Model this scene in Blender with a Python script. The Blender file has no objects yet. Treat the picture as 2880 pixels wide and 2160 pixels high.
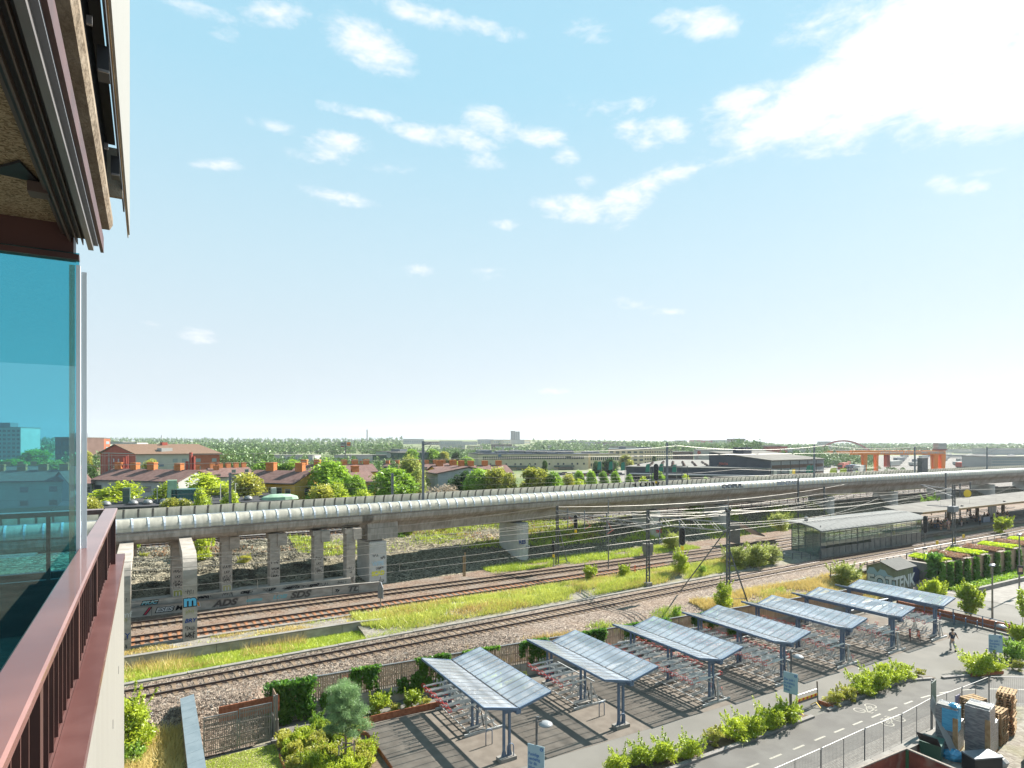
import bpy, math, random
import numpy as np
from mathutils import Vector, Matrix
R = math.radians
random.seed(7)
S = bpy.context.scene
COL = S.collection
# ------------------------------------------------------------------ camera
CAMZ, FPX, HOR, YAW = 17.0, 1720.0, 1248.0, 30.5
cam_d = bpy.data.cameras.new('camera'); cam = bpy.data.objects.new('camera', cam_d); COL.objects.link(cam)
cam_d.sensor_width = 36.0; cam_d.lens = 36.0 * FPX / 2880.0
cam_d.clip_start = 0.05; cam_d.clip_end = 20000
cam_d.shift_y = (HOR - 1080.0) / 2880.0
cam.location = (0, 0, CAMZ); cam.rotation_euler = (R(90), 0, R(-YAW))
S.camera = cam
# ------------------------------------------------------------------ light
SUN_EL, SUN_AZ = R(36.5), R(84.5)          # azimuth clockwise from +Y
sd = bpy.data.lights.new('sun', 'SUN'); sun = bpy.data.objects.new('sun', sd); COL.objects.link(sun)
sd.energy = 5.0; sd.angle = R(0.5); sd.color = (1.0, 0.95, 0.86)
sun.rotation_euler = (R(90) - SUN_EL, 0, math.pi - SUN_AZ)
S.view_settings.view_transform = 'Standard'; S.view_settings.look = 'None'
S.view_settings.exposure = 1.75; S.view_settings.gamma = 1.0
S.cycles.use_denoising = True
S.cycles.max_bounces = 8; S.cycles.transparent_max_bounces = 24
S.cycles.sample_clamp_indirect = 6.0
W = bpy.data.worlds.new('World'); S.world = W; W.use_nodes = True
def az_el(u, v):
    x = (u - 1440) / FPX; z = (HOR - v) / FPX
    a = R(YAW) + math.atan(x); n = math.hypot(1, x)
    d = Vector((math.sin(a) * n, math.cos(a) * n, z)); return d.normalized()
def build_world():
    nt = W.node_tree; N = nt.nodes; L = nt.links; N.clear()
    out = N.new('ShaderNodeOutputWorld'); bg = N.new('ShaderNodeBackground')
    sky = N.new('ShaderNodeTexSky'); sky.sky_type = 'NISHITA'; sky.sun_disc = False
    sky.sun_elevation = SUN_EL; sky.sun_rotation = SUN_AZ
    sky.altitude = 20; sky.air_density = 1.0; sky.dust_density = 1.6; sky.ozone_density = 1.6
    tc = N.new('ShaderNodeTexCoord')
    def math_(op, a, b=None, c=None, clamp=False):
        n = N.new('ShaderNodeMath'); n.operation = op; n.use_clamp = clamp
        for i, q in enumerate((a, b, c)):
            if q is None: continue
            if isinstance(q, (int, float)): n.inputs[i].default_value = q
            else: L.new(q, n.inputs[i])
        return n.outputs[0]
    sep = N.new('ShaderNodeSeparateXYZ'); L.new(tc.outputs['Generated'], sep.inputs[0])
    z = math_('MAXIMUM', sep.outputs['Z'], 0.0)
    # tint: the photograph's sky is a cyan blue high up and a pale milk blue at the horizon
    ramp = N.new('ShaderNodeValToRGB'); L.new(z, ramp.inputs[0])
    e = ramp.color_ramp.elements
    e[0].position = 0.0; e[0].color = (0.70, 0.76, 0.82, 1)
    e[1].position = 0.75; e[1].color = (0.36, 0.66, 0.84, 1)
    for p_, c_ in SKY_STOPS:
        q = ramp.color_ramp.elements.new(p_); q.color = (*c_, 1)
    mulsky = N.new('ShaderNodeMix'); mulsky.data_type = 'RGBA'; mulsky.inputs[0].default_value = SKY_MIX
    sc = N.new('ShaderNodeVectorMath'); sc.operation = 'SCALE'; L.new(ramp.outputs[0], sc.inputs[0]); sc.inputs['Scale'].default_value = SKY_GAIN
    L.new(sky.outputs[0], mulsky.inputs[6]); L.new(sc.outputs[0], mulsky.inputs[7])
    # clouds: noise broken blobs in given directions of the sky
    nz = N.new('ShaderNodeTexNoise'); nz.inputs['Scale'].default_value = 20; nz.inputs['Detail'].default_value = 10; nz.inputs['Roughness'].default_value = 0.66; nz.inputs['Distortion'].default_value = 0.3
    mp = N.new('ShaderNodeMapping'); mp.inputs['Scale'].default_value = (1, 1, 2.3); L.new(tc.outputs['Generated'], mp.inputs[0]); L.new(mp.outputs[0], nz.inputs[0])
    nz2 = N.new('ShaderNodeTexNoise'); nz2.inputs['Scale'].default_value = 60; nz2.inputs['Detail'].default_value = 5; L.new(mp.outputs[0], nz2.inputs[0])
    best = None
    nrm = N.new('ShaderNodeVectorMath'); nrm.operation = 'NORMALIZE'; L.new(tc.outputs['Generated'], nrm.inputs[0])
    for (u, v, ru, rv, tilt, a) in CLOUDS:
        d = az_el(u, v); rt = Vector((d.y, -d.x, 0)).normalized(); up = rt.cross(d)
        ct, st = math.cos(R(tilt)), math.sin(R(tilt))
        r2 = rt * ct + up * st; u2 = up * ct - rt * st
        sub = N.new('ShaderNodeVectorMath'); sub.operation = 'SUBTRACT'; L.new(nrm.outputs[0], sub.inputs[0]); sub.inputs[1].default_value = d
        def dt(vec, s):
            n = N.new('ShaderNodeVectorMath'); n.operation = 'DOT_PRODUCT'; L.new(sub.outputs[0], n.inputs[0]); n.inputs[1].default_value = vec / s
            return n.outputs['Value']
        k = 1 / (1720 * math.hypot(1, (u - 1440) / 1720.) * 1.12)
        a1 = dt(r2, ru * k); a2 = dt(u2, rv * k)
        q = math_('ADD', math_('MULTIPLY', a1, a1), math_('MULTIPLY', a2, a2))
        m = math_('MULTIPLY', math_('SUBTRACT', 1.0, q), a)
        m = math_('MAXIMUM', m, -1.5)
        best = m if best is None else math_('MAXIMUM', best, m)
    nn = math_('ADD', math_('MULTIPLY', math_('SUBTRACT', nz.outputs[0], 0.5), 3.6), math_('MULTIPLY', math_('SUBTRACT', nz2.outputs[0], 0.5), 0.9))
    f = math_('ADD', best, nn)
    mr = N.new('ShaderNodeMapRange'); mr.interpolation_type = 'SMOOTHSTEP'; L.new(f, mr.inputs[0])
    mr.inputs[1].default_value = -0.1; mr.inputs[2].default_value = 1.75; mr.inputs[3].default_value = 0; mr.inputs[4].default_value = 0.85
    cm = N.new('ShaderNodeMix'); cm.data_type = 'RGBA'; L.new(mr.outputs[0], cm.inputs[0])
    L.new(mulsky.outputs[2], cm.inputs[6]); cm.inputs[7].default_value = (7.4, 7.3, 7.4, 1)
    L.new(cm.outputs[2], bg.inputs[0]); bg.inputs[1].default_value = 0.0465
    L.new(bg.outputs[0], out.inputs[0])
SKY_MIX, SKY_GAIN = 0.95, 7.0
SKY_STOPS = [(0.10, (0.665, 0.755, 0.82)), (0.27, (0.56, 0.745, 0.84)), (0.5, (0.40, 0.695, 0.85))]
CLOUDS = [  # u, v, half width, half height, tilt, strength  (degrees up to the right)
 (1050, 130, 130, 60, -15, 1.3), (960, 70, 60, 40, 0, .8), (1190, 40, 150, 30, -8, 1.1), (1370, 80, 90, 22, -10, .8), (780, 45, 90, 35, 10, .8), (560, 28, 90, 22, 0, .8),
 (640, 100, 40, 20, 0, .5), (1980, 65, 130, 40, -12, 1.0), (1640, 90, 80, 25, -5, .5), (2100, 280, 130, 45, 5, 1.2), (2380, 250, 400, 110, 12, 2.1), (2620, 110, 460, 190, 20, 2.4), (2860, 230, 330, 150, 0, 2.3), (2250, 290, 260, 50, 0, 1.5),
 (2600, 345, 70, 35, -10, 1.0), (2330, 60, 150, 60, 10, .8),
 (940, 405, 110, 45, 10, 1.1), (900, 440, 100, 25, 0, .9), (1020, 318, 120, 20, -3, .9), (1270, 385, 190, 34, -5, 1.2), (1390, 355, 90, 50, -20, 1.1), (1520, 385, 90, 32, -5, 1.1), (1360, 450, 70, 30, 0, .7),
 (1590, 440, 40, 30, 0, .6), (1790, 375, 80, 40, -25, .9), (1880, 360, 75, 38, -15, 1.0), (1700, 305, 80, 20, 0, .5), (1800, 300, 50, 25, 10, .6),
 (1610, 585, 130, 42, -5, 1.2), (1760, 570, 90, 60, 30, 1.2), (1850, 505, 130, 35, 15, 1.0), (1650, 510, 30, 18, 0, .5), (625, 460, 75, 22, 5, .9), (560, 465, 30, 14, 0, .5),
 (965, 560, 90, 26, -3, 1.0), (870, 530, 50, 14, 0, .5), (2655, 520, 50, 35, -10, 1.0), (2740, 525, 40, 25, 0, .9), (2800, 480, 70, 14, -5, .6),
 (1420, 630, 40, 15, 0, .5), (1780, 855, 60, 22, -10, .7), (1880, 875, 60, 12, 0, .4), (550, 945, 70, 25, -5, .7), (1170, 760, 50, 18, 0, .5), (1370, 770, 50, 20, 0, .5), (1080, 470, 80, 18, 0, .6), (760, 355, 60, 16, 0, .4),
 (2700, 1195, 180, 14, -3, .5), (2850, 1200, 120, 22, 0, .6), (1550, 1100, 60, 12, 0, .4), (430, 910, 40, 14, 0, .4), (1590, 290, 40, 15, 0, .4)]
build_world()
# ------------------------------------------------------------------ where things stand (camera model used as a survey)
_a = R(YAW); FW = (math.sin(_a), math.cos(_a)); RT = (math.cos(_a), -math.sin(_a))
def G(u, v, z=0.0):
    d = FPX * (CAMZ - z) / (v - HOR); r = (u - 1440) / FPX * d
    return (d * FW[0] + r * RT[0], d * FW[1] + r * RT[1], z)
def D(u, d, z=0.0):
    r = (u - 1440) / FPX * d
    return (d * FW[0] + r * RT[0], d * FW[1] + r * RT[1], z)
def ZV(v, d): return CAMZ - (v - HOR) * d / FPX
def depth(x, y): return x * FW[0] + y * FW[1]
# ------------------------------------------------------------------ mesh helper
def link(o, parent=None):
    COL.objects.link(o)
    if parent is not None: o.parent = parent
    return o
class MB:
    def __init__(s): s.v = []; s.f = []
    def add(s, vs, fs):
        n = len(s.v); s.v += [tuple(p) for p in vs]; s.f += [tuple(i + n for i in f) for f in fs]; return s
    def box(s, x0, x1, y0, y1, z0, z1):
        return s.add([(x0,y0,z0),(x1,y0,z0),(x1,y1,z0),(x0,y1,z0),(x0,y0,z1),(x1,y0,z1),(x1,y1,z1),(x0,y1,z1)],
              [(0,3,2,1),(4,5,6,7),(0,1,5,4),(1,2,6,5),(2,3,7,6),(3,0,4,7)])
    def bar(s, p, q, w, h=None, up=(0,0,1)):
        h = w if h is None else h
        p = Vector(p); q = Vector(q); d = (q - p)
        if d.length < 1e-6: return s
        d.normalize(); upv = Vector(up)
        if abs(d.dot(upv)) > 0.98: upv = Vector((0, 1, 0)) if abs(d.y) < .9 else Vector((1, 0, 0))
        r = d.cross(upv).normalized() * (w / 2); u = r.cross(d).normalized() * (h / 2)
        vs = [p - r - u, p + r - u, p + r + u, p - r + u, q - r - u, q + r - u, q + r + u, q - r + u]
        return s.add(vs, [(0,1,2,3),(7,6,5,4),(0,4,5,1),(1,5,6,2),(2,6,7,3),(3,7,4,0)])
    def tube(s, pts, r, n=6, cap=True, taper=None):
        pts = [Vector(p) for p in pts]; m = len(pts); rings = []; n0 = len(s.v); prev = None
        for i, p in enumerate(pts):
            t = (pts[min(i+1, m-1)] - pts[max(i-1, 0)]).normalized()
            a = Vector((0, 0, 1)) if abs(t.z) < .9 else Vector((1, 0, 0))
            if prev is not None: a = prev
            x = (a - t * a.dot(t)).normalized(); prev = x; y = t.cross(x)
            rr = r if not isinstance(r, (list, tuple)) else r[i]
            for k in range(n):
                an = 2 * math.pi * k / n
                s.v.append(tuple(p + (x * math.cos(an) + y * math.sin(an)) * rr))
        for i in range(m - 1):
            for k in range(n):
                a0 = n0 + i*n + k; a1 = n0 + i*n + (k+1) % n
                s.f.append((a0, a1, a1 + n, a0 + n))
        if cap:
            s.f.append(tuple(n0 + k for k in range(n))[::-1]); s.f.append(tuple(n0 + (m-1)*n + k for k in range(n)))
        return s
    def prism(s, poly, z0, z1):
        n = len(poly); b = [(x, y, z0) for x, y in poly]; t = [(x, y, z1) for x, y in poly]
        return s.add(b + t, [tuple(range(n))[::-1], tuple(range(n, 2*n))] + [(i, (i+1) % n, (i+1) % n + n, i + n) for i in range(n)])
    def lathe(s, prof, n=12, c=(0,0,0), sx=1, sy=1):
        n0 = len(s.v)
        for r, z in prof:
            for k in range(n):
                a = 2*math.pi*k/n; s.v.append((c[0]+r*sx*math.cos(a), c[1]+r*sy*math.sin(a), c[2]+z))
        for i in range(len(prof)-1):
            for k in range(n):
                a0 = n0+i*n+k; a1 = n0+i*n+(k+1) % n; s.f.append((a0, a1, a1+n, a0+n))
        s.f.append(tuple(n0+k for k in range(n))[::-1]); s.f.append(tuple(n0+(len(prof)-1)*n+k for k in range(n)))
        return s
    def sweep(s, path, sec, closed=True, cap=True, z=None):
        """path: list of (x,y[,z]); sec: list of (offset to the left... positive = left of travel, height)"""
        n0 = len(s.v); m = len(path); k = len(sec)
        for i, p in enumerate(path):
            a = path[max(i-1, 0)]; b = path[min(i+1, m-1)]
            tx, ty = b[0]-a[0], b[1]-a[1]; l = math.hypot(tx, ty) or 1; nx, ny = -ty/l, tx/l
            pz = p[2] if len(p) > 2 else 0
            for o, h in sec: s.v.append((p[0]+nx*o, p[1]+ny*o, pz+h))
        kk = k if closed else k-1
        for i in range(m-1):
            for j in range(kk):
                a0 = n0+i*k+j; a1 = n0+i*k+(j+1) % k; s.f.append((a0, a0+k, a1+k, a1))
        if closed and cap:
            s.f.append(tuple(n0+j for j in range(k))); s.f.append(tuple(n0+(m-1)*k+j for j in range(k))[::-1])
        return s
    def xf(s, M, start=0):
        for i in range(start, len(s.v)): s.v[i] = tuple(M @ Vector(s.v[i]))
        return s
    def merge(s, o, M=None):
        vs = o.v if M is None else [tuple(M @ Vector(p)) for p in o.v]
        return s.add(vs, o.f)
    def mesh(s, name, mat, smooth=False):
        me = bpy.data.meshes.new(name); me.from_pydata(s.v, [], s.f); me.validate(verbose=False)
        if smooth: me.polygons.foreach_set('use_smooth', [True]*len(me.polygons))
        if mat is not None: me.materials.append(mat)
        me.update(); return me
    def build(s, name, mat, parent=None, loc=(0,0,0), rz=0, smooth=False, fix=False):
        o = bpy.data.objects.new(name, s.mesh(name, mat, smooth)); link(o, parent)
        o.location = loc; o.rotation_euler = (0, 0, rz)
        if fix: fixn(o.data)
        return o
def fixn(me):
    import bmesh
    b = bmesh.new(); b.from_mesh(me); bmesh.ops.recalc_face_normals(b, faces=b.faces); b.to_mesh(me); b.free()
def box_mb(*a): return MB().box(*a)
def tag(o, label=None, cat=None, group=None, kind=None):
    if label: o['label'] = label
    if cat: o['category'] = cat
    if group: o['group'] = group
    if kind: o['kind'] = kind
    return o
def thing(name, label, cat, loc=(0,0,0), rz=0, group=None):
    o = bpy.data.objects.new(name, None); link(o); o.location = loc; o.rotation_euler = (0, 0, rz); o.empty_display_size = .3
    return tag(o, label, cat, group)
def struct(o): o['kind'] = 'structure'; return o
KIDS = {}
def dup(o, loc=None, rz=None, parent=None, label=None, scale=None):
    c = o.copy(); link(c, parent)
    if loc is not None: c.location = loc
    if rz is not None: c.rotation_euler = (0, 0, rz)
    if scale is not None: c.scale = scale if isinstance(scale, (tuple, list)) else (scale,)*3
    if label: c['label'] = label
    for ch in list(o.children): dup(ch, parent=c)
    return c
def spl(pts, n=8):
    out = []; P = [Vector(p) for p in pts]; m = len(P)
    for i in range(m-1):
        p0 = P[max(i-1,0)]; p1 = P[i]; p2 = P[i+1]; p3 = P[min(i+2,m-1)]
        for k in range(n):
            t = k/n
            out.append(tuple(0.5*((2*p1)+(p2-p0)*t+(2*p0-5*p1+4*p2-p3)*t*t+(3*p1-p0-3*p2+p3)*t**3)))
    out.append(tuple(P[-1])); return out
def interp(x, xs, ys): return float(np.interp(x, xs, ys))
# ------------------------------------------------------------------ materials
def mat(name, c1, c2=None, scale=1.0, rough=.7, metal=0.0, bump=0.0, bscale=None, detail=4, spec=.4, kind='noise', c3=None, coat=0, pos=(.4,.6), stretch=None, c3pos=.8, contrast2=None):
    m = bpy.data.materials.new(name); m.use_nodes = True; nt = m.node_tree; N = nt.nodes; L = nt.links
    spec = .12 if rough >= .8 and spec == .4 else spec
    b = N['Principled BSDF']; b.inputs['Roughness'].default_value = rough; b.inputs['Metallic'].default_value = metal
    b.inputs['Specular IOR Level'].default_value = spec; b.inputs['Coat Weight'].default_value = coat
    b.inputs['Base Color'].default_value = (*c1, 1)
    if c2 is None and not bump: return m
    tc = N.new('ShaderNodeTexCoord'); src = tc.outputs['Object']
    if stretch:
        mp = N.new('ShaderNodeMapping'); mp.inputs['Scale'].default_value = stretch; L.new(src, mp.inputs[0]); src = mp.outputs[0]
    def tex(sc, k):
        if k == 'voronoi':
            t = N.new('ShaderNodeTexVoronoi'); t.inputs['Scale'].default_value = sc; L.new(src, t.inputs['Vector'])
            sepc = N.new('ShaderNodeSeparateColor'); L.new(t.outputs['Color'], sepc.inputs[0]); return sepc.outputs[0], t.outputs['Distance']
        t = N.new('ShaderNodeTexNoise'); t.inputs['Scale'].default_value = sc; t.inputs['Detail'].default_value = detail; L.new(src, t.inputs['Vector'])
        return t.outputs[0], t.outputs[0]
    col, dist = tex(scale, kind)
    if c2 is not None:
        r = N.new('ShaderNodeValToRGB'); L.new(col, r.inputs[0]); e = r.color_ramp.elements
        if kind == 'voronoi' and pos == (.4, .6): pos = (.1, .9)
        e[0].position = pos[0]; e[0].color = (*c1, 1); e[1].position = pos[1]; e[1].color = (*c2, 1)
        if c3: q = e.new(c3pos); q.color = (*c3, 1)
        outc = r.outputs[0]
        if contrast2:   # a second large scale variation: (scale, colour, lo, hi)
            t = N.new('ShaderNodeTexNoise'); t.inputs['Scale'].default_value = contrast2[0]; t.inputs['Detail'].default_value = 5; L.new(tc.outputs['Object'], t.inputs['Vector'])
            mr = N.new('ShaderNodeMapRange'); L.new(t.outputs[0], mr.inputs[0]); mr.inputs[1].default_value = contrast2[2]; mr.inputs[2].default_value = contrast2[3]
            mr.inputs[4].default_value = contrast2[4] if len(contrast2) > 4 else 1.0
            mx = N.new('ShaderNodeMix'); mx.data_type = 'RGBA'; L.new(mr.outputs[0], mx.inputs[0]); L.new(outc, mx.inputs[6]); mx.inputs[7].default_value = (*contrast2[1], 1)
            outc = mx.outputs[2]
        L.new(outc, b.inputs['Base Color'])
    if bump:
        bs = bscale or scale
        h = dist
        if bs != scale or kind == 'voronoi':
            h = tex(bs, kind)[1]
        bp = N.new('ShaderNodeBump'); bp.inputs['Strength'].default_value = bump; bp.inputs['Distance'].default_value = .05; L.new(h, bp.inputs['Height'])
        if kind == 'voronoi': bp.invert = True
        L.new(bp.outputs[0], b.inputs['Normal'])
    return m
def leafmat(name, c1, c2, scale=.6, trans=.52):
    """foliage: natural leaf colours that vary by clump, a little light passing through"""
    m = bpy.data.materials.new(name); m.use_nodes = True; nt = m.node_tree; N = nt.nodes; L = nt.links; N.clear()
    out = N.new('ShaderNodeOutputMaterial'); geo = N.new('ShaderNodeNewGeometry'); oi = N.new('ShaderNodeObjectInfo')
    t = N.new('ShaderNodeTexNoise'); t.inputs['Scale'].default_value = scale; t.inputs['Detail'].default_value = 6; L.new(geo.outputs['Position'], t.inputs['Vector'])
    ad = N.new('ShaderNodeMath'); ad.operation = 'MULTIPLY_ADD'; L.new(oi.outputs['Random'], ad.inputs[0]); ad.inputs[1].default_value = .22; L.new(t.outputs[0], ad.inputs[2])
    a2 = N.new('ShaderNodeMath'); a2.operation = 'MULTIPLY_ADD'; L.new(geo.outputs['Random Per Island'], a2.inputs[0]); a2.inputs[1].default_value = .3; L.new(ad.outputs[0], a2.inputs[2])
    r = N.new('ShaderNodeValToRGB'); L.new(a2.outputs[0], r.inputs[0]); e = r.color_ramp.elements
    e[0].position = .38; e[0].color = (*c1, 1); e[1].position = .98; e[1].color = (*c2, 1)
    d = N.new('ShaderNodeBsdfDiffuse'); L.new(r.outputs[0], d.inputs[0])
    tr = N.new('ShaderNodeBsdfTranslucent'); L.new(r.outputs[0], tr.inputs[0])
    mx = N.new('ShaderNodeMixShader'); mx.inputs[0].default_value = trans; L.new(d.outputs[0], mx.inputs[1]); L.new(tr.outputs[0], mx.inputs[2])
    gl = N.new('ShaderNodeBsdfGlossy'); gl.inputs[0].default_value = (.8,.85,.8,1); gl.inputs['Roughness'].default_value = .45
    m2 = N.new('ShaderNodeMixShader'); m2.inputs[0].default_value = .04; L.new(mx.outputs[0], m2.inputs[1]); L.new(gl.outputs[0], m2.inputs[2])
    L.new(m2.outputs[0], out.inputs[0]); return m
def glassmat(name, tint, body, bodyf=.2, gloss=.2, rough=.05, glossc=(1,1,1)):
    """thin pane: clear part tinted, a milky/dirty part whose colour also paints in reflections, and the gloss"""
    m = bpy.data.materials.new(name); m.use_nodes = True; nt = m.node_tree; N = nt.nodes; L = nt.links; N.clear()
    out = N.new('ShaderNodeOutputMaterial'); tr = N.new('ShaderNodeBsdfTransparent'); tr.inputs[0].default_value = (*tint, 1)
    d = N.new('ShaderNodeBsdfDiffuse'); d.inputs[0].default_value = (*body, 1)
    tx = N.new('ShaderNodeTexNoise'); tx.inputs['Scale'].default_value = 2.2; tx.inputs['Detail'].default_value = 6
    mr = N.new('ShaderNodeMapRange'); L.new(tx.outputs[0], mr.inputs[0]); mr.inputs[1].default_value = .3; mr.inputs[2].default_value = .7
    mr.inputs[3].default_value = bodyf*.6; mr.inputs[4].default_value = min(1, bodyf*1.4)
    m1 = N.new('ShaderNodeMixShader'); L.new(mr.outputs[0], m1.inputs[0]); L.new(tr.outputs[0], m1.inputs[1]); L.new(d.outputs[0], m1.inputs[2])
    g = N.new('ShaderNodeBsdfGlossy'); g.inputs['Roughness'].default_value = rough; g.inputs[0].default_value = (*glossc, 1)
    lw = N.new('ShaderNodeLayerWeight'); lw.inputs[0].default_value = .5; pw = N.new('ShaderNodeMath'); pw.operation = 'POWER'; L.new(lw.outputs['Facing'], pw.inputs[0]); pw.inputs[1].default_value = 4.0
    mm = N.new('ShaderNodeMath'); mm.operation = 'MULTIPLY_ADD'; mm.use_clamp = True; L.new(pw.outputs[0], mm.inputs[0]); mm.inputs[1].default_value = .7; mm.inputs[2].default_value = gloss
    m2 = N.new('ShaderNodeMixShader'); L.new(mm.outputs[0], m2.inputs[0]); L.new(m1.outputs[0], m2.inputs[1]); L.new(g.outputs[0], m2.inputs[2])
    L.new(m2.outputs[0], out.inputs[0]); return m
def text(name, body, size, m, parent=None, loc=(0,0,0), rot=(R(90),0,0), ext=.004, align='CENTER', bold=0, sx=1, spacing=1.0, shear=0):
    c = bpy.data.curves.new(name, 'FONT'); c.body = body; c.size = size; c.extrude = ext; c.align_x = align; c.align_y = 'CENTER'; c.offset = bold; c.space_line = 1.0; c.space_character = spacing; c.shear = shear
    c.resolution_u = 3
    o = bpy.data.objects.new(name, c); link(o, parent); o.location = loc; o.rotation_euler = rot; o.scale = (sx, 1, 1); c.materials.append(m)
    bpy.context.view_layer.update(); me = bpy.data.meshes.new_from_object(o); o2 = bpy.data.objects.new(name, me); link(o2, parent); o2.location = loc; o2.rotation_euler = rot; o2.scale = (sx, 1, 1)
    bpy.data.objects.remove(o); return o2
# ------------------------------------------------------------------ material library
MT = {}
MT['asphalt'] = mat('asphalt', (0.127,0.121,0.109), (0.148,0.140,0.126), .35, .85, bump=.10, bscale=60, contrast2=(.10, (0.102,0.095,0.085), .5, .8, .6))
MT['pavebrown'] = mat('bay_asphalt', (0.120,0.102,0.086), (0.148,0.127,0.107), 1.2, .9, bump=.12, bscale=60)
MT['road'] = mat('road_asphalt', (0.102,0.096,0.090), (0.124,0.118,0.110), .6, .85, bump=.12, bscale=70, contrast2=(.3, (0.088,0.083,0.078), .5, .8, .6))
MT['paint'] = mat('road_paint', (0.248,0.232,0.192), (0.186,0.177,0.149), 9, .7)
MT['kerb'] = mat('kerb_granite', (0.158,0.144,0.137), (0.216,0.202,0.191), 14, .8)
MT['ballast'] = mat('ballast', (0.067,0.050,0.043), (0.260,0.207,0.166), 9.0, .9, kind='voronoi', bump=.7, c3=(0.319,0.276,0.235), c3pos=.97, contrast2=(.35, (0.212,0.142,0.095), .42, .75, .45))
MT['ballast_grey'] = mat('ballast_grey', (0.062,0.058,0.056), (0.195,0.183,0.172), 9.0, .9, kind='voronoi', bump=.7, c3=(0.281,0.265,0.250), c3pos=.97, contrast2=(.3, (0.172,0.140,0.101), .5, .75, .5))
MT['ballast_rust'] = mat('ballast_rust', (0.087,0.052,0.036), (0.230,0.166,0.124), 9.0, .9, kind='voronoi', bump=.7, contrast2=(.5, (0.175,0.166,0.147), .4, .7, .6))
MT['rock'] = mat('embankment_rock', (0.044,0.039,0.028), (0.236,0.207,0.150), 6.5, .95, kind='voronoi', bump=.9, c3=(0.315,0.280,0.206), c3pos=.97, contrast2=(.2, (0.138,0.126,0.070), .48, .75, .4))
MT['drygrass'] = mat('dry_ground', (.16,.15,.07), (.24,.21,.12), 1.3, .95, bump=.6, bscale=12, contrast2=(.4, (.12,.15,.04), .45, .7, .8))
MT['gravel'] = mat('gravel_soil', (0.156,0.138,0.115), (0.230,0.212,0.184), 5, .95, kind='voronoi', bump=.5, contrast2=(.35, (0.175,0.166,0.092), .45, .7, .8))
MT['rail'] = mat('rail_steel', (0.052,0.036,0.032), (0.080,0.052,0.044), 3, .5, .3)
MT['railtop'] = mat('rail_head', (.25,.22,.21), None, rough=.35, metal=.8)
MT['sleeper'] = mat('sleeper_concrete', (0.188,0.146,0.105), (0.150,0.101,0.068), 4, .9)
MT['concrete'] = mat('concrete', (0.250,0.226,0.199), (0.338,0.305,0.269), 1.1, .85, bump=.15, bscale=20, contrast2=(.35, (0.175,0.151,0.123), .5, .75, .6), stretch=(1,1,2.5))
MT['conc_light'] = mat('concrete_light', (0.177,0.164,0.150), (0.218,0.205,0.188), 1.5, .85, bump=.1, bscale=20, contrast2=(.5, (0.123,0.112,0.099), .5, .75, .6))
MT['conc_dark'] = mat('viaduct_concrete', (0.260,0.245,0.221), (0.346,0.324,0.296), 1.6, .9, bump=.25, bscale=12, contrast2=(.45, (0.168,0.147,0.123), .48, .72, .7), stretch=(2.2,1,.6))
def sheetmat(name, c, ft, fc):
    m = mat(name, c, tuple(q*.78 for q in c), 1.3, .5, stretch=(1.5,1,.3)); nt = m.node_tree; N = nt.nodes; L = nt.links; b = N['Principled BSDF']; o = N['Material Output']
    b.inputs['Specular IOR Level'].default_value = .25
    t = N.new('ShaderNodeBsdfTranslucent'); L.new(b.inputs['Base Color'].links[0].from_socket, t.inputs[0]); m1 = N.new('ShaderNodeMixShader'); m1.inputs[0].default_value = ft; L.new(b.outputs[0], m1.inputs[1]); L.new(t.outputs[0], m1.inputs[2])
    k = N.new('ShaderNodeBsdfTransparent'); k.inputs[0].default_value = (.75,.8,.7,1); m2 = N.new('ShaderNodeMixShader'); m2.inputs[0].default_value = fc; L.new(m1.outputs[0], m2.inputs[1]); L.new(k.outputs[0], m2.inputs[2]); L.new(m2.outputs[0], o.inputs[0]); return m
MT['polyc'] = sheetmat('barrier_sheet', (.50,.485,.42), .35, .08)
MT['pierconc'] = mat('pier_concrete', (.40,.395,.375), (.46,.45,.43), 1.2, .85, bump=.1, bscale=20, contrast2=(.5, (.33,.32,.29), .5, .75, .6))
MT['sleeper_rust'] = mat('sleeper_rusty', (.22,.10,.05), (.30,.15,.08), 4, .9)
MT['tray'] = mat('tray_white', (0.588,0.588,0.574), (0.476,0.476,0.462), 4, .45)
MT['rackzinc'] = mat('rack_galvanised', (0.322,0.328,0.328), (0.414,0.420,0.414), 6, .5, .2)
MT['rib'] = mat('rib_steel', (.34,.40,.46), (.40,.46,.52), 3, .6, .1)
MT['ribdark'] = mat('rib_inner', (.12,.12,.11), None, rough=.6)
MT['zinc'] = mat('galvanised', (0.156,0.159,0.161), (0.198,0.200,0.203), 6, .42, .4)
MT['zincdark'] = mat('mast_steel', (0.080,0.085,0.090), (0.120,0.125,0.130), 3, .55, .4)
MT['mastgrey'] = mat('mast_grey', (0.130,0.145,0.165), (0.165,0.180,0.200), 2, .5, .3)
MT['bluesteel'] = mat('blue_grey_steel', (.085,.125,.19), (.105,.15,.22), 2, .42, .1)
MT['roofglass'] = glassmat('roof_glass', (.96,.97,.98), (.62,.66,.72), .33, .14, .15, (.92,.96,1))  # pale blue body is milky and also paints in reflected sky
MT['white'] = mat('white_paint', (0.260,0.260,0.254), None, rough=.5)
MT['red'] = mat('red_paint', (.55,.035,.03), None, rough=.4)
MT['yellow'] = mat('yellow_paint', (.75,.48,.02), None, rough=.5)
MT['black'] = mat('black_paint', (.015,.015,.017), None, rough=.45)
MT['corten'] = mat('corten_steel', (.24,.085,.045), (.34,.13,.07), 6, .85)
MT['wood'] = mat('larch_slats', (0.337,0.227,0.160), (0.431,0.305,0.216), 2.5, .8, stretch=(4,4,.5))
MT['woodgrey'] = mat('grey_wood', (0.178,0.155,0.135), (0.234,0.205,0.182), 3, .85, stretch=(4,4,.5))
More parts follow.
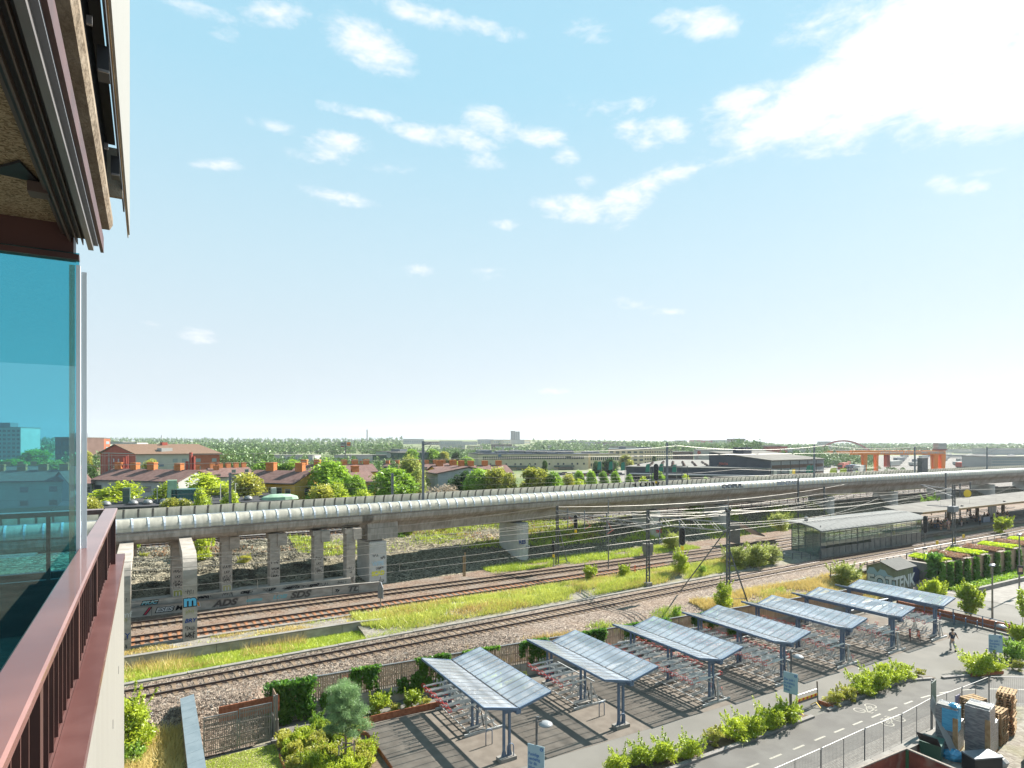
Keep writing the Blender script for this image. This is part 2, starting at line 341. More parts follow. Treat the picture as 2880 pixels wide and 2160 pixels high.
MT['lumber'] = mat('pallet_wood', (0.245,0.158,0.083), (0.317,0.223,0.122), 5, .8, contrast2=(1.5, (0.173,0.112,0.058), .5, .7, .6))
MT['soil'] = mat('soil', (.10,.075,.05), (.15,.11,.08), 4, .95)
MT['handrail'] = mat('brown_lacquer', (0.145,0.062,0.052), (0.184,0.084,0.070), 3, .30, .0, coat=.5, spec=.6)
MT['browncap'] = mat('brown_cap', (0.081,0.031,0.027), (0.104,0.045,0.040), 5, .45, coat=.2)
MT['brownbar'] = mat('brown_bars', (.05,.022,.02), (.075,.032,.028), 4, .45, .0)
MT['whiteclad'] = mat('white_cladding', (0.176,0.170,0.154), (0.196,0.189,0.173), 2.0, .5, stretch=(1,12,.4))
MT['dark'] = mat('dark_metal', (.018,.019,.022), None, rough=.5)
MT['alu'] = mat('aluminium', (0.165,0.154,0.154), (0.203,0.191,0.188), 8, .4, .5, stretch=(1,.2,1))
MT['aludark'] = mat('brown_profile', (0.084,0.060,0.051), None, rough=.5)
MT['slabconc'] = mat('slab_concrete', (0.165,0.130,0.095), (0.230,0.193,0.150), 5, .9, bump=.3, bscale=30, contrast2=(2.0, (0.110,0.085,0.065), .5, .7, .7))
def wood_wool():
    m = mat('wood_wool', (.15,.115,.065), (.40,.33,.22), 26, .9, bump=.5, bscale=45, detail=3, pos=(.42,.56), stretch=(1,1.4,1))
    for n in m.node_tree.nodes:
        if n.type == 'TEX_NOISE': n.inputs['Distortion'].default_value = 3.5
    return m
MT['woodwool'] = wood_wool()
MT['tealglass'] = glassmat('teal_glass', (.34,.76,.84), (.05,.22,.28), .08, .08, .0)
MT['clearedge'] = mat('glass_edge', (.62,.70,.76), None, rough=.15, spec=.8)
MT['stationglass'] = glassmat('station_glass', (.78,.90,.82), (.30,.42,.34), .30, .10, .03)  # green body is translucent tint plus a painted-in green reflection
MT['window'] = mat('window_glass', (.035,.05,.06), None, rough=.08, spec=.9)
MT['windowpale'] = mat('window_pale', (.20,.25,.27), None, rough=.15, spec=.8)
MT['rooftile'] = mat('roof_tiles', (.26,.135,.10), (.34,.185,.14), 1.2, .85, bump=.4, bscale=5, stretch=(1,1,1))
MT['brick_o'] = mat('orange_brick', (.52,.21,.08), (.60,.27,.11), 6, .9)
MT['brick_r'] = mat('red_brick', (.30,.075,.055), (.36,.10,.07), 4, .9)
MT['leafA'] = leafmat('leaf_mid_green', (0.078,0.180,0.018), (0.312,0.470,0.045), .35)
MT['leafB'] = leafmat('leaf_yellow_green', (0.158,0.243,0.015), (0.486,0.559,0.040), .5)
MT['leafC'] = leafmat('leaf_olive', (0.153,0.185,0.025), (0.461,0.448,0.069), .4)
MT['leafD'] = leafmat('leaf_dark', (0.018,0.056,0.015), (0.076,0.141,0.031), .5)
MT['leafE'] = leafmat('leaf_pine', (0.070,0.139,0.061), (0.266,0.410,0.166), .7)
MT['leafF'] = leafmat('leaf_brown', (0.182,0.141,0.101), (0.363,0.293,0.221), .5)
MT['leafG'] = leafmat('leaf_willow', (0.170,0.220,0.040), (0.413,0.450,0.111), .3)
MT['ivy'] = leafmat('ivy_leaf', (0.024,0.103,0.014), (0.144,0.293,0.024), .9)
MT['hedge_red'] = leafmat('red_hedge_leaf', (0.180,0.085,0.055), (0.360,0.225,0.143), .8)
MT['hedge_lime'] = leafmat('lime_hedge_leaf', (0.267,0.389,0.015), (0.583,0.670,0.040), .8)
MT['grassY'] = leafmat('meadow_blades', (0.284,0.347,0.044), (0.624,0.624,0.148), .45, .3)
MT['grassO'] = leafmat('dry_blades', (0.400,0.275,0.069), (0.635,0.511,0.200), .5, .3)
MT['grassG'] = leafmat('green_blades', (0.196,0.302,0.029), (0.497,0.562,0.077), .5, .3)
MT['weedred'] = leafmat('red_brown_weeds', (0.270,0.103,0.040), (0.468,0.234,0.095), .8, .2)
MT['farA'] = leafmat('forest_leaf', (0.050,0.109,0.033), (0.170,0.253,0.072), .012, .2)
MT['bark'] = mat('bark', (.13,.10,.075), (.2,.16,.12), 6, .95)
MT['skin'] = mat('skin', (.45,.26,.18), None, rough=.6)
MT['glassdome'] = mat('lamp_shade_white', (0.217,0.227,0.238), None, rough=.3)
MT['wire'] = mat('wire_alu', (0.147,0.140,0.126), None, rough=.45, metal=.4)
def sheet(name, xs, curves, mt, zf):
    """ground patch: for each x a row of y values (curves), z from zf(x,y)"""
    vs = []; fs = []; k = len(curves)
    for x in xs:
        for c in curves:
            y = c(x) if callable(c) else c
            vs.append((x, y, zf(x, y)))
    for i in range(len(xs)-1):
        for j in range(k-1):
            a = i*k+j; fs.append((a, a+k, a+k+1, a+1))
    m = MB().add(vs, fs); o = m.build(name, mt, fix=False)
    return struct(o)
# lines of the place
XT = [-40, -2, 15, 28, 42, 61, 75, 100, 135, 200, 400, 900]
YT = [41.6, 42.85, 43.75, 44.4, 45.3, 46.1, 46.7, 47.0, 47.3, 47.3, 45.0, 40.0]
yT1 = lambda x: interp(x, XT, YT)
yT2 = lambda x: interp(x, [-40, 0, 20, 50, 65, 90, 120, 170, 400, 900], [52.6, 53.1, 53.4, 53.9, 54.2, 55.6, 57.6, 59.0, 58, 55])
yT3 = lambda x: interp(x, [-40, 0, 20, 50, 65, 90, 120, 170, 400, 900], [57.1, 57.3, 57.5, 57.5, 57.6, 59.0, 61.2, 62.8, 62, 59])
yVN = lambda x: interp(x, [-60, -3, 4, 12, 20, 40, 66, 90, 120, 190, 300, 600], [57.0, 58.2, 59.1, 60.1, 61.1, 63.4, 65.4, 66.3, 67.0, 67.0, 64, 52])
yF = lambda x: interp(x, [6.3, 31.65, 48.2, 62], [39.4, 37.6, 36.4, 35.4])      # larch fence line
yU = lambda x: interp(x, [-40, 9, 16, 47, 68, 96, 150, 900], [80, 79.4, 79, 75.7, 74, 73, 74, 80])   # upper line, far rail
def seq(a, b, s):
    n = max(1, int(round((b-a)/s))); return [a+(b-a)*i/n for i in range(n+1)]
XN = seq(-60, 140, 2.0) + seq(146, 900, 25)[1:]
# ------------------------------------------------------------------ ground
def smooth(t): t = max(0., min(1., t)); return t*t*(3-2*t)
yS = lambda x: 36.9 if x < 5.6 else (yF(x)+.12 if x < 62 else interp(x, [62, 63, 78, 79, 900], [35.5, 36.2, 36.2, 41.5, 34]))
zS = lambda x: interp(x, [5, 6.5, 62, 64, 78, 79], [0.05, .95, .95, .35, .35, 2.0])
yW = lambda x: interp(x, [-60, 14.3, 17.5], [48.15, 48.75, 48.9])      # retaining wall by the near track
yE = lambda x: interp(x, [-60, 14, 18, 30, 40, 60, 90, 900], [62.2, 61.4, 61.0, 62.0, 63.6, 63.8, 66, 66])
zU = lambda x: 5.75
def zr(x, y):
    t1 = yT1(x); zl = 2.42
    if y < t1-2.2:
        s = (y-yS(x))/max(.1, (t1-2.2-yS(x))); return zS(x)+(1.93-zS(x))*smooth(min(1, s*1.25))
    if y <= t1+2.2: return 1.93
    if x < 14.2 and y < yW(x): return 1.90
    if x < 14.2: return zl
    return 1.93+(zl-1.93)*smooth((y-t1-2.2)/2.0)
XG = seq(-60, 140, 1.0) + seq(150, 900, 50)
sheet('base_ground', [-60, 900], [-200, 62], MT['gravel'], lambda x, y: -.06)
sheet('plaza', [-60, 2, 6.0, 6.3, 20, 30, 48, 62, 78], [-70, 0, lambda x: 36.9 if x < 6.1 else yF(max(x, 6.3))+.1], MT['asphalt'], lambda x, y: 0.0)
sheet('street_paving', [77.9, 100, 200, 900], [-200, 0, 36.2], MT['conc_light'], lambda x, y: 0.02)
sheet('near_ballast', XG, [yS]+[lambda x, k=k: yS(x)+(yT1(x)-2.2-yS(x))*k for k in (.15,.3,.45,.6,.8)]+[lambda x: yT1(x)-2.2, lambda x: yT1(x)+2.0], MT['ballast'], zr)
sheet('track_verge', seq(-60, 14.2, 1)+[14.21], [lambda x: yT1(x)+2.0, yW], MT['drygrass'], lambda x, y: 1.9 if y > yT1(x)+2.1 else 1.93)
sheet('meadow_ground', [-60]+seq(-50, 0, 5)+seq(1, 14, 1)+[14.19, 14.21]+seq(15, 70, 1)+seq(72, 140, 4)+seq(150, 900, 50), [lambda x: max(yT1(x)+2.0, yW(x) if x < 14.2 else 0)]+[lambda x, k=k: (lambda a, b: a+(b-a)*k)(max(yT1(x)+2.0, yW(x) if x < 14.2 else 0), yT2(x)-1.7) for k in (.25,.5,.75,1)], MT['gravel'], lambda x, y: 2.42 if x < 14.2 else zr(x, y))
sheet('far_ballast', XG, [lambda x: yT2(x)-1.7, yT2, yT3, yE], MT['ballast_rust'], lambda x, y: 2.42)
def ze(x, y):
    a, b = yE(x), yU(x)-2.6; s = (y-a)/(b-a); z0 = 3.7 if x < 15.5 else 2.42
    return z0+(zU(x)-z0)*s + (.18*math.sin(x*1.7+y*2.3)*math.sin(x*.6-y) if 0.02 < s < .98 else 0)
sheet('embankment', XG, [yE]+[lambda x, k=k: yE(x)+(yU(x)-2.6-yE(x))*k/12 for k in range(1, 13)], MT['rock'], ze)
sheet('upper_ballast', XN, [lambda x: yU(x)-2.6, yU, lambda x: yU(x)+8], MT['ballast_grey'], lambda x, y: zU(x))
ZC = 3.0
def zcity(x, y):
    d = depth(x, y)
    if y < yU(x)+8.2: return zU(x)
    if y < yU(x)+16: return zU(x)+(ZC-zU(x))*smooth((y-yU(x)-8)/8)
    if d < 700: return ZC
    u = 1440+FPX*(x*RT[0]+y*RT[1])/d
    k = interp(u, [-800, 200, 400, 1000, 1150, 1500, 1750, 1950, 2060, 2130, 2200, 2900, 3600], [26, 26, 24, 22, 30, 30, 26, 22, 18, 24, 8, 6, 6])
    return ZC+k*smooth((d-700)/1700)
def city_ground():
    vs = []; fs = []; us = seq(-500, 3300, 100); ds = [0, .03, .08, .2, .4, .7, 1]; rows = []
    for u in us:
        a = R(YAW)+math.atan((u-1440)/FPX); sx, sy = math.sin(a), math.cos(a); row = []
        # start radius: where the ray meets the back edge of the upper ballast
        r0 = 80.0
        for _ in range(60):
            x, y = sx*r0, sy*r0
            r0 += ((yU(x)+8)-y)/max(.2, sy)*.5
        for r_ in [r0, r0+4, r0+8, r0+12, r0+20, r0+60, r0+150, 300+r0, 600+r0, 900+r0, 1300+r0, 1700+r0, 2200+r0, 2800+r0, 3600+r0, 5500, 12000]:
            x, y = sx*r_, sy*r_; row.append(len(vs)); vs.append((x, y, zcity(x, y) if r_ < 12000 else 20))
        rows.append(row)
    for i in range(len(rows)-1):
        for j in range(len(rows[0])-1): fs.append((rows[i][j], rows[i][j+1], rows[i+1][j+1], rows[i+1][j]))
    struct(MB().add(vs, fs).build('city_ground', mat('city_ground', (.10,.13,.05), (.17,.18,.10), .02, .95)))
city_ground()
# ------------------------------------------------------------------ tracks
def ptsx(f, xs): return [(x, f(x)) for x in xs]
def resample(path, step):
    out = [path[0]]; acc = 0
    for a, b in zip(path, path[1:]):
        l = math.hypot(b[0]-a[0], b[1]-a[1])
        while acc+l >= step:
            t = (step-acc)/l; a = (a[0]+(b[0]-a[0])*t, a[1]+(b[1]-a[1])*t); out.append(a); l = math.hypot(b[0]-a[0], b[1]-a[1]); acc = 0
        acc += l
    return out
def track(label, f, x0, x1, z, zt=None, group='railway tracks', parts=100, sl=.60, rust=False):
    """z = level of the sleeper tops"""
    p = resample(ptsx(f, seq(x0, x1, .5 if x1 < 250 else 3)), .60)
    base = (p[0][0], p[0][1], z); t = thing('railway_track', label, 'railway track', base, 0, group)
    loc = [(a-base[0], b-base[1]) for a, b in p]
    for s in (-.752, .752):
        q = loc[::4]+[loc[-1]]
        sec = [(-.07,.0),(.07,.0),(.07,.02),(.014,.05),(.014,.11),(.037,.125),(.037,.165),(-.037,.165),(-.037,.125),(-.014,.11),(-.014,.05),(-.07,.02)]
        MB().sweep(q, [(s+o, h) for o, h in sec]).build('rail', MT['rail'], t)
        MB().sweep(q, [(s-.03,.166),(s-.03,.169),(s+.03,.169),(s+.03,.166)]).build('rail_head', MT['railtop'], t)
    me = MB().box(-.105, .105, -1.25, 1.25, -.12, 0).box(-.15,.15,-.92,-.6,0,.03).box(-.15,.15,.6,.92,0,.03).mesh('sleeper', MT['sleeper_rust' if rust else 'sleeper'])
    rest = MB(); n = 0
    for i in range(0, len(loc)-1):
        x, y = loc[i]; an = math.atan2(loc[i+1][1]-y, loc[i+1][0]-x)
        if n < parts:
            o = bpy.data.objects.new('sleeper', me); link(o, t); o.location = (x, y, 0); o.rotation_euler = (0, 0, an); n += 1
        else:
            rest.merge(MB().box(-.13,.13,-1.25,1.25,-.12,0), Matrix.Translation((x, y, 0)) @ Matrix.Rotation(an, 4, 'Z'))
    if rest.v: o = rest.build('sleeper', MT['sleeper'], t); o['kind'] = 'stuff'
    return t
track('nearest single railway track, brown rails on concrete sleepers, between larch fence and yellow meadow', yT1, -6, 170, 1.965)
track('middle railway track with rusty sleepers along the far side of the yellow meadow', yT2, -6, 170, 2.45, rust=True)
track('dark railway track closest to the graffiti wall under the viaduct', yT3, -6, 170, 2.45)
track('upper railway track on top of the embankment behind the viaduct, near one', lambda x: yU(x)-.75, -10, 190, zU(0)+.05, parts=0)
track('upper railway track on top of the embankment behind the viaduct, far one', lambda x: yU(x)+3.7, -10, 190, zU(0)+.05, parts=0)
track('short siding track beside the tall mast, behind the planted hedge bed', lambda x: yT1(x)-3.6, 96, 170, 1.99, parts=60)
# low concrete cable duct beside near track
def duct(f, x0, x1, z, label, step=2.0):
    p = resample(ptsx(f, seq(x0, x1, .5)), step); b = (p[0][0], p[0][1], z)
    m = MB(); q = [(a-b[0], c-b[1]) for a, c in p]
    for i, (a, c) in enumerate(zip(q, q[1:])):
        d = Vector((c[0]-a[0], c[1]-a[1])).normalized()*.02; dz = random.uniform(-.012, .012)
        m.bar((a[0]+d.x, a[1]+d.y, .04+dz), (c[0]-d.x, c[1]-d.y, .04+dz), .38, .14)
    o = m.build('cable_duct', MT['conc_light'], loc=b); tag(o, label, 'cable duct', 'cable ducts beside the tracks'); return o
duct(lambda x: yT1(x)+2.25, -6, 62, 1.93, 'pale concrete cable duct lids along meadow side of the nearest track')
duct(lambda x: yT1(x)-3.3-.02*max(0,x-40), 46, 64, 1.85, 'pale concrete cable duct lids along fence side of nearest track, right of the braced mast')
duct(lambda x: yT2(x)-1.75, -6, 17, 2.42, 'pale cable duct along the middle track by the viaduct legs')
# retaining wall near strip
def wall_run(name, label, pts, z0, z1, th, m, cap=None, cat='wall', group=None, seams=0):
    b = (pts[0][0], pts[0][1], z0); q = [(a-b[0], c-b[1]) for a, c in pts]; h = z1-z0
    t = thing(name, label, cat, b, 0, group)
    MB().sweep(q, [(-th/2,0),(th/2,0),(th/2,h),(-th/2,h)]).build('wall_body', m, t)
    if cap: MB().sweep(q, [(-th/2-.05,h+.002),(th/2+.05,h+.002),(th/2+.05,h+.08),(-th/2-.05,h+.08)]).build('coping', cap, t)
    if seams:
        s = MB()
        for a in resample(q, seams)[1:]:
            s.box(a[0]-.015, a[0]+.015, a[1]-th/2-.006, a[1]-th/2, .02, h-.02)
        s.build('joint', MT['dark'], t)
    return t
wall_run('retaining_wall', 'low grey retaining wall with thin coping beside the nearest track', ptsx(yW, [-20, -10, 0, 14.3])+[(16.2, 48.45)], 1.85, 2.62, .3, MT['concrete'], MT['conc_light'], seams=3)
gw = wall_run('graffiti_wall', 'low concrete wall covered in graffiti behind the dark track under viaduct', [(-20, 60.9), (-1.5, 60.4), (13.5, 59.7), (17, 59.5), (19.5, 59.1)], 2.4, 3.2, .25, MT['concrete'], MT['conc_light'], seams=2.5)
pl = wall_run('pier_plinth', 'long concrete plinth with tags that carries the square viaduct pillars', [(-20, 61.6), (-1.5, 61.3), (14, 60.9), (17, 60.8)], 2.4, 3.72, 1.3, MT['concrete'])
# ------------------------------------------------------------------ viaduct
XV = seq(-14, 60, 1.15)+seq(60, 300, 3)[1:]
def viaduct():
    x0 = -14.0; b = (x0, yVN(x0), 0)
    t = thing('railway_viaduct', 'long grey concrete railway viaduct with curved translucent noise barriers crossing the picture', 'viaduct', b)
    P = [(x-b[0], yVN(x)-b[1]) for x in XV]
    left = [p for p, x in zip(P, XV) if x <= 20]; right = [p for p, x in zip(P, XV) if x >= 17.9]
    WD = 6.7
    # offsets to the left of travel = away from the camera
    shell_n = [(-.02, 9.62), (.02, 9.74), (.12, 9.74), (.18, 9.62)]
    slabL = [(0.0, 9.72), (.0, 9.5), (.12, 9.15), (.45, 8.85), (1.2, 8.62), (5.5, 8.62), (6.25, 8.85), (6.6, 9.15), (6.7, 9.5), (6.7, 9.72), (6.4, 9.72), (6.4, 9.86), (.3, 9.86), (.3, 9.72)]
    slabR = [(0.0, 9.72), (.0, 9.5), (.12, 9.15), (.45, 8.85), (.95, 8.62), (1.25, 8.3), (1.6, 7.45), (1.9, 7.35), (4.8, 7.35), (5.1, 7.45), (5.45, 8.3), (5.75, 8.62), (6.25, 8.85), (6.6, 9.15), (6.7, 9.5), (6.7, 9.72), (6.4, 9.72), (6.4, 9.86), (.3, 9.86), (.3, 9.72)]
    MB().sweep(left, slabL).build('deck_slab', MT['conc_dark'], t, smooth=False)
    MB().sweep(right, slabR).build('box_girder', MT['conc_dark'], t, smooth=False)
    rb = MB()
    for s in (-.75, .75): rb.sweep(P[::3], [(3.35+s-.035, 9.95), (3.35+s+.035, 9.95), (3.35+s+.035, 10.1), (3.35+s-.035, 10.1)])
    rb.build('rail', MT['rail'], t)
    MB().sweep(P[::2], [(1.2, 9.87), (5.5, 9.87), (5.2, 9.97), (1.5, 9.97)]).build('ballast_bed', MT['ballast_grey'], t)
    near = [(.02, 9.75), (-.10, 9.93), (-.13, 10.15), (-.07, 10.4), (.07, 10.62), (.26, 10.77), (.50, 10.85)]
    far = [(6.62, 9.75), (6.68, 10.1), (6.66, 10.5), (6.56, 10.85), (6.36, 11.12)]
    pn = MB().sweep(P, near, closed=False); pn.build('near_noise_barrier', MT['polyc'], t, smooth=True)
    MB().sweep(P, far, closed=False).build('far_noise_barrier', MT['polyc'], t, smooth=True)
    MB().sweep(P, [(-.05, 9.70), (-.08, 9.80), (-.03, 9.82), (.02, 9.72)]).build('ledge_strip', MT['zinc'], t)
    MB().sweep(P, [(.49, 10.83), (.56, 10.83), (.56, 10.89), (.49, 10.89)]).build('top_strip', MT['rib'], t)
    # ribs: narrow curved straps outside the near barrier, darker ones inside the far one
    def rib(sec, w, out):
        m = MB(); pts = [(o, z) for o, z in sec]
        for i in range(len(pts)-1):
            for side in (0,): pass
        n0 = []
        for k, (o, z) in enumerate(pts):
            a = pts[max(k-1,0)]; c = pts[min(k+1, len(pts)-1)]; tx, tz = c[0]-a[0], c[1]-a[1]; l = math.hypot(tx, tz); nx, nz = -tz/l*out, tx/l*out
            m.v += [(-w/2, o, z), (w/2, o, z), (-w/2, o+nx*.045, z+nz*.045), (w/2, o+nx*.045, z+nz*.045)]
        for k in range(len(pts)-1):
            a = 4*k; c = a+4
            m.f += [(a+2, a+3, c+3, c+2), (a, a+2, c+2, c), (a+1, c+1, c+3, a+3)]
        m.f += [(0,1,3,2), (4*len(pts)-4, 4*len(pts)-2, 4*len(pts)-1, 4*len(pts)-3)]
        return m
    rn = rib(near, .14, 1); rf = rib(far, .17, 1)
    me = rn.mesh('rib', MT['rib']); rest = MB(); fr = MB(); n = 0
    q = resample(P, 1.15)
    for i in range(1, len(q)-1):
        an = math.atan2(q[i+1][1]-q[i-1][1], q[i+1][0]-q[i-1][0]); M = Matrix.Translation((q[i][0], q[i][1], 0)) @ Matrix.Rotation(an, 4, 'Z')
        if q[i][0]+x0 > -4 and n < 100:
            o = bpy.data.objects.new('rib', me); link(o, t); o.location = (q[i][0], q[i][1], 0); o.rotation_euler = (0, 0, an); n += 1
        else: rest.merge(rn, M)
        fr.merge(rf, M)
    o = rest.build('rib', MT['rib'], t); o['kind'] = 'stuff'
    o = fr.build('inner_rib', MT['ribdark'], t); o['kind'] = 'stuff'
    # joints in the girder faces
    j = MB()
    for a in resample(P, 3.45)[1:90]:
        M = Matrix.Translation((a[0], a[1], 0)); j.merge(MB().add([(-.02,-.006,9.55),(.02,-.006,9.55),(.02,.114,9.14),(-.02,.114,9.14)], [(0,1,2,3)]).add([(-.02,.114,9.14),(.02,.114,9.14),(.02,.44,8.84),(-.02,.44,8.84)], [(0,1,2,3)]), M)
    j.build('joint', MT['ribdark'], t)
    return t, b
VIA, VB = viaduct()
def solve_x(u, off=3.3):
    lo, hi = -30, 700
    for _ in range(60):
        m_ = (lo+hi)/2; y = yVN(m_)+off; d = depth(m_, y); uu = 1440+FPX*(m_*RT[0]+y*RT[1])/d
        if uu < u: lo = m_
        else: hi = m_
    return lo
def nslope(x): return math.atan2(yVN(x+1)-yVN(x-1), 2)
# square pillars under the left part, each with a corbel block
def pillar(x, y, z0, label, parent=None):
    t = thing('viaduct_pillar', label, 'pillar', (x, y, z0), nslope(x), 'square pillars on the plinth')
    MB().box(-.45,.45,-.45,.45,0,8.6-z0).build('shaft', MT['concrete'], t)
    MB().box(.2,1.05,-.62,.3,7.45-z0,8.55-z0).box(-.6,.2,-.46,.5,8.1-z0,8.6-z0).build('corbel', MT['concrete'], t)
    return t
for x, w_ in ((-2.2, 'leftmost square concrete pillar on the plinth, behind the first leg'), (1.9, 'square concrete pillar on the plinth just left of the leg tagged BRY'), (5.8, 'square concrete pillar on plinth with faded yellow letter tag, second right of BRY leg'), (9.9, 'square concrete pillar on plinth with scribbles and pale tag, mid plinth'), (13.9, 'square concrete pillar on plinth next to last, near end of plinth'), (17.0, 'narrow square concrete pillar right beside the massive joint pier')):
    pillar(x, 61.25-.02*x, 3.7 if x < 16 else 2.42, w_)
def portal(x, y, label):
    t = thing('viaduct_portal', label, 'viaduct leg', (x, y, 2.35), 0, 'bent portal legs over the tracks')
    yb = 60.8-y
    prof = [(-.5,0),(.45,0),(.45,4.6),(.62,4.95),(1.0,5.3),(yb,5.75),(yb,6.7),(1.0,6.45),(.35,6.25),(-.15,5.85),(-.42,5.3),(-.5,4.7)]
    n = len(prof); w = .47
    vs = [(-w, a, b) for a, b in prof]+[(w, a, b) for a, b in prof]
    m = MB().add(vs, [tuple(range(n)), tuple(range(n, 2*n))[::-1]]+[(i, i+n, (i+1) % n+n, (i+1) % n) for i in range(n)])
    m.build('bent_beam', MT['concrete'], t, fix=True); return t
PT1 = portal(-1.75, 51.4, 'bent concrete viaduct leg at the left edge beside the balcony, white and blue scrawl')
PT2 = portal(2.45, 51.6, 'bent concrete viaduct leg over the tracks with the blue letter BRY tag')
def pier(x, z0, label, kind='round', w=1.9, l=3.0, ztop=7.4, rz=None):
    y = yVN(x)+3.35; t = thing('viaduct_pier', label, 'pier', (x, y, z0), nslope(x) if rz is None else rz, 'wide viaduct piers')
    if kind == 'round':
        pts = [(w/2*math.cos(a), -l/2+w/2*math.sin(a)) for a in [math.pi+math.pi*i/8 for i in range(9)]]+[(w/2*math.cos(a), l/2+w/2*math.sin(a)) for a in [math.pi*i/8 for i in range(9)]]
        MB().prism(pts, 0, ztop-z0-.25).build('shaft', MT['pierconc'], t)
    else:
        MB().box(-w/2,w/2,-l/2,l/2,0,ztop-z0-.25).build('shaft', MT['concrete'], t)
    MB().box(-w*.35,w*.35,-l*.3,l*.3,ztop-z0-.25,ztop-z0+.02).build('bearing', MT['dark'], t)
    MB().add([(-w*.55,-l*.5,ztop-z0),(w*.55,-l*.5,ztop-z0),(w*.55,l*.5,ztop-z0),(-w*.55,l*.5,ztop-z0),(-w*.75,-l*.62,ztop-z0+.9),(w*.75,-l*.62,ztop-z0+.9),(w*.75,l*.62,ztop-z0+.9),(-w*.75,l*.62,ztop-z0+.9)],[(0,3,2,1),(4,5,6,7),(0,1,5,4),(1,2,6,5),(2,3,7,6),(3,0,4,7)]).build('pier_head', MT['conc_dark'], t)
    return t
pj = thing('viaduct_pier', 'massive square joint pier tagged WIPE and SCAD where the thin deck meets the girder', 'pier', (20.1, 62.4, 2.3), nslope(20), 'wide viaduct piers')
MB().box(-1.0,.9,-.9,2.2,0,4.55).build('shaft', MT['pierconc'], pj)
MB().box(-.6,.6,-.5,1.6,4.55,4.8).build('bearing', MT['dark'], pj)
MB().box(-1.1,2.3,-.7,2.6,4.8,6.5).build('pier_head', MT['conc_dark'], pj)
names = ['pale round nosed pier on the shaded slope with blue and white circle tags', 'round nosed pier with white and red graffiti by the signal gantry', 'round nosed pier behind left end of glass waiting hall', 'round nosed pier behind right end of glass waiting hall', 'round nosed pier behind the platform canopy, middle of the five right ones', 'round nosed pier second from the right edge of the photo', 'round nosed pier at right edge of the photo', 'farthest round nosed pier beyond the platform canopy']
for u, z0, nm in zip((1445, 1818, 2010, 2310, 2490, 2641, 2765, 2880), (2.3,)*8, [names[0], names[1], 'round nosed pier standing in shadow left of the solar panels', names[2], names[3], names[4], names[5], names[6]]):
    pier(solve_x(u), z0, nm)
# ------------------------------------------------------------------ foliage builders
RNG = np.random.default_rng(11)
def leaf_mesh(name, P, s, mt, up=.35, aspect=1.4, jitter=.4, rng=None, vertical=False):
    """one small bent leaf (2 triangles sharing an edge) at each point"""
    rng = rng or RNG; n = len(P); P = np.asarray(P, float)
    a = rng.normal(size=(n, 3)); a[:, 2] += up*2; a /= np.linalg.norm(a, axis=1)[:, None]
    b = rng.normal(size=(n, 3))
    if vertical: b[:, :2] *= .35; b[:, 2] = np.abs(b[:, 2])+.6
    b -= a*(a*b).sum(1)[:, None]; b /= np.linalg.norm(b, axis=1)[:, None]
    c = np.cross(a, b); sz = s*(1+jitter*rng.uniform(-1, 1, n))[:, None]
    v = np.empty((n, 4, 3)); v[:, 0] = P-b*sz*aspect; v[:, 1] = P+c*sz*.6+a*sz*.2; v[:, 2] = P+b*sz*aspect; v[:, 3] = P-c*sz*.6+a*sz*.2
    return quads_mesh(name, v.reshape(-1, 3), mt)
def quads_mesh(name, V, mt, k=4):
    n = len(V)//k; me = bpy.data.meshes.new(name)
    me.vertices.add(len(V)); me.vertices.foreach_set('co', np.asarray(V, np.float32).ravel())
    me.loops.add(n*k); me.loops.foreach_set('vertex_index', np.arange(n*k, dtype=np.int32))
    me.polygons.add(n); me.polygons.foreach_set('loop_start', np.arange(0, n*k, k, dtype=np.int32)); me.polygons.foreach_set('loop_total', np.full(n, k, dtype=np.int32))
    me.update(calc_edges=True); me.materials.append(mt); return me
def mobj(name, me, parent=None, loc=(0,0,0), rz=0):
    o = bpy.data.objects.new(name, me); link(o, parent); o.location = loc; o.rotation_euler = (0, 0, rz); return o
def blades_mesh(name, P, h, w, mt, lean=.35, rng=None):
    """grass blades: thin upright triangles"""
    rng = rng or RNG; P = np.asarray(P, float); n = len(P); a = rng.uniform(0, 2*np.pi, n); hh = h*rng.uniform(.5, 1.25, n)
    if not np.isscalar(w): w = w
    dx, dy = np.cos(a), np.sin(a); l = rng.normal(size=(n, 2))*lean*hh[:, None]; l[:, 0] += .15*hh
    v = np.empty((n, 3, 3)); v[:, 0] = P; v[:, 0, 0] -= dx*w/2; v[:, 0, 1] -= dy*w/2; v[:, 1] = P; v[:, 1, 0] += dx*w/2; v[:, 1, 1] += dy*w/2
    v[:, 2] = P; v[:, 2, 0] += l[:, 0]; v[:, 2, 1] += l[:, 1]; v[:, 2, 2] += hh
    return quads_mesh(name, v.reshape(-1, 3), mt, 3)
def lump_points(n, lumps, rng, shell=.55):
    """points through a set of ellipsoid lumps (cx,cy,cz,rx,ry,rz), denser towards the outside"""
    L_ = np.array(lumps, float); w = (L_[:, 3]*L_[:, 4]*L_[:, 5])**.67; idx = rng.choice(len(L_), n, p=w/w.sum())
    d = rng.normal(size=(n, 3)); d /= np.linalg.norm(d, axis=1)[:, None]; r = rng.uniform(shell, 1.0, n)**.6
    r *= 1+.20*rng.normal(size=n)
    return L_[idx, :3]+d*L_[idx, 3:6]*r[:, None]
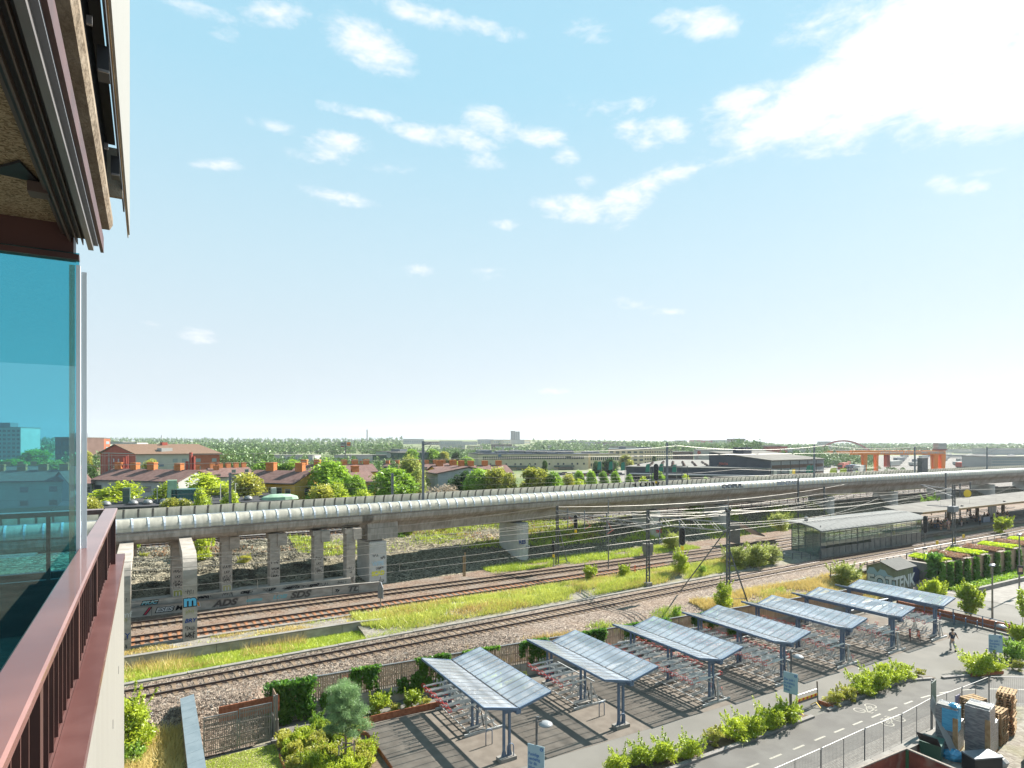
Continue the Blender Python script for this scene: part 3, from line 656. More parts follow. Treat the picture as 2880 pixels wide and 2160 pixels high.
def crown_lumps(rx, ry, h0, h1, rng, n=16, shape='round'):
    out = []
    for i in range(n):
        t = rng.uniform(0, 1); z = h0+(h1-h0)*t
        if shape == 'round': rad = math.sqrt(max(.05, 1-(2*t-1)**2*.9))*(1-.15*t)
        elif shape == 'cone': rad = 1.0-.85*t
        elif shape == 'spread': rad = math.sqrt(max(.05, 1-(t)**2*.8))
        else: rad = 1
        a = rng.uniform(0, 6.283); q = rng.uniform(.25, .72)*rad; s = rng.uniform(.26, .42)*(.6+.4*rad)
        out.append((rx*q*math.cos(a), ry*q*math.sin(a), z, rx*s*1.1, ry*s*1.1, (h1-h0)*.17*rng.uniform(.7, 1.3)))
    return out
TREES = {}
def tree_proto(key, kind, rx, h0, h, n, leaf, mt, shape='round', seed=1, nl=18, trunk=.16, ry=None, shoots=0):
    rng = np.random.default_rng(seed); ry = ry or rx
    L_ = crown_lumps(rx, ry, h0, h, rng, nl, shape); P = lump_points(n, L_, rng)
    if shoots:
        Q = []
        for k in range(shoots):
            a = rng.uniform(0, 6.283); r = rx*rng.uniform(.1, .85); z = h0+(h-h0)*rng.uniform(.45, .9); dx, dy = math.cos(a)*rng.uniform(.1, .6), math.sin(a)*rng.uniform(.1, .6); l = (h-h0)*rng.uniform(.25, .55)
            for q in range(int(n/shoots*.25)):
                t_ = rng.uniform(0, 1); Q.append((math.cos(a)*r+dx*l*t_+rng.normal()*.05*rx*(1.2-t_), math.sin(a)*r+dy*l*t_+rng.normal()*.05*rx*(1.2-t_), z+l*t_))
        P = np.concatenate([P, np.array(Q)])
    crown = leaf_mesh('crown', P, leaf, mt, rng=rng)
    m = MB(); hb = h0+(h-h0)*.45
    m.tube([(0,0,-.3),(0.03,.02,h0*.6),(.05,-.04,hb),(0,0,h0+(h-h0)*.75)], [trunk*1.15, trunk, trunk*.65, trunk*.2], 8)
    for l in L_[::2]:
        z0 = min(hb, l[2])*rng.uniform(.55, .9)
        m.tube([(0,0,z0),(l[0]*.5,l[1]*.5,(z0+l[2])/2+.1),(l[0],l[1],l[2])], [trunk*.42, trunk*.28, trunk*.08], 5, cap=False)
    TREES[key] = (crown, m.mesh('trunk', MT['bark']), kind)
def tree(key, x, y, z, label, s=1.0, group=None, rz=None, sz=None, name=None, cat=None):
    crown, tr, kind = TREES[key]; t = thing(name or kind, label, cat or ('bush' if 'bush' in kind or 'shrub' in kind else 'tree'), (x, y, z), random.uniform(0, 6.28) if rz is None else rz, group)
    mobj('trunk' if 'bush' not in kind else 'stem', tr, t); mobj('crown' if 'bush' not in kind else 'foliage', crown, t)
    t.scale = (s, s, (sz or s)); return t
def blob_bush(name, label, lumps, n, leaf, mt, loc, cat='bush', group=None, seed=3, stems=True, vertical=False, up=.35):
    rng = np.random.default_rng(seed); P = lump_points(n, lumps, rng, .35); P[:, 2] = np.abs(P[:, 2])
    t = thing(name, label, cat, loc, 0, group); mobj('foliage', leaf_mesh('foliage', P, leaf, mt, rng=rng, vertical=vertical, up=up), t)
    if stems:
        m = MB()
        for l in lumps[:10]:
            m.tube([(l[0]*.6, l[1]*.6, -.05), (l[0], l[1], l[2])], [.03, .01], 4, cap=False)
        m.build('stem', MT['bark'], t)
    return t
def scatter(xs0, xs1, f0, f1, n, rng=None, zf=None):
    rng = rng or RNG; x = rng.uniform(xs0, xs1, n); t = rng.uniform(0, 1, n)
    y = np.array([f0(a)+(f1(a)-f0(a))*b for a, b in zip(x, t)]); z = np.array([zf(a, b) for a, b in zip(x, y)]) if callable(zf) else np.full(n, float(zf))
    return np.stack([x, y, z], 1)
def vnoise(x, y, s=1.0):
    return (math.sin(x*.9*s+1.3*math.sin(y*.7*s))+math.sin(y*1.3*s+2.1*math.sin(x*.5*s+1))+math.sin((x+y)*.43*s+.7))/3
# ------------------------------------------------------------------ the balcony this photograph is taken from
YB, YE = 5.67, 6.12
def balcony():
    bl = thing('apartment_building', 'pale clad apartment block with brown balcony railing and glazing at the left edge', 'building', (-.16, 0, 0))
    X = lambda a: a+.16
    def part(m, n, mt, p=bl, smooth=False): return m.build(n, mt, p, smooth=smooth)
    # facade below the balcony and its floor
    part(MB().box(X(-.215), X(-.162), -6, YE, 0, 16.03), 'white_cladding', MT['whiteclad'])
    part(MB().box(X(-5), X(-.217), -6, YE-.02, 0, 15.5), 'facade_body', MT['slabconc'])
    scr = MB()
    for y, z in ((4.9, 15.5), (4.1, 15.45), (3.2, 15.4), (4.9, 14.2), (2.4, 15.5)): scr.box(X(-.162), X(-.160), y-.006, y+.006, z-.05, z)
    part(scr, 'screw', MT['zinc'])
    part(MB().box(X(-.235), X(-.156), -6, YE+.02, 16.03, 16.07), 'sill_cap', MT['browncap'])
    part(MB().box(X(-.262), X(-.238), -6, YE-.02, 15.6, 16.055), 'inner_edge', MT['dark'])
    part(MB().box(X(-5), X(-.27), YE-.06, YE+.0, 15.5, 15.98), 'end_parapet', MT['dark'])
    # railing
    rl = thing('balcony_railing', 'dark red brown metal balcony railing running away from the camera', 'railing', (-.26, 0, 16.07))
    Q = lambda a: a+.26
    hz = 16.5-16.07
    MB().add([(Q(-.276),-1,hz-.035),(Q(-.197),-1,hz-.035),(Q(-.193),-1,hz-.006),(Q(-.199),-1,hz),(Q(-.274),-1,hz),(Q(-.280),-1,hz-.006),
              (Q(-.276),YB,hz-.035),(Q(-.197),YB,hz-.035),(Q(-.193),YB,hz-.006),(Q(-.199),YB,hz),(Q(-.274),YB,hz),(Q(-.280),YB,hz-.006)],
             [(0,6,7,1),(1,7,8,2),(2,8,9,3),(3,9,10,4),(4,10,11,5),(5,11,6,0),(0,1,2,3,4,5),(11,10,9,8,7,6)]).build('handrail', MT['handrail'], rl)
    MB().box(Q(-5), Q(-.281), YB-.1, YB, hz-.035, hz).build('end_handrail', MT['handrail'], rl)
    MB().box(Q(-.258), Q(-.236), -1, YB, 0.0, .03).build('bottom_rail', MT['brownbar'], rl)
    n = 0
    y = .35
    while y < YB-.05:
        big = (n % 9 == 5)
        if big: MB().box(Q(-.262), Q(-.222), y-.022, y+.022, .03, hz-.035).build('post', MT['brownbar'], rl)
        else: MB().box(Q(-.252), Q(-.232), y-.004, y+.004, .03, hz-.035).build('baluster', MT['brownbar'], rl)
        n += 1; y += .11
    MB().box(Q(-.262), Q(-.205), YB-.05, YB, .0, hz-.035).build('post', MT['brownbar'], rl)
    for x in (-.62, -.93, -1.24, -1.55, -1.86):
        MB().box(Q(x-.012), Q(x+.012), YB-.065, YB-.035, -.1, hz-.035).build('baluster', MT['brownbar'], rl)
    MB().box(Q(-5), Q(-.3), YB-.07, YB-.03, -.1, -.07).build('end_bottom_rail', MT['brownbar'], rl)
    # ceiling, glazing tracks, slab edge, upper cladding
    part(MB().box(X(-5), X(-.348), -3, 3.72, 18.05, 18.12), 'wood_wool_ceiling', MT['woodwool'])
    part(MB().box(X(-.348), X(-.334), -3, 3.62, 18.0, 18.06), 'inner_profile', MT['aludark'])
    part(MB().box(X(-.334), X(-.246), -3, 3.60, 17.99, 18.07), 'track_channel', MT['dark'])
    part(MB().box(X(-.318), X(-.311), -3, 3.62, 17.965, 17.99).box(X(-.289), X(-.284), -3, 3.62, 17.965, 17.99).box(X(-.266), X(-.262), -3, 3.62, 17.965, 17.99), 'track_lip', MT['aludark'])
    part(MB().box(X(-.246), X(-.224), -3, 3.66, 17.955, 18.0), 'outer_profile', MT['alu'])
    part(MB().box(X(-.224), X(-.206), -3, 3.68, 17.985, 18.05), 'flashing', mat('flashing_grey', (.12,.13,.15), None, rough=.6))
    part(MB().box(X(-.206), X(-.192), -3, 3.85, 18.0, 18.08), 'flashing_lower', MT['brownbar'])
    part(MB().box(X(-.36), X(-.262), -3, 3.85, 18.14, 18.3), 'upper_channel', MT['dark'])
    sc = MB().add([(X(-.30),-3,18.27),(X(-.188),-3,18.27),(X(-.172),-3,18.30),(X(-.172),-3,18.34),(X(-.30),-3,18.37),
                   (X(-.30),4.35,18.27),(X(-.188),4.35,18.27),(X(-.172),4.35,18.30),(X(-.172),4.35,18.34),(X(-.30),4.35,18.37)],
                  [(0,5,6,1),(1,6,7,2),(2,7,8,3),(3,8,9,4),(4,9,5,0),(0,1,2,3,4),(9,8,7,6,5)])
    part(sc, 'slab_edge', MT['slabconc'])
    part(MB().box(X(-.235), X(-.23), -3, 4.3, 18.262, 18.27), 'drip_groove', MT['dark'])
    part(MB().box(X(-.30), X(-.20), -3, 4.3, 18.375, 18.86), 'cavity_shade_block', MT['dark'])  # dark block put in for the shade inside the gap
    part(MB().box(X(-.138), X(-.129), -3, 5.0, 18.60, 20.5), 'backing_sheet', MT['dark'])
    part(MB().box(X(-.30), X(-.158), -3, 4.3, 18.76, 18.775), 'cavity_closure', MT['dark'])
    for y in (1.93, 3.0, 4.1):
        br = part(MB().box(X(-.17), X(-.129), y-.05, y+.05, 18.50, 18.508).box(X(-.17), X(-.129), y-.05, y-.045, 18.508, 18.6), 'bracket', MT['dark'])
        part(MB().box(X(-.166), X(-.129), y-.058, y-.05, 18.49, 18.5), 'bracket_edge', MT['alu'])
        part(MB().box(X(-.188), X(-.17), y-.3, y-.285, 18.53, 18.56), 'bolt', MT['alu'])
    part(MB().box(X(-.30), X(-.130), 4.56, 4.60, 18.55, 18.85), 'end_board', MT['slabconc'])
    part(MB().box(X(-.129), X(-.123), -3, 5.75, 18.64, 21.5), 'board_edge', MT['lumber'])
    part(MB().box(X(-.123), X(-.113), -3, 5.7, 18.65, 21.5), 'upper_white_cladding', MT['whiteclad'])
    part(MB().box(X(-.122), X(-.107), -3, 5.9, 20.7, 21.5), 'trim', MT['browncap'])
    # beam over the glass and the glass itself
    part(MB().box(X(-5), X(-.30), 3.60, 3.72, 17.90, 18.06), 'glazing_head', MT['brownbar'])
    part(MB().prism([(X(-.52),3.02),(X(-.40),2.86),(X(-.365),3.05)], 18.035, 18.045), 'corner_fitting', MT['dark'])
    part(MB().box(X(-.40), X(-.33), 3.02, 3.1, 17.99, 18.03), 'fitting_block', MT['aludark'])
    g = thing('glass_screen', 'turquoise tinted glass screen at the end of the balcony', 'glass screen', (-.275, 3.57, 15.55))
    MB().box(-4.7, 0, 0, .012, 0, 2.36).build('glass_pane', MT['tealglass'], g)
    MB().box(-.012, .004, -.014, .02, 0, 2.30).build('edge_profile', MT['clearedge'], g)
    MB().box(-.040, -.018, -.004, .016, 0, 2.30).build('clear_seal', MT['stationglass'], g)
    MB().box(.008, .03, -.010, -.004, 0.2, 2.27).build('pane_edge', MT['clearedge'], g)
    MB().box(-4.7, 0, -.02, .03, 2.325, 2.35).build('top_rail', MT['brownbar'], g)
    # inside of the corner: dark floor parapet seen through the pane
    part(MB().box(X(-3.2), X(-3.1), 3.6, YB, 15.5, 18), 'partition', MT['mastgrey'])
balcony()
_c, _s = math.cos(R(.37)), math.sin(R(.37))
for o in COL.objects:
    if o.parent is None and o.get('category') in ('railing', 'glass screen') or o.get('category') == 'building': x, y, z = o.location; o.location = (x*_c-y*_s, x*_s+y*_c, z); o.rotation_euler[2] += R(.37)
# ------------------------------------------------------------------ larch fence with ivy
def fence():
    pts = [(6.35, 39.35), (31.65, 37.6), (48.2, 36.4), (62.5, 35.4)]
    b = (6.35, 39.35, 0); t = thing('larch_fence', 'long fence of vertical larch slats on a grey concrete plinth between bicycle park and tracks', 'fence', b)
    path = [(a-b[0], c-b[1]) for a, c in pts]; q = resample(path, 2.0)
    MB().sweep(path, [(-.1,0),(.22,0),(.22,.98),(-.1,.85)]).build('plinth', MT['concrete'], t)
    MB().sweep(path, [(-.06,2.42),(.10,2.42),(.10,2.47),(-.06,2.47)]).build('top_rail', MT['zinc'], t)
    for z in (1.05, 1.7, 2.3): MB().sweep(path, [(.03,z),(.07,z),(.07,z+.08),(.03,z+.08)]).build('cross_rail', MT['woodgrey'], t)
    for (x0, y0), (x1, y1) in zip(q, q[1:]):
        MB().box(x0-.04, x0+.04, y0+.07, y0+.15, .9, 2.42).build('post', MT['zincdark'], t)
        m = MB(); n = 14
        for i in range(n):
            k = (i+.5)/n; x = x0+(x1-x0)*k; y = y0+(y1-y0)*k; m.box(x-.045, x+.045, y-.025, y+.02, .72+random.uniform(-.01,.01), 2.41)
        m.build('slat_panel', MT['wood'], t)
    e = MB().box(-.2,.0,-1.9,-.05,0,1.0); e.build('end_plinth', MT['concrete'], t)
    MB().box(-.16,-.06,-2.0,-1.9,0,2.5).build('end_post', MT['woodgrey'], t)
    m = MB()
    for i in range(18): m.box(-.13,-.09,-1.85+i*.1,-1.79+i*.1,.7,2.41)
    m.build('end_slat_panel', MT['wood'], t)
fence()
def ivy(x0, x1, ztop, zbot, n, label, off=.16, seed=1, mt='ivy', dens='hang', spill=.25):
    rng = np.random.default_rng(seed); cx = (x0+x1)/2; cy = yF(cx)
    k = max(4, int((x1-x0)*5)); H = ztop-zbot; sid = rng.integers(0, k, n); sx = rng.uniform(x0, x1, k); u = rng.uniform(0, 1, n)
    ln = H*np.clip(rng.beta(1.6, 1.3, k) if dens != 'full' else rng.uniform(.75, 1.05, k), .12, 1.1)
    if dens == 'climb': z = zbot+ln[sid]*u**.8
    else: z = ztop-ln[sid]*u**(.9 if dens == 'full' else 1.15)
    x = sx[sid]+rng.normal(0, .13 if dens != 'full' else .2, n)*(1.1-.5*u)+.12*np.sin(z*4+sid)
    y = np.array([yF(a) for a in x])-off*rng.uniform(.2, 1.6, n)
    P = np.stack([x-cx, y-cy, z], 1)
    t = thing('ivy', label, 'climbing plant', (cx, cy, 0), 0, 'climbing plants on the larch fence')
    mobj('leaves', leaf_mesh('leaves', P, .095, MT[mt], rng=rng, up=.1), t)
    m = MB()
    for k in range(4):
        a = rng.uniform(x0, x1)-cx; m.tube([(a, -.1, .0), (a+.15, -.08, 1.2), (a+.05, -.08, ztop-.2)], .015, 4)
    m.build('stem', MT['bark'], t); return t
ivy(6.2, 8.6, 2.62, .1, 4200, 'dense dark ivy mass covering the left end of the larch fence beside the gate', .42, 1, dens='full')
ivy(11.1, 12.8, 2.6, .6, 1700, 'ivy hanging from the fence top behind the pine tree', .25, 2)
ivy(13.0, 17.4, 1.75, .5, 2200, 'dark low ivy climbing the fence bottom behind planter left of the first shelter', .2, 3, dens='climb')
ivy(15.5, 17.6, 2.6, .7, 1500, 'ivy draped behind the upper corner of the first shelter', .2, 4)
ivy(18.6, 21.2, 2.55, 1.9, 900, 'short fringe of ivy along fence top between first and second shelters', .2, 5)
ivy(22.6, 25.5, 2.55, .6, 2300, 'pair of hanging ivy strands behind the second shelter', .22, 6)
ivy(28.0, 30.6, 2.55, .6, 2200, 'wide ivy curtain left of the third shelter', .2, 7)
ivy(32.4, 36.9, 2.6, .5, 3000, 'wide ivy curtain between the third and fourth shelters', .22, 8)
ivy(9.2, 11.0, 1.5, .3, 700, 'thin low ivy sprays behind the pine tree', .2, 12, dens='climb')
ivy(39.5, 42.5, 2.55, 1.0, 1800, 'ivy on the fence between the fourth and fifth shelters', .2, 9)
ivy(43.5, 46.0, 1.6, .3, 1200, 'low ivy behind the fifth shelter, last before bare slats', .2, 10, dens='climb')
# ------------------------------------------------------------------ gate and clad side wall
def gate():
    t = thing('double_gate', 'grey wooden double gate of vertical bars beside the ivy', 'gate', (2.35, 36.95, 0.02))
    W2 = 1.72
    for k in range(2):
        x0 = .05+k*(W2+.06); z1 = 2.15+.1*k
        f = MB()
        f.box(x0, x0+.07, 0, .06, .08, z1).box(x0+W2-.07, x0+W2, 0, .06, .08, z1)
        f.box(x0+.07, x0+W2-.07, 0, .06, z1-.06, z1)
        lf = f.build('gate_leaf', MT['zinc'], t)
        s = MB()
        for i in range(17):
            x = x0+.14+i*(W2-.28)/16; s.box(x-.022, x+.022, -.03, -.005, .1, z1-.08)
        s.build('bars', MT['woodgrey'], lf)
        r = MB()
        for z in (.25, .85, 1.45, 1.95): r.box(x0+.075, x0+W2-.075, .0, .04, z, z+.07)
        r.build('cross_rail', MT['woodgrey'], lf)
    MB().box(2*W2+.2, 2*W2+.28, -.05, .05, 0, 2.6).build('gate_post', MT['zinc'], t)
    MB().box(2*W2+.05, 2*W2+.5, -.25, .2, 0, .14).build('post_footing', MT['conc_light'], t)
gate()
def side_wall():
    t = thing('clad_side_wall', 'wood clad wall end with pale sheet metal coping left of the gate', 'wall', (1.75, 40.0, 0))
    # runs towards the building, coping tilted; plan x about 1.4..2.2
    x0, x1, ya, yb = -.33, .36, 0.0, -30.0
    MB().box(x0+.06, x1-.1, yb, ya-.03, 0, 2.25).build('wall_body', MT['woodgrey'], t)
    m = MB(); n = int(abs(yb)/.14)
    for i in range(n): m.box(x0+.02, x0+.06, ya-.06-i*.14-.09, ya-.06-i*.14, .1, 2.28)
    m.build('cladding_slats', MT['wood'], t)
    step = 1.05; k = 0; y = ya
    c = MB()
    while y > yb:
        y2 = max(yb, y-step); c.add([(x0-.02, y2+.012, 2.34), (x1, y2+.012, 2.46), (x1, y, 2.46), (x0-.02, y, 2.34), (x0-.02, y2+.012, 2.26), (x1, y2+.012, 2.38), (x1, y, 2.38), (x0-.02, y, 2.26)], [(0,1,2,3),(4,7,6,5),(0,4,5,1),(1,5,6,2),(2,6,7,3),(3,7,4,0)]); y = y2
    c.build('metal_coping', mat('zinc_coping', (.13,.165,.185), (.16,.195,.215), 1.5, .6, .0), t)
side_wall()
# ------------------------------------------------------------------ bicycle shelters
def make_shelter(label, x, y0):
    t = thing('bicycle_shelter', label, 'bicycle shelter', (x, y0, 0), 0, 'butterfly roofed bicycle shelters')
    Lg = 8.55; zv, ze_, hw = 2.80, 3.25, 2.08
    m = MB().box(-.13, .13, 0, Lg, zv-.28, zv-.06); m.build('valley_beam', MT['bluesteel'], t)
    MB().box(-.03, .03, -.01, Lg+.01, zv+.0, zv+.02).build('valley_gutter', MT['dark'], t)
    for s in (-1, 1):
        f = MB()
        f.bar((s*hw, 0, ze_), (s*hw, Lg, ze_), .07, .13).bar((s*.05, 0.035, zv-.01), (s*hw, 0.035, ze_), .07, .13).bar((s*.05, Lg-.035, zv-.01), (s*hw, Lg-.035, ze_), .07, .13)
        f.build('edge_frame', MT['bluesteel'], t)
        n = 13
        for k in range(1, n):
            y = Lg*k/n; MB().bar((s*.06, y, zv-.03), (s*(hw-.04), y, ze_-.03), .045, .06).build('rafter', MT['bluesteel'], t)
        g = MB(); c = MB()
        for k in range(n):
            ya, yb = Lg*k/n+.035, Lg*(k+1)/n-.035
            g.add([(s*.06, ya, zv+.025), (s*hw, ya, ze_+.07), (s*hw, yb, ze_+.07), (s*.06, yb, zv+.025)], [(0,1,2,3)])
            c.bar((s*.06, yb+.035, zv+.03), (s*hw, yb+.035, ze_+.075), .05, .012)
        g.build('roof_panes', MT['roofglass'], t); c.build('cover_strips', MT['zinc'], t)
    for y in (.45, 4.2, 8.1):
        for s in (-.17, .17):
            p = MB().box(-.5+s-.055, -.5+s+.055, y-.07, y+.07, .2, zv-.1)
            p.add([(-.5+s-.055-.12,y-.02,.2),(-.5+s+.055+.12,y-.02,.2),(-.5+s+.055,y-.02,.62),(-.5+s-.055,y-.02,.62),(-.5+s-.055-.12,y+.02,.2),(-.5+s+.055+.12,y+.02,.2),(-.5+s+.055,y+.02,.62),(-.5+s-.055,y+.02,.62)],[(0,1,2,3),(7,6,5,4),(0,4,5,1),(1,5,6,2),(2,6,7,3),(3,7,4,0)])
            p.build('post', MT['bluesteel'], t)
        MB().box(-.5-.5, -.5+.5, y-.26, y+.26, 0, .2).build('concrete_footing', MT['conc_light'], t)
        a = MB()
        for s in (-1, 1):
            a.add([(s*.02,y-.05,zv-.34),(s*.02,y-.05,zv-.08),(s*(hw-.05),y-.05,ze_-.12),(s*(hw-.05),y-.05,ze_-.05),(s*.02,y+.05,zv-.34),(s*.02,y+.05,zv-.08),(s*(hw-.05),y+.05,ze_-.12),(s*(hw-.05),y+.05,ze_-.05)],
                  [(0,1,3,2),(4,6,7,5),(0,2,6,4),(1,5,7,3),(2,3,7,6),(0,4,5,1)])
        a.box(-.72, .13, y-.06, y+.06, zv-.30, zv-.12)
        a.build('cantilever_arm', MT['bluesteel'], t)
    return t
ordn = ['nearest of the seven glass roofed bicycle shelters, beside the Punktliga sign', 'second bicycle shelter from the left, between two pairs of blue hoops', 'third bicycle shelter from the left, with its near post at the plaza middle', 'fourth bicycle shelter, behind the Fler jobb sign beside the barrier', 'fifth bicycle shelter, third from the right', 'sixth bicycle shelter, next to last before the railing', 'farthest right bicycle shelter, with orange bicycle beneath and person walking past']
SX = [(16.95, 28.05), (24.75, 27.85), (32.25, 27.6), (39.3, 27.35), (46.3, 27.2), (52.9, 26.95), (59.5, 26.85)]
sh0 = make_shelter(ordn[0], *SX[0])
for (x, y), l in zip(SX[1:], ordn[1:]): dup(sh0, loc=(x, y, 0), label=l)
for (x, y) in SX:   # darker asphalt bay under each shelter
    pass
struct(MB().add([(a, b_, .006) for a, b_ in ((8.5, 27.6), (61.5, 26.6), (61.5, 35.0), (32, 37.2), (8.5, 36.2))], [(0,1,2,3,4)]).build('bay_paving', MT['pavebrown']))
# ------------------------------------------------------------------ two tier racks
def make_rack(label, x, y, double, low=()):
    """x,y = near left corner of the base; 10 places 0.4 m apart, trays along x"""
    t = thing('two_tier_bicycle_rack', label, 'bicycle rack', (x, y, 0), 0, 'two tier bicycle racks under the shelters')
    n = 10; ln = .42*n
    f = MB()
    for yy in (0, ln): f.bar((-.1, yy, .07), (2.45, yy, .07), .11, .13)
    for xx in (.25, 1.15, 2.05): f.bar((xx, 0, .16), (xx, ln, .16), .05)
    f.build('base_frame', MT['rackzinc'], t)
    u = MB()
    for yy in (.02, ln/2, ln-.02):
        u.bar((1.35, yy, .1), (1.28, yy, 1.5), .09, .07).bar((1.9, yy, .1), (1.4, yy, 1.2), .05)
    u.bar((.75, 0, 1.42), (.75, ln, 1.42), .07).bar((1.55, 0, 1.5), (1.55, ln, 1.5), .07)
    u.build('upright_frame', MT['rackzinc'], t)
    s = MB()
    for yy in (.06, ln-.1): s.bar((1.18, yy, .35), (1.02, yy, 1.25), .045)
    s.build('gas_strut', MT['black'], t)
    low_me = MB(); a = low_me
    a.bar((0, 0, .20), (1.9, 0, .24), .07, .035); a.bar((.95, 0, .26), (1.35, 0, .62), .06, .05)
    for dx in (.82, 1.02): a.tube([(dx, -.10, .25), (dx+.03, -.09, .62), (dx+.05, 0, .74), (dx+.03, .09, .62), (dx, .10, .25)], .011, 4)
    a.tube([(1.3, -.12, .6), (1.42, -.1, .78), (1.42, .1, .78), (1.3, .12, .6)], .011, 4); a.bar((0,-.035,.235),(1.9,-.035,.275),.008,.045).bar((0,.035,.235),(1.9,.035,.275),.008,.045)
    lme = low_me.mesh('lower_tray', MT['rackzinc'])
    um = MB(); um.bar((0, 0, 0), (2.0, 0, .05), .085, .045).bar((0,-.04,.035),(2.0,-.04,.085),.01,.05).bar((0,.04,.035),(2.0,.04,.085),.01,.05)
    for dx in (.9, 1.15): um.tube([(dx, -.1, .03), (dx+.04, -.09, .3), (dx+.05, .09, .3), (dx, .1, .03)], .011, 4)
    ume = um.mesh('upper_tray', MT['tray'])
    hm = MB()
    hm.tube([(.12+.0, -.09, .03)]+[(-.0+.10*math.cos(k), -.09+.02*math.sin(k), .08+.11*math.sin(k)) for k in [math.pi*j/5 for j in range(10)]]+[(.12, -.09, .03)], .015, 4)
    hm.tube([(.12, .09, .03)]+[(-.0+.10*math.cos(k), .09, .08+.11*math.sin(k)) for k in [math.pi*j/5 for j in range(10)]]+[(.12, .09, .03)], .015, 4)
    hm.bar((-.02, 0, -.04), (.22, 0, -.05), .07, .035).bar((.55, 0, -.035), (.9, 0, -.055), .04, .035)
    hme = hm.mesh('red_handle', MT['red'])
    k = 0
    for i in range(n):
        yy = .21+.42*i
        o = mobj('lower_tray', lme, t, (.05+(.3 if i % 2 else 0), yy, 0 if i % 2 else .12))
        o = mobj('upper_tray', ume, t, (-1.0, yy, 1.62+(.12 if i % 2 else 0))); mobj('red_handle', hme, o)
        if double:
            yy2 = yy+.20
            o = mobj('upper_tray', ume, t, (2.0, yy2, 1.62+(.1 if i % 2 else 0)), math.pi)
            if i in low: o.location = (2.55, yy2, .35); o.rotation_euler = (0, R(40), math.pi); o.rotation_mode = 'XYZ'
            mobj('red_handle', hme, o)
    return t
racks = [(15.7, 31.9, False, (), 'rack unit under the nearest shelter with red handles to the left'),
 (23.3, 31.6, False, (), 'rack unit under the second shelter'),
 (30.75, 27.75, True, (1, 3), 'near rack unit of the third shelter with trays pulled down'),
 (30.7, 32.0, True, (), 'rear rack unit of the third shelter beside the ivy'),
 (37.7, 27.5, True, (), 'near rack unit of the fourth shelter behind the Fler jobb sign'),
 (37.6, 31.75, True, (2, 6), 'rear rack unit of the fourth shelter'),
 (44.7, 27.3, True, (0, 4, 7), 'near rack unit of the fifth shelter with trays pulled down'),
 (44.6, 31.6, True, (), 'rear rack unit of the fifth shelter by the fence'),
 (51.3, 27.1, True, (2, 3, 5), 'near rack unit of the sixth shelter with trays pulled down'),
 (51.2, 31.4, True, (), 'rear rack unit of the sixth shelter by the fence'),
 (57.9, 27.0, True, (), 'rack unit of the farthest shelter beside the orange bicycle')]
for x, y, d, lo, l in racks: make_rack('galvanised two tier '+l, x, y, d, lo)
# ------------------------------------------------------------------ hoops
def hoop_mesh(w=.40, h=.9):
    m = MB(); r = w/2
    pts = [(-r, 0, 0), (-r, 0, h-r)]+[(-r*math.cos(a), 0, h-r+r*math.sin(a)) for a in [math.pi*k/8 for k in range(1, 8)]]+[(r, 0, h-r), (r, 0, 0)]
    return m.tube(pts, .028, 8).mesh('cycle_hoop', MT['bluesteel'], True)
HM = hoop_mesh()
hoops = [(16.4, 30.4, 0, 'blue steel hoop between first shelter posts, behind its twin'), (16.6, 28.35, 0, 'blue steel hoop beside the near post of the first shelter'),
 (24.2, 30.05, 0, 'blue steel hoop right of the second shelter rack, the rear one'), (24.2, 28.1, 0, 'blue steel hoop just left of the near post of second shelter'),
 (64.9, 28.4, .3, 'blue steel hoop by the railing, farthest of three behind the walking person'), (64.9, 27.45, .3, 'blue steel hoop by the railing, middle of three beside the walking person'), (64.8, 26.5, .3, 'blue steel hoop by the railing, nearest of the three'),
 (64.9, 29.6, .3, 'blue steel hoop by the railing partly hidden behind the last shelter post'),
 (56.6, 22.4, 1.2, 'blue steel hoop left of the right hand Fler jobb sign, leftmost of four'), (57.3, 22.3, 1.2, 'blue steel hoop behind the right hand sign pole, second of four'), (58.2, 22.1, 1.2, 'blue steel hoop right of the right hand sign, third of four'), (59.3, 21.9, 1.2, 'blue steel hoop half hidden by the bush at the right edge, last of four')]
for x, y, rz, l in hoops: tag(mobj('cycle_hoop', HM, None, (x-.0, y, 0), rz), l, 'bicycle stand', 'blue steel bicycle hoops')
# ------------------------------------------------------------------ steel railing at the right end of the plaza
def railing(label, pts, h, z, n_rails=2, sp=2.6, m=None, name='railing', curb=True, group=None, post=.05, zf=None):
    m = m or MT['bluesteel']; b = (pts[0][0], pts[0][1], z); P = [(a-b[0], c-b[1]) for a, c in pts]
    t = thing(name, label, 'railing', b, 0, group)
    for q in resample(P, sp)+[P[-1]]: MB().box(q[0]-post, q[0]+post, q[1]-post*.6, q[1]+post*.6, 0, h).build('post', m, t)
    for k in range(n_rails):
        zz = h*(1-.55*k/max(1, n_rails-1)) if n_rails > 1 else h
        MB().tube([(a, c, zz) for a, c in P], .03 if k == 0 else .022, 6).build('rail', m, t)
    if curb: MB().sweep(P, [(-.12,0),(.12,0),(.12,.16),(-.12,.16)]).build('kerb', MT['conc_light'], t)
    return t
railing('blue grey steel railing on a pale kerb behind the walking person', [(66.3, 34.2), (66.2, 29.6), (65.2, 23.2), (64.4, 16)], 1.15, 0)
railing('blue grey steel railing along the top end of the plaza under the last shelter', [(59.0, 35.2), (66.3, 34.2)], 1.15, 0, curb=False)
# planted strip behind the railing in corten
MB_ = MB
tag(MB().box(0, .12, 0, 11.5, 0, .7).build('corten_edging', MT['corten'], loc=(66.7, 23.0, 0)), 'rusty corten edging behind the blue railing', 'planter edging')
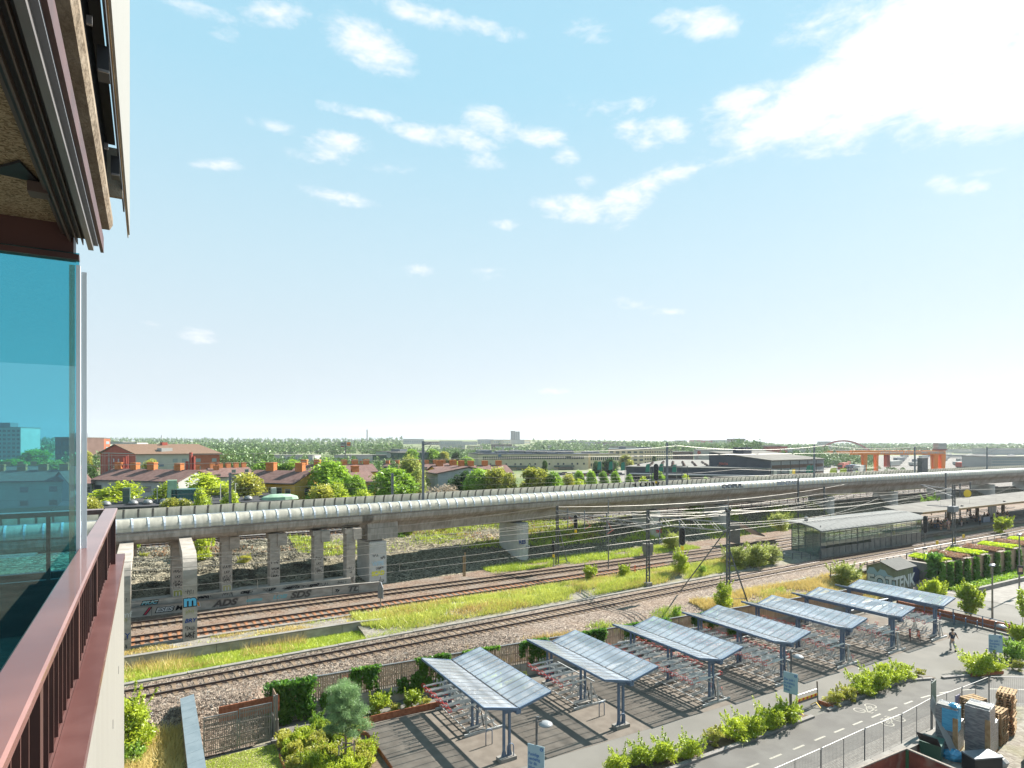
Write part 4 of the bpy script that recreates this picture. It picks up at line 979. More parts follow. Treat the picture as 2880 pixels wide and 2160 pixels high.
# ------------------------------------------------------------------ meadow, verges, bushes
def stuff(name, me): o = mobj(name, me); o['kind'] = 'stuff'; return o
def vfilter(P, th, s=1.0, ph=0.0, inv=False):
    k = np.array([vnoise(a+ph, b*1.6+ph, s) for a, b in P[:, :2]])+RNG.normal(size=len(P))*.18
    return P[(k < th) if inv else (k > th)]
zm = lambda x, y: (2.42 if x < 14.2 else zr(x, y))-.02
P = scatter(14.5, 67, lambda x: yT1(x)+2.7+max(0, 16.5-x)*.9, lambda x: yT2(x)-1.6, 62000, zf=zm)
stuff('meadow_grass', blades_mesh('meadow_grass', vfilter(P, -.3, 1.1), .42, .055, MT['grassY'], .5))
P = scatter(15, 67, lambda x: yT1(x)+2.7, lambda x: yT2(x)-1.6, 26000, zf=zm)
stuff('dry_grass', blades_mesh('dry_grass', vfilter(P, .15, .7, 3), .45, .06, MT['grassO'], .5))
P = scatter(15, 67, lambda x: yT1(x)+2.6, lambda x: yT2(x)-1.6, 20000, zf=zm)
stuff('green_grass', blades_mesh('green_grass', vfilter(P, .3, .55, 9), .35, .06, MT['grassG'], .5))
P = scatter(-8, 14.1, lambda x: yT1(x)+2.45, lambda x: yW(x)-.2, 26000, zf=lambda x, y: 1.88)
P = np.concatenate([P, scatter(14, 18, lambda x: yT1(x)+2.45, lambda x: yT1(x)+4.6, 3500, zf=1.95)])
stuff('verge_grass', blades_mesh('verge_grass', P, .24, .05, MT['grassG'], .5))
P = scatter(-8, 10, lambda x: yT1(x)+2.9, lambda x: yW(x)-.1, 5200, zf=lambda x, y: 1.88)
stuff('tall_dry_grass', blades_mesh('tall_dry_grass', vfilter(P, .0, 1.2), .75, .03, MT['grassO'], .4))
P = scatter(-8, 18, lambda x: yW(min(x, 14))+.3, lambda x: yT2(x)-1.9, 12000, zf=2.40)
stuff('sparse_weeds', blades_mesh('sparse_weeds', vfilter(P, .1, 1.5, 5), .22, .05, MT['grassO'], .5))
P = scatter(-8, 18, lambda x: yW(min(x, 14))+.3, lambda x: yT2(x)-1.9, 5000, zf=2.40)
stuff('green_weeds', blades_mesh('green_weeds', vfilter(P, .45, 1.9, 15), .2, .05, MT['grassG'], .5))
zb = lambda x, y: zr(x, y)-.02
tag(MB().bar((0,0,0), (4.9,.35,.12), .34, .22).bar((0,0,.14), (4.9,.35,.26), .06, .1).build('rusty_steel_beam', MT['corten'], loc=(10.6, 40.35, 1.55)), 'long orange rusty steel beam lying on ballast behind the fence top', 'steel beam')
tag(MB().box(0, 3.3, 0, .05, 0, .95).build('rusty_plate', MT['corten'], loc=(3.3, 38.6, 1.0), rz=.02), 'rusty steel plate standing behind the grey wooden gate', 'steel plate')
P = scatter(20, 46, lambda x: yS(x)+.1, lambda x: yS(x)+2.4, 14000, zf=zb)
stuff('bank_weeds', blades_mesh('bank_weeds', vfilter(P, .25, .8, 2), .35, .05, MT['grassO'], .5))
P = scatter(44, 72, lambda x: yS(x)+.1, lambda x: min(yT1(x)-3.7, yS(x)+6), 30000, zf=zb)
stuff('bank_grass', blades_mesh('bank_grass', vfilter(P, -.35, .8, 2), .45, .06, MT['grassO'], .5))
P = scatter(30, 72, lambda x: yS(x)+.1, lambda x: min(yT1(x)-3.9, yS(x)+5), 14000, zf=zb)
stuff('bank_green_grass', blades_mesh('bank_green_grass', vfilter(P, .3, .9, 7), .4, .06, MT['grassG'], .5))
P = scatter(-7, 1.3, lambda x: 28, lambda x: 38.6, 22000, zf=lambda x, y: 1.15)
stuff('golden_grass', blades_mesh('golden_grass', P, .55, .045, MT['grassO'], .5))
P = scatter(2.3, 6.0, lambda x: 33, lambda x: 36.6, 9000, zf=0.0)
stuff('lawn', blades_mesh('lawn', P, .07, .05, MT['grassG'], .5))
struct(MB().add([(2.2, 30, .012), (6.1, 30, .012), (6.1, 36.7, .012), (2.2, 36.7, .012)], [(0,1,2,3)]).build('grass_paving', MT['drygrass']))
struct(MB().add([(-8, 28, 1.15), (1.4, 28, 1.15), (1.4, 38.7, 1.15), (-8, 38.7, 1.15)], [(0,1,2,3)]).build('dry_bank', MT['drygrass']))
# green strip at the foot of the embankment and plants on it
P = scatter(33, 66, lambda x: yT3(x)+2.4, lambda x: yE(x)+.6, 15000, zf=2.4)
stuff('embankment_foot_grass', blades_mesh('embankment_foot_grass', vfilter(P, -.3, 1), .4, .07, MT['grassG'], .5))
zem = lambda x, y: ze(x, y)-.03
P = scatter(14, 110, lambda x: yU(x)-9, lambda x: yU(x)-2.3, 36000, zf=zem)
stuff('embankment_grass', blades_mesh('embankment_grass', vfilter(P, -.05, .45, 4), .45, .09, MT['grassG'], .5))
P = scatter(-6, 60, lambda x: yU(x)-8, lambda x: yU(x)-2.0, 9000, zf=zem)
stuff('embankment_dry_weeds', blades_mesh('embankment_dry_weeds', vfilter(P, .35, .5, 12), .4, .08, MT['weedred'], .5))
P = scatter(10, 180, lambda x: yU(x)+5.5, lambda x: yU(x)+13, 26000, zf=lambda x, y: zcity(x, y) if y > yU(x)+8 else zU(x))
stuff('trackside_grass', blades_mesh('trackside_grass', vfilter(P, -.2, .35, 6), .9, .16, MT['grassG'], .5))
# loose rocks of the embankment and ballast stones near the camera
def stones(name, P, s, mt, rng):
    n = len(P); base = np.array([(1,0,0),(-1,0,0),(0,1,0),(0,-1,0),(0,0,1),(0,0,-1)], float)
    F = [(0,2,4),(2,1,4),(1,3,4),(3,0,4),(2,0,5),(1,2,5),(3,1,5),(0,3,5)]
    sc = s*rng.uniform(.5, 1.3, (n, 1, 3)); v = base[None]*sc*rng.uniform(.6, 1.2, (n, 6, 1))
    a = rng.uniform(0, 6.28, n); c, s_ = np.cos(a)[:, None], np.sin(a)[:, None]
    x = v[..., 0]*c-v[..., 1]*s_; y = v[..., 0]*s_+v[..., 1]*c; b = rng.uniform(-.8, .8, n)[:, None]; z = v[..., 2]*np.cos(b)+x*np.sin(b)
    V = np.stack([x, y, z], -1)+np.asarray(P)[:, None]
    idx = np.array(F)
    T = V[:, idx].reshape(-1, 3)
    return quads_mesh(name, T, mt, 3)
MT['stone'] = mat('stone', (.085,.08,.062), (.27,.25,.19), .9, .9, kind='voronoi')
P = scatter(-6, 17, lambda x: yE(x)+.2, lambda x: yU(x)-2.6, 15000, zf=lambda x, y: ze(x, y)+.02)
stuff('embankment_stones', stones('embankment_stones', P, .12, MT['stone'], RNG))
MT['stone_b'] = mat('ballast_stone', (.10,.075,.06), (.42,.34,.27), 6, .9, kind='voronoi', c3=(.30,.27,.24), c3pos=.95)
P = scatter(-5, 27, lambda x: yS(x)+.1, lambda x: yT1(x)+2.0, 52000, zf=lambda x, y: zr(x, y)+.01)
P = P[~((np.abs(P[:, 1]-np.array([yT1(a) for a in P[:, 0]])) < 1.3) & (RNG.uniform(size=len(P)) < .5))]
P = P[(P[:, 0] < 16) | (RNG.uniform(size=len(P)) < (27-P[:, 0])/11)]
stuff('ballast_stones', stones('ballast_stones', P, .045, MT['stone_b'], RNG))
# bushes -------------------------------------------------------------
tree_proto('bushB', 'bush', 1.0, .1, 1.7, 4200, .055, MT['leafB'], 'round', 5, 14, .04, shoots=14)
tree_proto('bushB2', 'bush', 1.2, .1, 2.6, 5000, .055, MT['leafB'], 'round', 15, 18, .04, shoots=18)
tree_proto('bushG', 'willow_bush', 1.9, .1, 3.6, 9000, .065, MT['leafG'], 'round', 6, 22, .05, shoots=26)
tree_proto('bushL', 'bush', .8, .05, .95, 3000, .038, MT['leafB'], 'spread', 7, 12, .03, shoots=16)
tree_proto('bushA', 'bush', 1.0, .05, 1.3, 3200, .045, MT['leafA'], 'round', 8, 14, .03, shoots=10)
tree_proto('bushC', 'bush', .7, .05, .8, 2000, .036, MT['leafC'], 'round', 9, 10, .03, shoots=8)
T = lambda k, u, v, z, l, s=1.0, g=None, sz=None: tree(k, *G(u, v, z), l, s*(1.1 if k == 'bushG' else 1), g, sz=(sz or 1)*s*(.66 if k == 'bushG' else .9))
T('bushB', 1659, 1634, 2.4, 'low round yellow green bush in the meadow, leftmost of the three there', .95)
T('bushB', 1754, 1624, 2.4, 'small pale bush in the meadow between two larger bushes', .8)
T('bushB2', 1912, 1614, 2.4, 'leafy bush in the meadow between lattice mast and braced mast', .95)
T('bushA', 1975, 1610, 2.4, 'tiny dark bush in the meadow just left of the braced mast', .6)
T('bushG', 2068, 1592, 2.3, 'big feathery willow bush right of the braced mast', .88)
T('bushG', 2125, 1588, 2.2, 'big feathery willow bush at left end of the glass hall ramp', .95)
T('bushG', 2165, 1580, 2.2, 'willow bush half behind its neighbour, nearest to the glass hall', .8)
T('bushB2', 2030, 1716, 1.6, 'bright tall bush growing against the fence at foot of the braced mast', .9, sz=1.05)
T('bushA', 1905, 1735, 1.5, 'thin upright sapling bush behind fence, left of the fifth shelter', .55, sz=1.3)
T('bushG', 2378, 1648, 1.2, 'large round yellow green bush left of the graffiti shed', .95)
T('bushB', 2818, 1499, 1.95, 'yellow green bush on the ballast beside the platform track', 1.6)
T('bushB2', 565, 1592, 4.2, 'bright green bush on rocky embankment between leg tagged BRY and next pillar', 1.15, sz=1.1)
T('bushB', 372, 1568, 4.8, 'bright green bush on the rocks at far left beside the balcony', .95)
T('bushC', 410, 1580, 4.7, 'rust brown plant on rocks next to a green bush at far left', 1.2)
T('bushC', 690, 1590, 4.4, 'small weedy bush on the embankment between two pillars', 1.3)
T('bushB', 1150, 1520, 4.6, 'scrubby bush on sunlit slope above the viaduct shadow', 1.3)
T('bushA', 1120, 1530, 4.3, 'darker scrub bush beside the sunlit slope scrub', 1.4)
T('bushB', 1270, 1490, 5.4, 'light green weeds bush at the top of embankment behind rail fence', 1.2)
T('bushG', 1895, 1545, 2.5, 'dark green shrub by the underpass between piers', .85)
T('bushA', 1950, 1462, 5.0, 'dark shrub on the slope above the underpass', 2.0)
T('bushG', 2195, 1490, 4.0, 'big green shrub against the shaded slope left of glass hall', .95)
T('bushA', 2620, 1440, 4.5, 'dark round bush below the viaduct beside the white lorry', 2.2)
T('bushB2', 355, 2135, 1.1, 'tall blue green bush beside the white wall at lower left', 1.15, sz=1.0)
T('bushA', 366, 2150, 1.1, 'greyish bush in front of the tall bush at lower left', .9)
for i, (u, v, s, l) in enumerate([(1740, 2170, .9, 'first hedge bush of the kerb row, cut by the lower edge'), (1800, 2150, 1.0, 'hedge bush of kerb row, second from the left'), (1868, 2140, 1.05, 'hedge bush of kerb row with tall shoots, third from left'),
        (1940, 2128, .95, 'hedge bush of kerb row, fourth from the left'), (2010, 2095, .7, 'low dark hedge bush in the kerb row beside the lamp shadow'), (2060, 2082, 1.05, 'hedge bush of kerb row left of the sign pole'), (2110, 2066, 1.1, 'full hedge bush of kerb row near the sign pole'),
        (2165, 2045, 1.15, 'full hedge bush just left of the Fler jobb sign pole'), (2215, 2030, 1.15, 'hedge bush around foot of the Fler jobb sign pole'),
        (2350, 1985, .7, 'small dark hedge bush beside the barrier, in corten edging'), (2385, 1972, .75, 'small dark hedge bush, second right of the barrier'), (2420, 1955, 1.15, 'bright hedge bush left of the bicycle symbols'), (2462, 1938, 1.25, 'tall bright hedge bush above the kerb bend'), (2505, 1922, 1.2, 'bright hedge bush near the right end of the kerb row'), (2540, 1912, 1.0, 'last bright hedge bush of the kerb row'),
        (2585, 1905, .45, 'tiny shrub on the kerb right of the hedge row')]):
    T('bushL' if s > .75 else 'bushC', u, v-3, .05, l, s*1.15 if s > .75 else s*1.5, 'hedge bushes along the cycle path kerb')
for u, v, s, k, l in [(2745, 1893, 1.6, 'bushL', 'spreading yellow green bush at foot of the right hand sign'), (2795, 1888, 1.3, 'bushL', 'yellow green bush right of the right hand sign pole'), (2850, 1858, 1.25, 'bushA', 'dense darker bush at the right edge'), (2872, 1815, 1.0, 'bushB', 'yellow green bush at right edge behind the hoops'), (2865, 1885, .9, 'bushC', 'reddish ground cover bush at right edge'), ]:
    T(k, u, v, .05, l, s)
for i, (x, y, s, k) in enumerate([(8.6, 37.6, 1.1, 'bushA'), (11.3, 37.4, 1.2, 'bushC'), (12.3, 37.4, 1.35, 'bushB'), (13.4, 37.2, 1.1, 'bushC'), (14.4, 37.1, 1.2, 'bushB'), (15.4, 37.1, 1.0, 'bushC'), (20.3, 36.9, 1.2, 'bushB'), (21.4, 36.7, 1.2, 'bushC'), (22.0, 36.2, .9, 'bushG')]):
    w_ = ['behind the pine', 'with white flowers at left end of the corten planter', 'second in the corten planter', 'third in the corten planter', 'fourth in the corten planter', 'last in the corten planter before first shelter', 'beside the second shelter roof', 'right of its twin by the second shelter', 'of long grass by red handles of second rack']
    tree(k, x, y, .0, 'planted shrub '+w_[i], s*(.62 if k != 'bushG' else .4), 'shrubs planted in front of the larch fence', sz=s*(.5 if k != 'bushG' else .3))
# ground cover bed with the pine
rng = np.random.default_rng(5)
poly = [(6.0, 36.9), (5.9, 30.5), (10.6, 30.5), (10.7, 34.8), (9.6, 36.6)]
struct(MB().add([(x, y, .02) for x, y in poly], [tuple(range(len(poly)))[::-1]]).build('planting_bed', MT['soil']))
for k in range(46):
    x = rng.uniform(6.3, 10.3); y = rng.uniform(30.8, 36.4)
    tree('bushL' if k % 3 else 'bushC', x, y, 0, 'low yellow green cover shrub around the pine', rng.uniform(.55, .85) if k % 3 else .9, 'ground cover shrubs around the pine')
tag(MB().sweep([(10.75, 30.5), (10.8, 34.8), (9.9, 36.4)], [(-.02,0),(.02,0),(.02,.25),(-.02,.25)]).build('corten_edging', MT['corten'], loc=(0,0,0)), 'rusty corten edging right of the pine bed', 'planter edging')
tag(MB().sweep([(9.9, 36.5), (16.3, 36.3)], [(-.02,0),(.02,0),(.02,.42),(-.02,.42)]).build('corten_edging', MT['corten']), 'rusty corten planter edge left of the first shelter', 'planter edging')
tag(MB().sweep([(5.95, 30), (5.95, 34.9)], [(-.02,0),(.02,0),(.02,.25),(-.02,.25)]).build('corten_edging', MT['corten']), 'rusty corten edging between the mossy paving and ground cover', 'planter edging')
def pine():
    t = thing('pine_tree', 'young pine tree tied to stakes in the ground cover bed', 'tree', (8.75, 32.1, 0))
    m = MB().tube([(0,0,-.1),(.03,0,1.3),(0,.05,2.6),(.05,.02,4.3)], [.085,.07,.05,.02], 8); L_ = []
    for k in range(34):
        z = 1.55+2.5*(k/34)**.9; a = k*2.4; r = (1.35-.27*(z-1.5))*rng.uniform(.6, 1.05)
        p = (r*math.cos(a), r*math.sin(a), z+.35); m.tube([(0,0,z),(p[0]*.6,p[1]*.6,z+.1),p], [.03,.02,.008], 5, cap=False)
        for q in (.35, .6, .85, 1.0): L_.append((p[0]*q+rng.uniform(-.1,.1), p[1]*q+rng.uniform(-.1,.1), z+.1+.28*q, .33, .33, .22))
    L_.append((.05, 0, 4.2, .3, .3, .35))
    m.build('trunk', MT['bark'], t)
    P = lump_points(36000, L_, rng, .1); n = len(P); d = rng.normal(size=(n, 3)); d[:, 2] = np.abs(d[:, 2])+.5; d /= np.linalg.norm(d, axis=1)[:, None]
    sd_ = np.cross(d, rng.normal(size=(n, 3))); sd_ /= np.linalg.norm(sd_, axis=1)[:, None]
    V = np.stack([P-sd_*.011, P+sd_*.011, P+d*.12], 1).reshape(-1, 3)
    mobj('needles', quads_mesh('needles', V, MT['leafE'], 3), t)
    s = thing('tree_stakes', 'three wooden stakes with cross ties around the pine trunk', 'tree stakes', (8.75, 32.1, 0))
    q = [(.45, -.1), (-.4, -.25), (-.05, .45)]
    for x, y in q: MB().tube([(x, y, 0), (x, y, 1.35)], .035, 6).build('stake', MT['woodgrey'], s)
    for (a, b), (c, d_) in zip(q, q[1:]+q[:1]): MB().bar((a, b, 1.15), (c, d_, 1.15), .03, .07).build('tie_rail', MT['woodgrey'], s)
pine()
tree_proto('maple', 'maple_tree', 1.9, 1.0, 4.0, 6500, .10, MT['leafB'], 'round', 21, 24, .09, shoots=20)
tree('maple', 65.9+2.2, 31.8, 0, 'yellow green young maple beside the blue railing behind the last shelter', .70, 'young maples right of the last shelter')
tree('maple', 68.6, 28.6, 0, 'bright young maple right of the last shelter, nearer the light street', .74, 'young maples right of the last shelter')
tree('maple', 72.5, 33.2, 0, 'small maple crown by mesh fence in front of ivy covered wall', .5, 'young maples right of the last shelter')
tree_proto('slender', 'sapling_tree', .9, .9, 3.6, 900, .09, MT['leafB'], 'round', 22, 14, .03)
tree('slender', 67.2, 24.0, 0, 'thin sparse sapling in front of the light paved street', 1.0)
# ------------------------------------------------------------------ cycle road, kerb, cobbles
KB = [(12, 22.9), (18, 23.1), (23.6, 23.25), (28.9, 23.2), (35.5, 23.25)]
KB2 = [(37.0, 23.3), (41.2, 23.5), (44.2, 23.55), (46.5, 23.35), (49.3, 22.3)]
RU = [(-10, 22.7)]+KB+KB2+[(51.5, 21.5), (55.1, 19.6), (62, 14)]
RL = [(-10, 18.9), (30.1, 19.5), (34.7, 19.6), (38.6, 19.7), (42.5, 19.75), (45.7, 19.4), (48.0, 18.4), (50.1, 16.8), (55, 11)]
def ribbon(name, A, B, z, mt):
    A = [(a, b, z) for a, b in A]; B = [(a, b, z) for a, b in B][::-1]; return struct(MB().add(A+B, [tuple(range(len(A)+len(B)))[::-1]]).build(name, mt, fix=False))
def strip2(name, A, B, z, mt, n=60):
    xs = lambda pts: ([p[0] for p in pts], [p[1] for p in pts]); ax, ay = xs(A); bx, by = xs(B); vs = []; fs = []
    for i in range(n+1):
        k = i/n; xa = ax[0]+(ax[-1]-ax[0])*k; xb = bx[0]+(bx[-1]-bx[0])*k
        vs += [(xa, float(np.interp(xa, ax, ay)), z), (xb, float(np.interp(xb, bx, by)), z)]
        if i: a = 2*i; fs.append((a-2, a-1, a+1, a))
    return struct(MB().add(vs, fs).build(name, mt))
strip2('cycle_road', RU, RL, .008, MT['road'])
def cobblemat(name, c1, c2, mortar, sc, wid=.5):
    m = mat(name, c1, c2, 3, .85); nt = m.node_tree; N = nt.nodes; L = nt.links; b = N['Principled BSDF']
    br = N.new('ShaderNodeTexBrick'); br.inputs['Scale'].default_value = sc; br.inputs['Color1'].default_value = (*c1, 1); br.inputs['Color2'].default_value = (*c2, 1); br.inputs['Mortar'].default_value = (*mortar, 1)
    br.inputs['Mortar Size'].default_value = .025; br.inputs['Brick Width'].default_value = wid; tc = N.new('ShaderNodeTexCoord'); L.new(tc.outputs['Object'], br.inputs[0]); L.new(br.outputs[0], b.inputs['Base Color']); return m
MT['cobble'] = cobblemat('cobbles', (.14,.13,.12), (.19,.18,.165), (.08,.073,.066), 2.6, .4)
MT['slabs'] = cobblemat('paving_slabs', (.17,.16,.148), (.20,.19,.175), (.11,.10,.09), 1.1, .9)
CO = [(-10, 18.2), (30.1, 18.75), (34.7, 18.8), (38.6, 18.9), (42.5, 18.9), (45.7, 18.6), (48.0, 17.6), (50.1, 16.0), (55, 10)]
strip2('cobble_strip', RL, CO, .014, MT['cobble'])
strip2('slab_pavement', CO, [(-10, 17.3), (55, 6)], .010, MT['slabs'])
for pts, l in ((KB, 'long granite kerb between hedge bushes and the cycle road'), (KB2, 'curved granite kerb end below the bright hedge bushes'), ([(49.3, 22.32), (51.5, 21.6)], 'granite kerb tip at the plaza entrance')):
    p = resample(spl(pts, 6), .9) if len(pts) > 2 else pts; b0 = p[0]; m = MB()
    for (a, b), (c, d) in zip(p, p[1:]):
        k = .985; m.bar((a-b0[0], b-b0[1], .07), (a-b0[0]+(c-a)*k, b-b0[1]+(d-b)*k, .07), .26, .14)
    tag(m.build('kerb', MT['kerb'], loc=(b0[0], b0[1], 0)), l, 'kerb')
strip2('hedge_soil', [(12, 23.1), (35.5, 23.4)], [(12, 24.3), (34.9, 24.25)], .02, MT['soil'])
strip2('hedge_soil', [(37.6, 23.45), (44, 23.75), (49, 22.6)], [(37.6, 24.4), (44, 24.8), (49, 23.0)], .02, MT['soil'])
tag(MB().box(0, .04, 0, 1.1, 0, .22).build('corten_edging', MT['corten'], loc=(37.6, 23.3, 0)), 'rusty corten plate at start of the kerb right of the barrier', 'planter edging')
tag(MB().sweep([(51.5, 21.45), (54.2, 20.5)], [(-.03,0),(.03,0),(.03,.22),(-.03,.22)]).build('corten_edging', MT['corten']), 'rusty corten edge under the bush at right hand sign', 'planter edging')
def flat(name, polys, z, mt):
    m = MB()
    for p in polys: m.add([(x, y, z) for x, y in p], [tuple(range(len(p)))])
    return struct(m.build(name, mt))
ds = [(27.3, 21.35), (29.2, 21.35), (31.2, 21.35), (33.2, 21.38), (35.1, 21.38), (37.0, 21.38), (39.0, 21.38), (40.9, 21.38), (42.8, 21.38), (44.8, 21.3), (46.7, 21.0), (48.6, 20.4), (50.4, 19.5), (52.0, 18.4)]
pol = []
for i, (x, y) in enumerate(ds):
    a = ds[max(i-1, 0)]; b = ds[min(i+1, len(ds)-1)]; an = math.atan2(b[1]-a[1], b[0]-a[0]); c, s = math.cos(an), math.sin(an)
    pol.append([(x+c*p-s*q, y+s*p+c*q) for p, q in ((-.5,-.06),(.5,-.06),(.5,.06),(-.5,.06))])
flat('lane_dashes', pol, .013, MT['paint'])
def bike_symbol(cx, cy, an):
    pol = []; c, s = math.cos(an), math.sin(an); tr = lambda p: (cx+c*p[0]-s*p[1], cy+s*p[0]+c*p[1])
    def ring(x, y, r, w):
        for k in range(18):
            a, b = 2*math.pi*k/18, 2*math.pi*(k+1)/18
            pol.append([tr((x+q*math.cos(g), y+q*math.sin(g))) for q, g in ((r-w, a), (r, a), (r, b), (r-w, b))])
    def ln(p, q, w=.06):
        dx, dy = q[0]-p[0], q[1]-p[1]; l = math.hypot(dx, dy); nx, ny = -dy/l*w/2, dx/l*w/2
        pol.append([tr((p[0]-nx, p[1]-ny)), tr((q[0]-nx, q[1]-ny)), tr((q[0]+nx, q[1]+ny)), tr((p[0]+nx, p[1]+ny))])
    ring(-.62, 0, .36, .07); ring(.62, 0, .36, .07)
    for p, q in (((-.62, 0), (-.1, 0)), ((-.1, 0), (-.28, .5)), ((-.25, .42), (.42, .45)), ((-.1, 0), (.42, .45)), ((-.62, 0), (-.25, .42)), ((.62, 0), (.36, .62)), ((.2, .64), (.42, .62)), ((-.42, .54), (-.16, .54))): ln(p, q)
    return pol
flat('bicycle_symbols', bike_symbol(39.5, 22.35, R(180))+bike_symbol(39.1, 20.4, R(0)), .013, MT['paint'])
# ------------------------------------------------------------------ lamps with signs
MT['signblue'] = mat('sign_pale_blue', (.24,.34,.39), None, rough=.5); MT['signink'] = mat('sign_ink', (.05,.13,.28), None, rough=.5)
def lamp_sign(label, slabel, x, y, rz, lines, hrz, h=3.85):
    t = thing('street_lamp', label, 'street lamp', (x, y, 0), hrz, 'grey lamps of the plaza')
    MB().tube([(0,0,0),(0,0,h+.15),(.02,0,h+.3),(.12,0,h+.27)], .055, 8).build('pole', MT['zincdark'], t)
    MB().lathe([(.02, .10), (.16, .09), (.32, 0), (.34, -.05), (.30, -.09), (.06, -.10)], 20, c=(.42, 0, h)).build('lamp_shade', MT['glassdome'], t, smooth=True)
    MB().tube([(.0,0,h+.05),(.25,0,h+.12)], .03, 6).build('bracket', MT['zincdark'], t)
    s = thing('notice_sign', slabel, 'sign', (x, y, 1.55), rz, 'pale blue signs on the lamp poles')
    MB().box(-.43, .43, -.085, -.06, 0, 1.3).build('panel', MT['signblue'], s)
    MB().box(-.12, .12, -.06, .06, .3, .34).box(-.12, .12, -.06, .06, 1.0, 1.04).build('clamp', MT['zincdark'], s)
    for i, l in enumerate(lines): text('lettering', l, .21, MT['signink'], s, (-.39, -.088, .84-.21*i), (R(90), 0, 0), .001, 'LEFT', .007, .74)
    MB().lathe([(.09, 0), (.09, .004)], 20).xf(Matrix.Translation((.29, -.086, 1.15)) @ Matrix.Rotation(R(90), 4, 'X')).build('round_logo', MT['signink'], s)
    text('logo_letter', 'L', .13, MT['signblue'], s, (.29, -.093, 1.15), (R(90), 0, 0), .001, 'CENTER', .006)
lamp_sign('street lamp carrying the Punktliga sign at the bottom edge', 'pale blue sign reading Punktliga pendeltåg För din frihet', 15.6, 24.2, R(-58), ['Punktliga', 'pendeltåg.', 'För din', 'frihet.'], R(-32))
lamp_sign('street lamp at the end of the kerb hedge, left of the barrier', 'pale blue Fler jobb sign beside the striped barrier', 34.1, 23.85, R(-75), ['Fler jobb i', 'Årstaberg.', 'För din', 'frihet.'], R(-32))
lamp_sign('street lamp in the bush at the right edge', 'pale blue Fler jobb sign at the right edge above the bush', 53.9, 20.9, R(-48), ['Fler jobb i', 'Årstaberg.', 'För din', 'frihet.'], R(-32), 3.5)
def tall_lamp(x, y, h, label, poster=False):
    t = thing('street_lamp', label, 'street lamp', (x, y, 0), .3, 'tall street lamps right')
    MB().tube([(0,0,0),(0,0,h)], [.09, .06], 8).build('pole', MT['woodgrey'], t)
    for s in (-1, 1):
        MB().lathe([(.05,.12),(.2,.08),(.26,0),(.2,-.05)], 12, c=(s*.38, 0, h-.15)).build('lamp_shade', MT['mastgrey'], t); MB().bar((0,0,h-.1),(s*.3,0,h-.05),.05).build('arm', MT['zincdark'], t)
    if poster:
        s = thing('election_poster', 'small dark poster board strapped to the right hand tall lamp', 'poster', (x, y-.1, 2.4), -.5)
        MB().box(-.35, .35, -.02, .02, 0, 1.0).build('board', MT['dark'], s); MB().box(-.22, .22, -.026, -.021, .3, .75).build('printed_area', MT['skin'], s)
tall_lamp(70.6, 27.6, 5.3, 'tall twin headed lamp pole in front of the ivy covered wood wall')
tall_lamp(83.5, 30.1, 7.0, 'tall twin headed lamp pole at right edge on the light street', True)
# ------------------------------------------------------------------ barrier, bin, bicycles
def barrier():
    t = thing('crowd_barrier', 'leaning steel barrier with red and yellow striped plank by the Fler jobb sign', 'barrier', (35.0, 24.1, 0), 0)
    m = MB()
    m.tube([(0,0,.15),(.0,0,1.05),(.1,.02,1.12),(2.1,.02,1.12),(2.2,0,1.05),(2.2,0,.15),(0,0,.15)], .02, 6)
    m.build('frame', MT['zinc'], t); b = MB()
    for i in range(1, 21): b.tube([(i*.105, 0, .15), (i*.105, 0, 1.12)], .008, 4)
    b.build('bars', MT['zinc'], t)
    pr = MB().box(0, 2.1, -.04, -.02, .72, .88); pr.build('plank', MT['yellow'], t)
    st = MB()
    for i in range(5): st.add([(.1+i*.42,-.045,.722),(.3+i*.42,-.045,.722),(.34+i*.42,-.045,.878),(.14+i*.42,-.045,.878)], [(0,1,2,3)])
    st.build('red_stripe', MT['red'], t)
    for x in (.15, 2.0): MB().bar((x,-.35,.02),(x,.0,.3),.05,.04).bar((x,.35,.02),(x,0,.3),.05,.04).build('foot', MT['yellow'], t)
    MB().box(-.1, 2.4, .15, .2, .45, .6).build('grey_rail', MT['mastgrey'], t)
    for x in (-.35, 2.5): MB().bar((x, .18, 0), (x-.1, .18, 1.5), .05, .07).build('stake', MT['bark'], t)
barrier()
def bicycle(label, x, y, rz, m1):
    t = thing('bicycle', label, 'bicycle', (x, y, 0), rz)
    for cx in (-.52, .52):
        pts = [(cx+.33*math.cos(a), 0, .35+.33*math.sin(a)) for a in [2*math.pi*k/18 for k in range(19)]]
        w = MB().tube(pts, .02, 5).build('wheel', MT['black'], t)
        s = MB()
        for k in range(9): a = 2*math.pi*k/9; s.bar((cx, 0, .35), (cx+.32*math.cos(a), 0, .35+.32*math.sin(a)), .004)
        s.build('spokes', MT['zinc'], w)
    f = MB()
    for p, q in (((-.52,0,.35),(-.08,0,.32)), ((-.08,0,.32),(-.22,0,.85)), ((-.2,0,.78),(.36,0,.82)), ((-.08,0,.32),(.38,0,.74)), ((-.52,0,.35),(-.2,0,.78)), ((.52,0,.35),(.34,0,.98))): f.bar(p, q, .035)
    f.build('frame', m1, t)
    MB().box(-.34,-.1,-.07,.07,.86,.92).build('saddle', MT['black'], t)
    MB().tube([(.3,-.28,1.02),(.36,0,1.0),(.3,.28,1.02)], .018, 6).build('handlebar', MT['black'], t)
    MB().box(-.75,-.35,-.08,.08,.72,.75).build('rear_rack', MT['black'], t)
    MB().tube([(-.85,0,.5),(-.75,0,.67),(-.52,0,.73),(-.3,0,.68)], .03, 5).build('mudguard', m1, t)
MT['orangered'] = mat('orange_red_paint', (.62,.075,.02), None, rough=.35)
bicycle('orange bicycle parked under the last shelter', 57.0, 27.65, R(215), MT['orangered'])
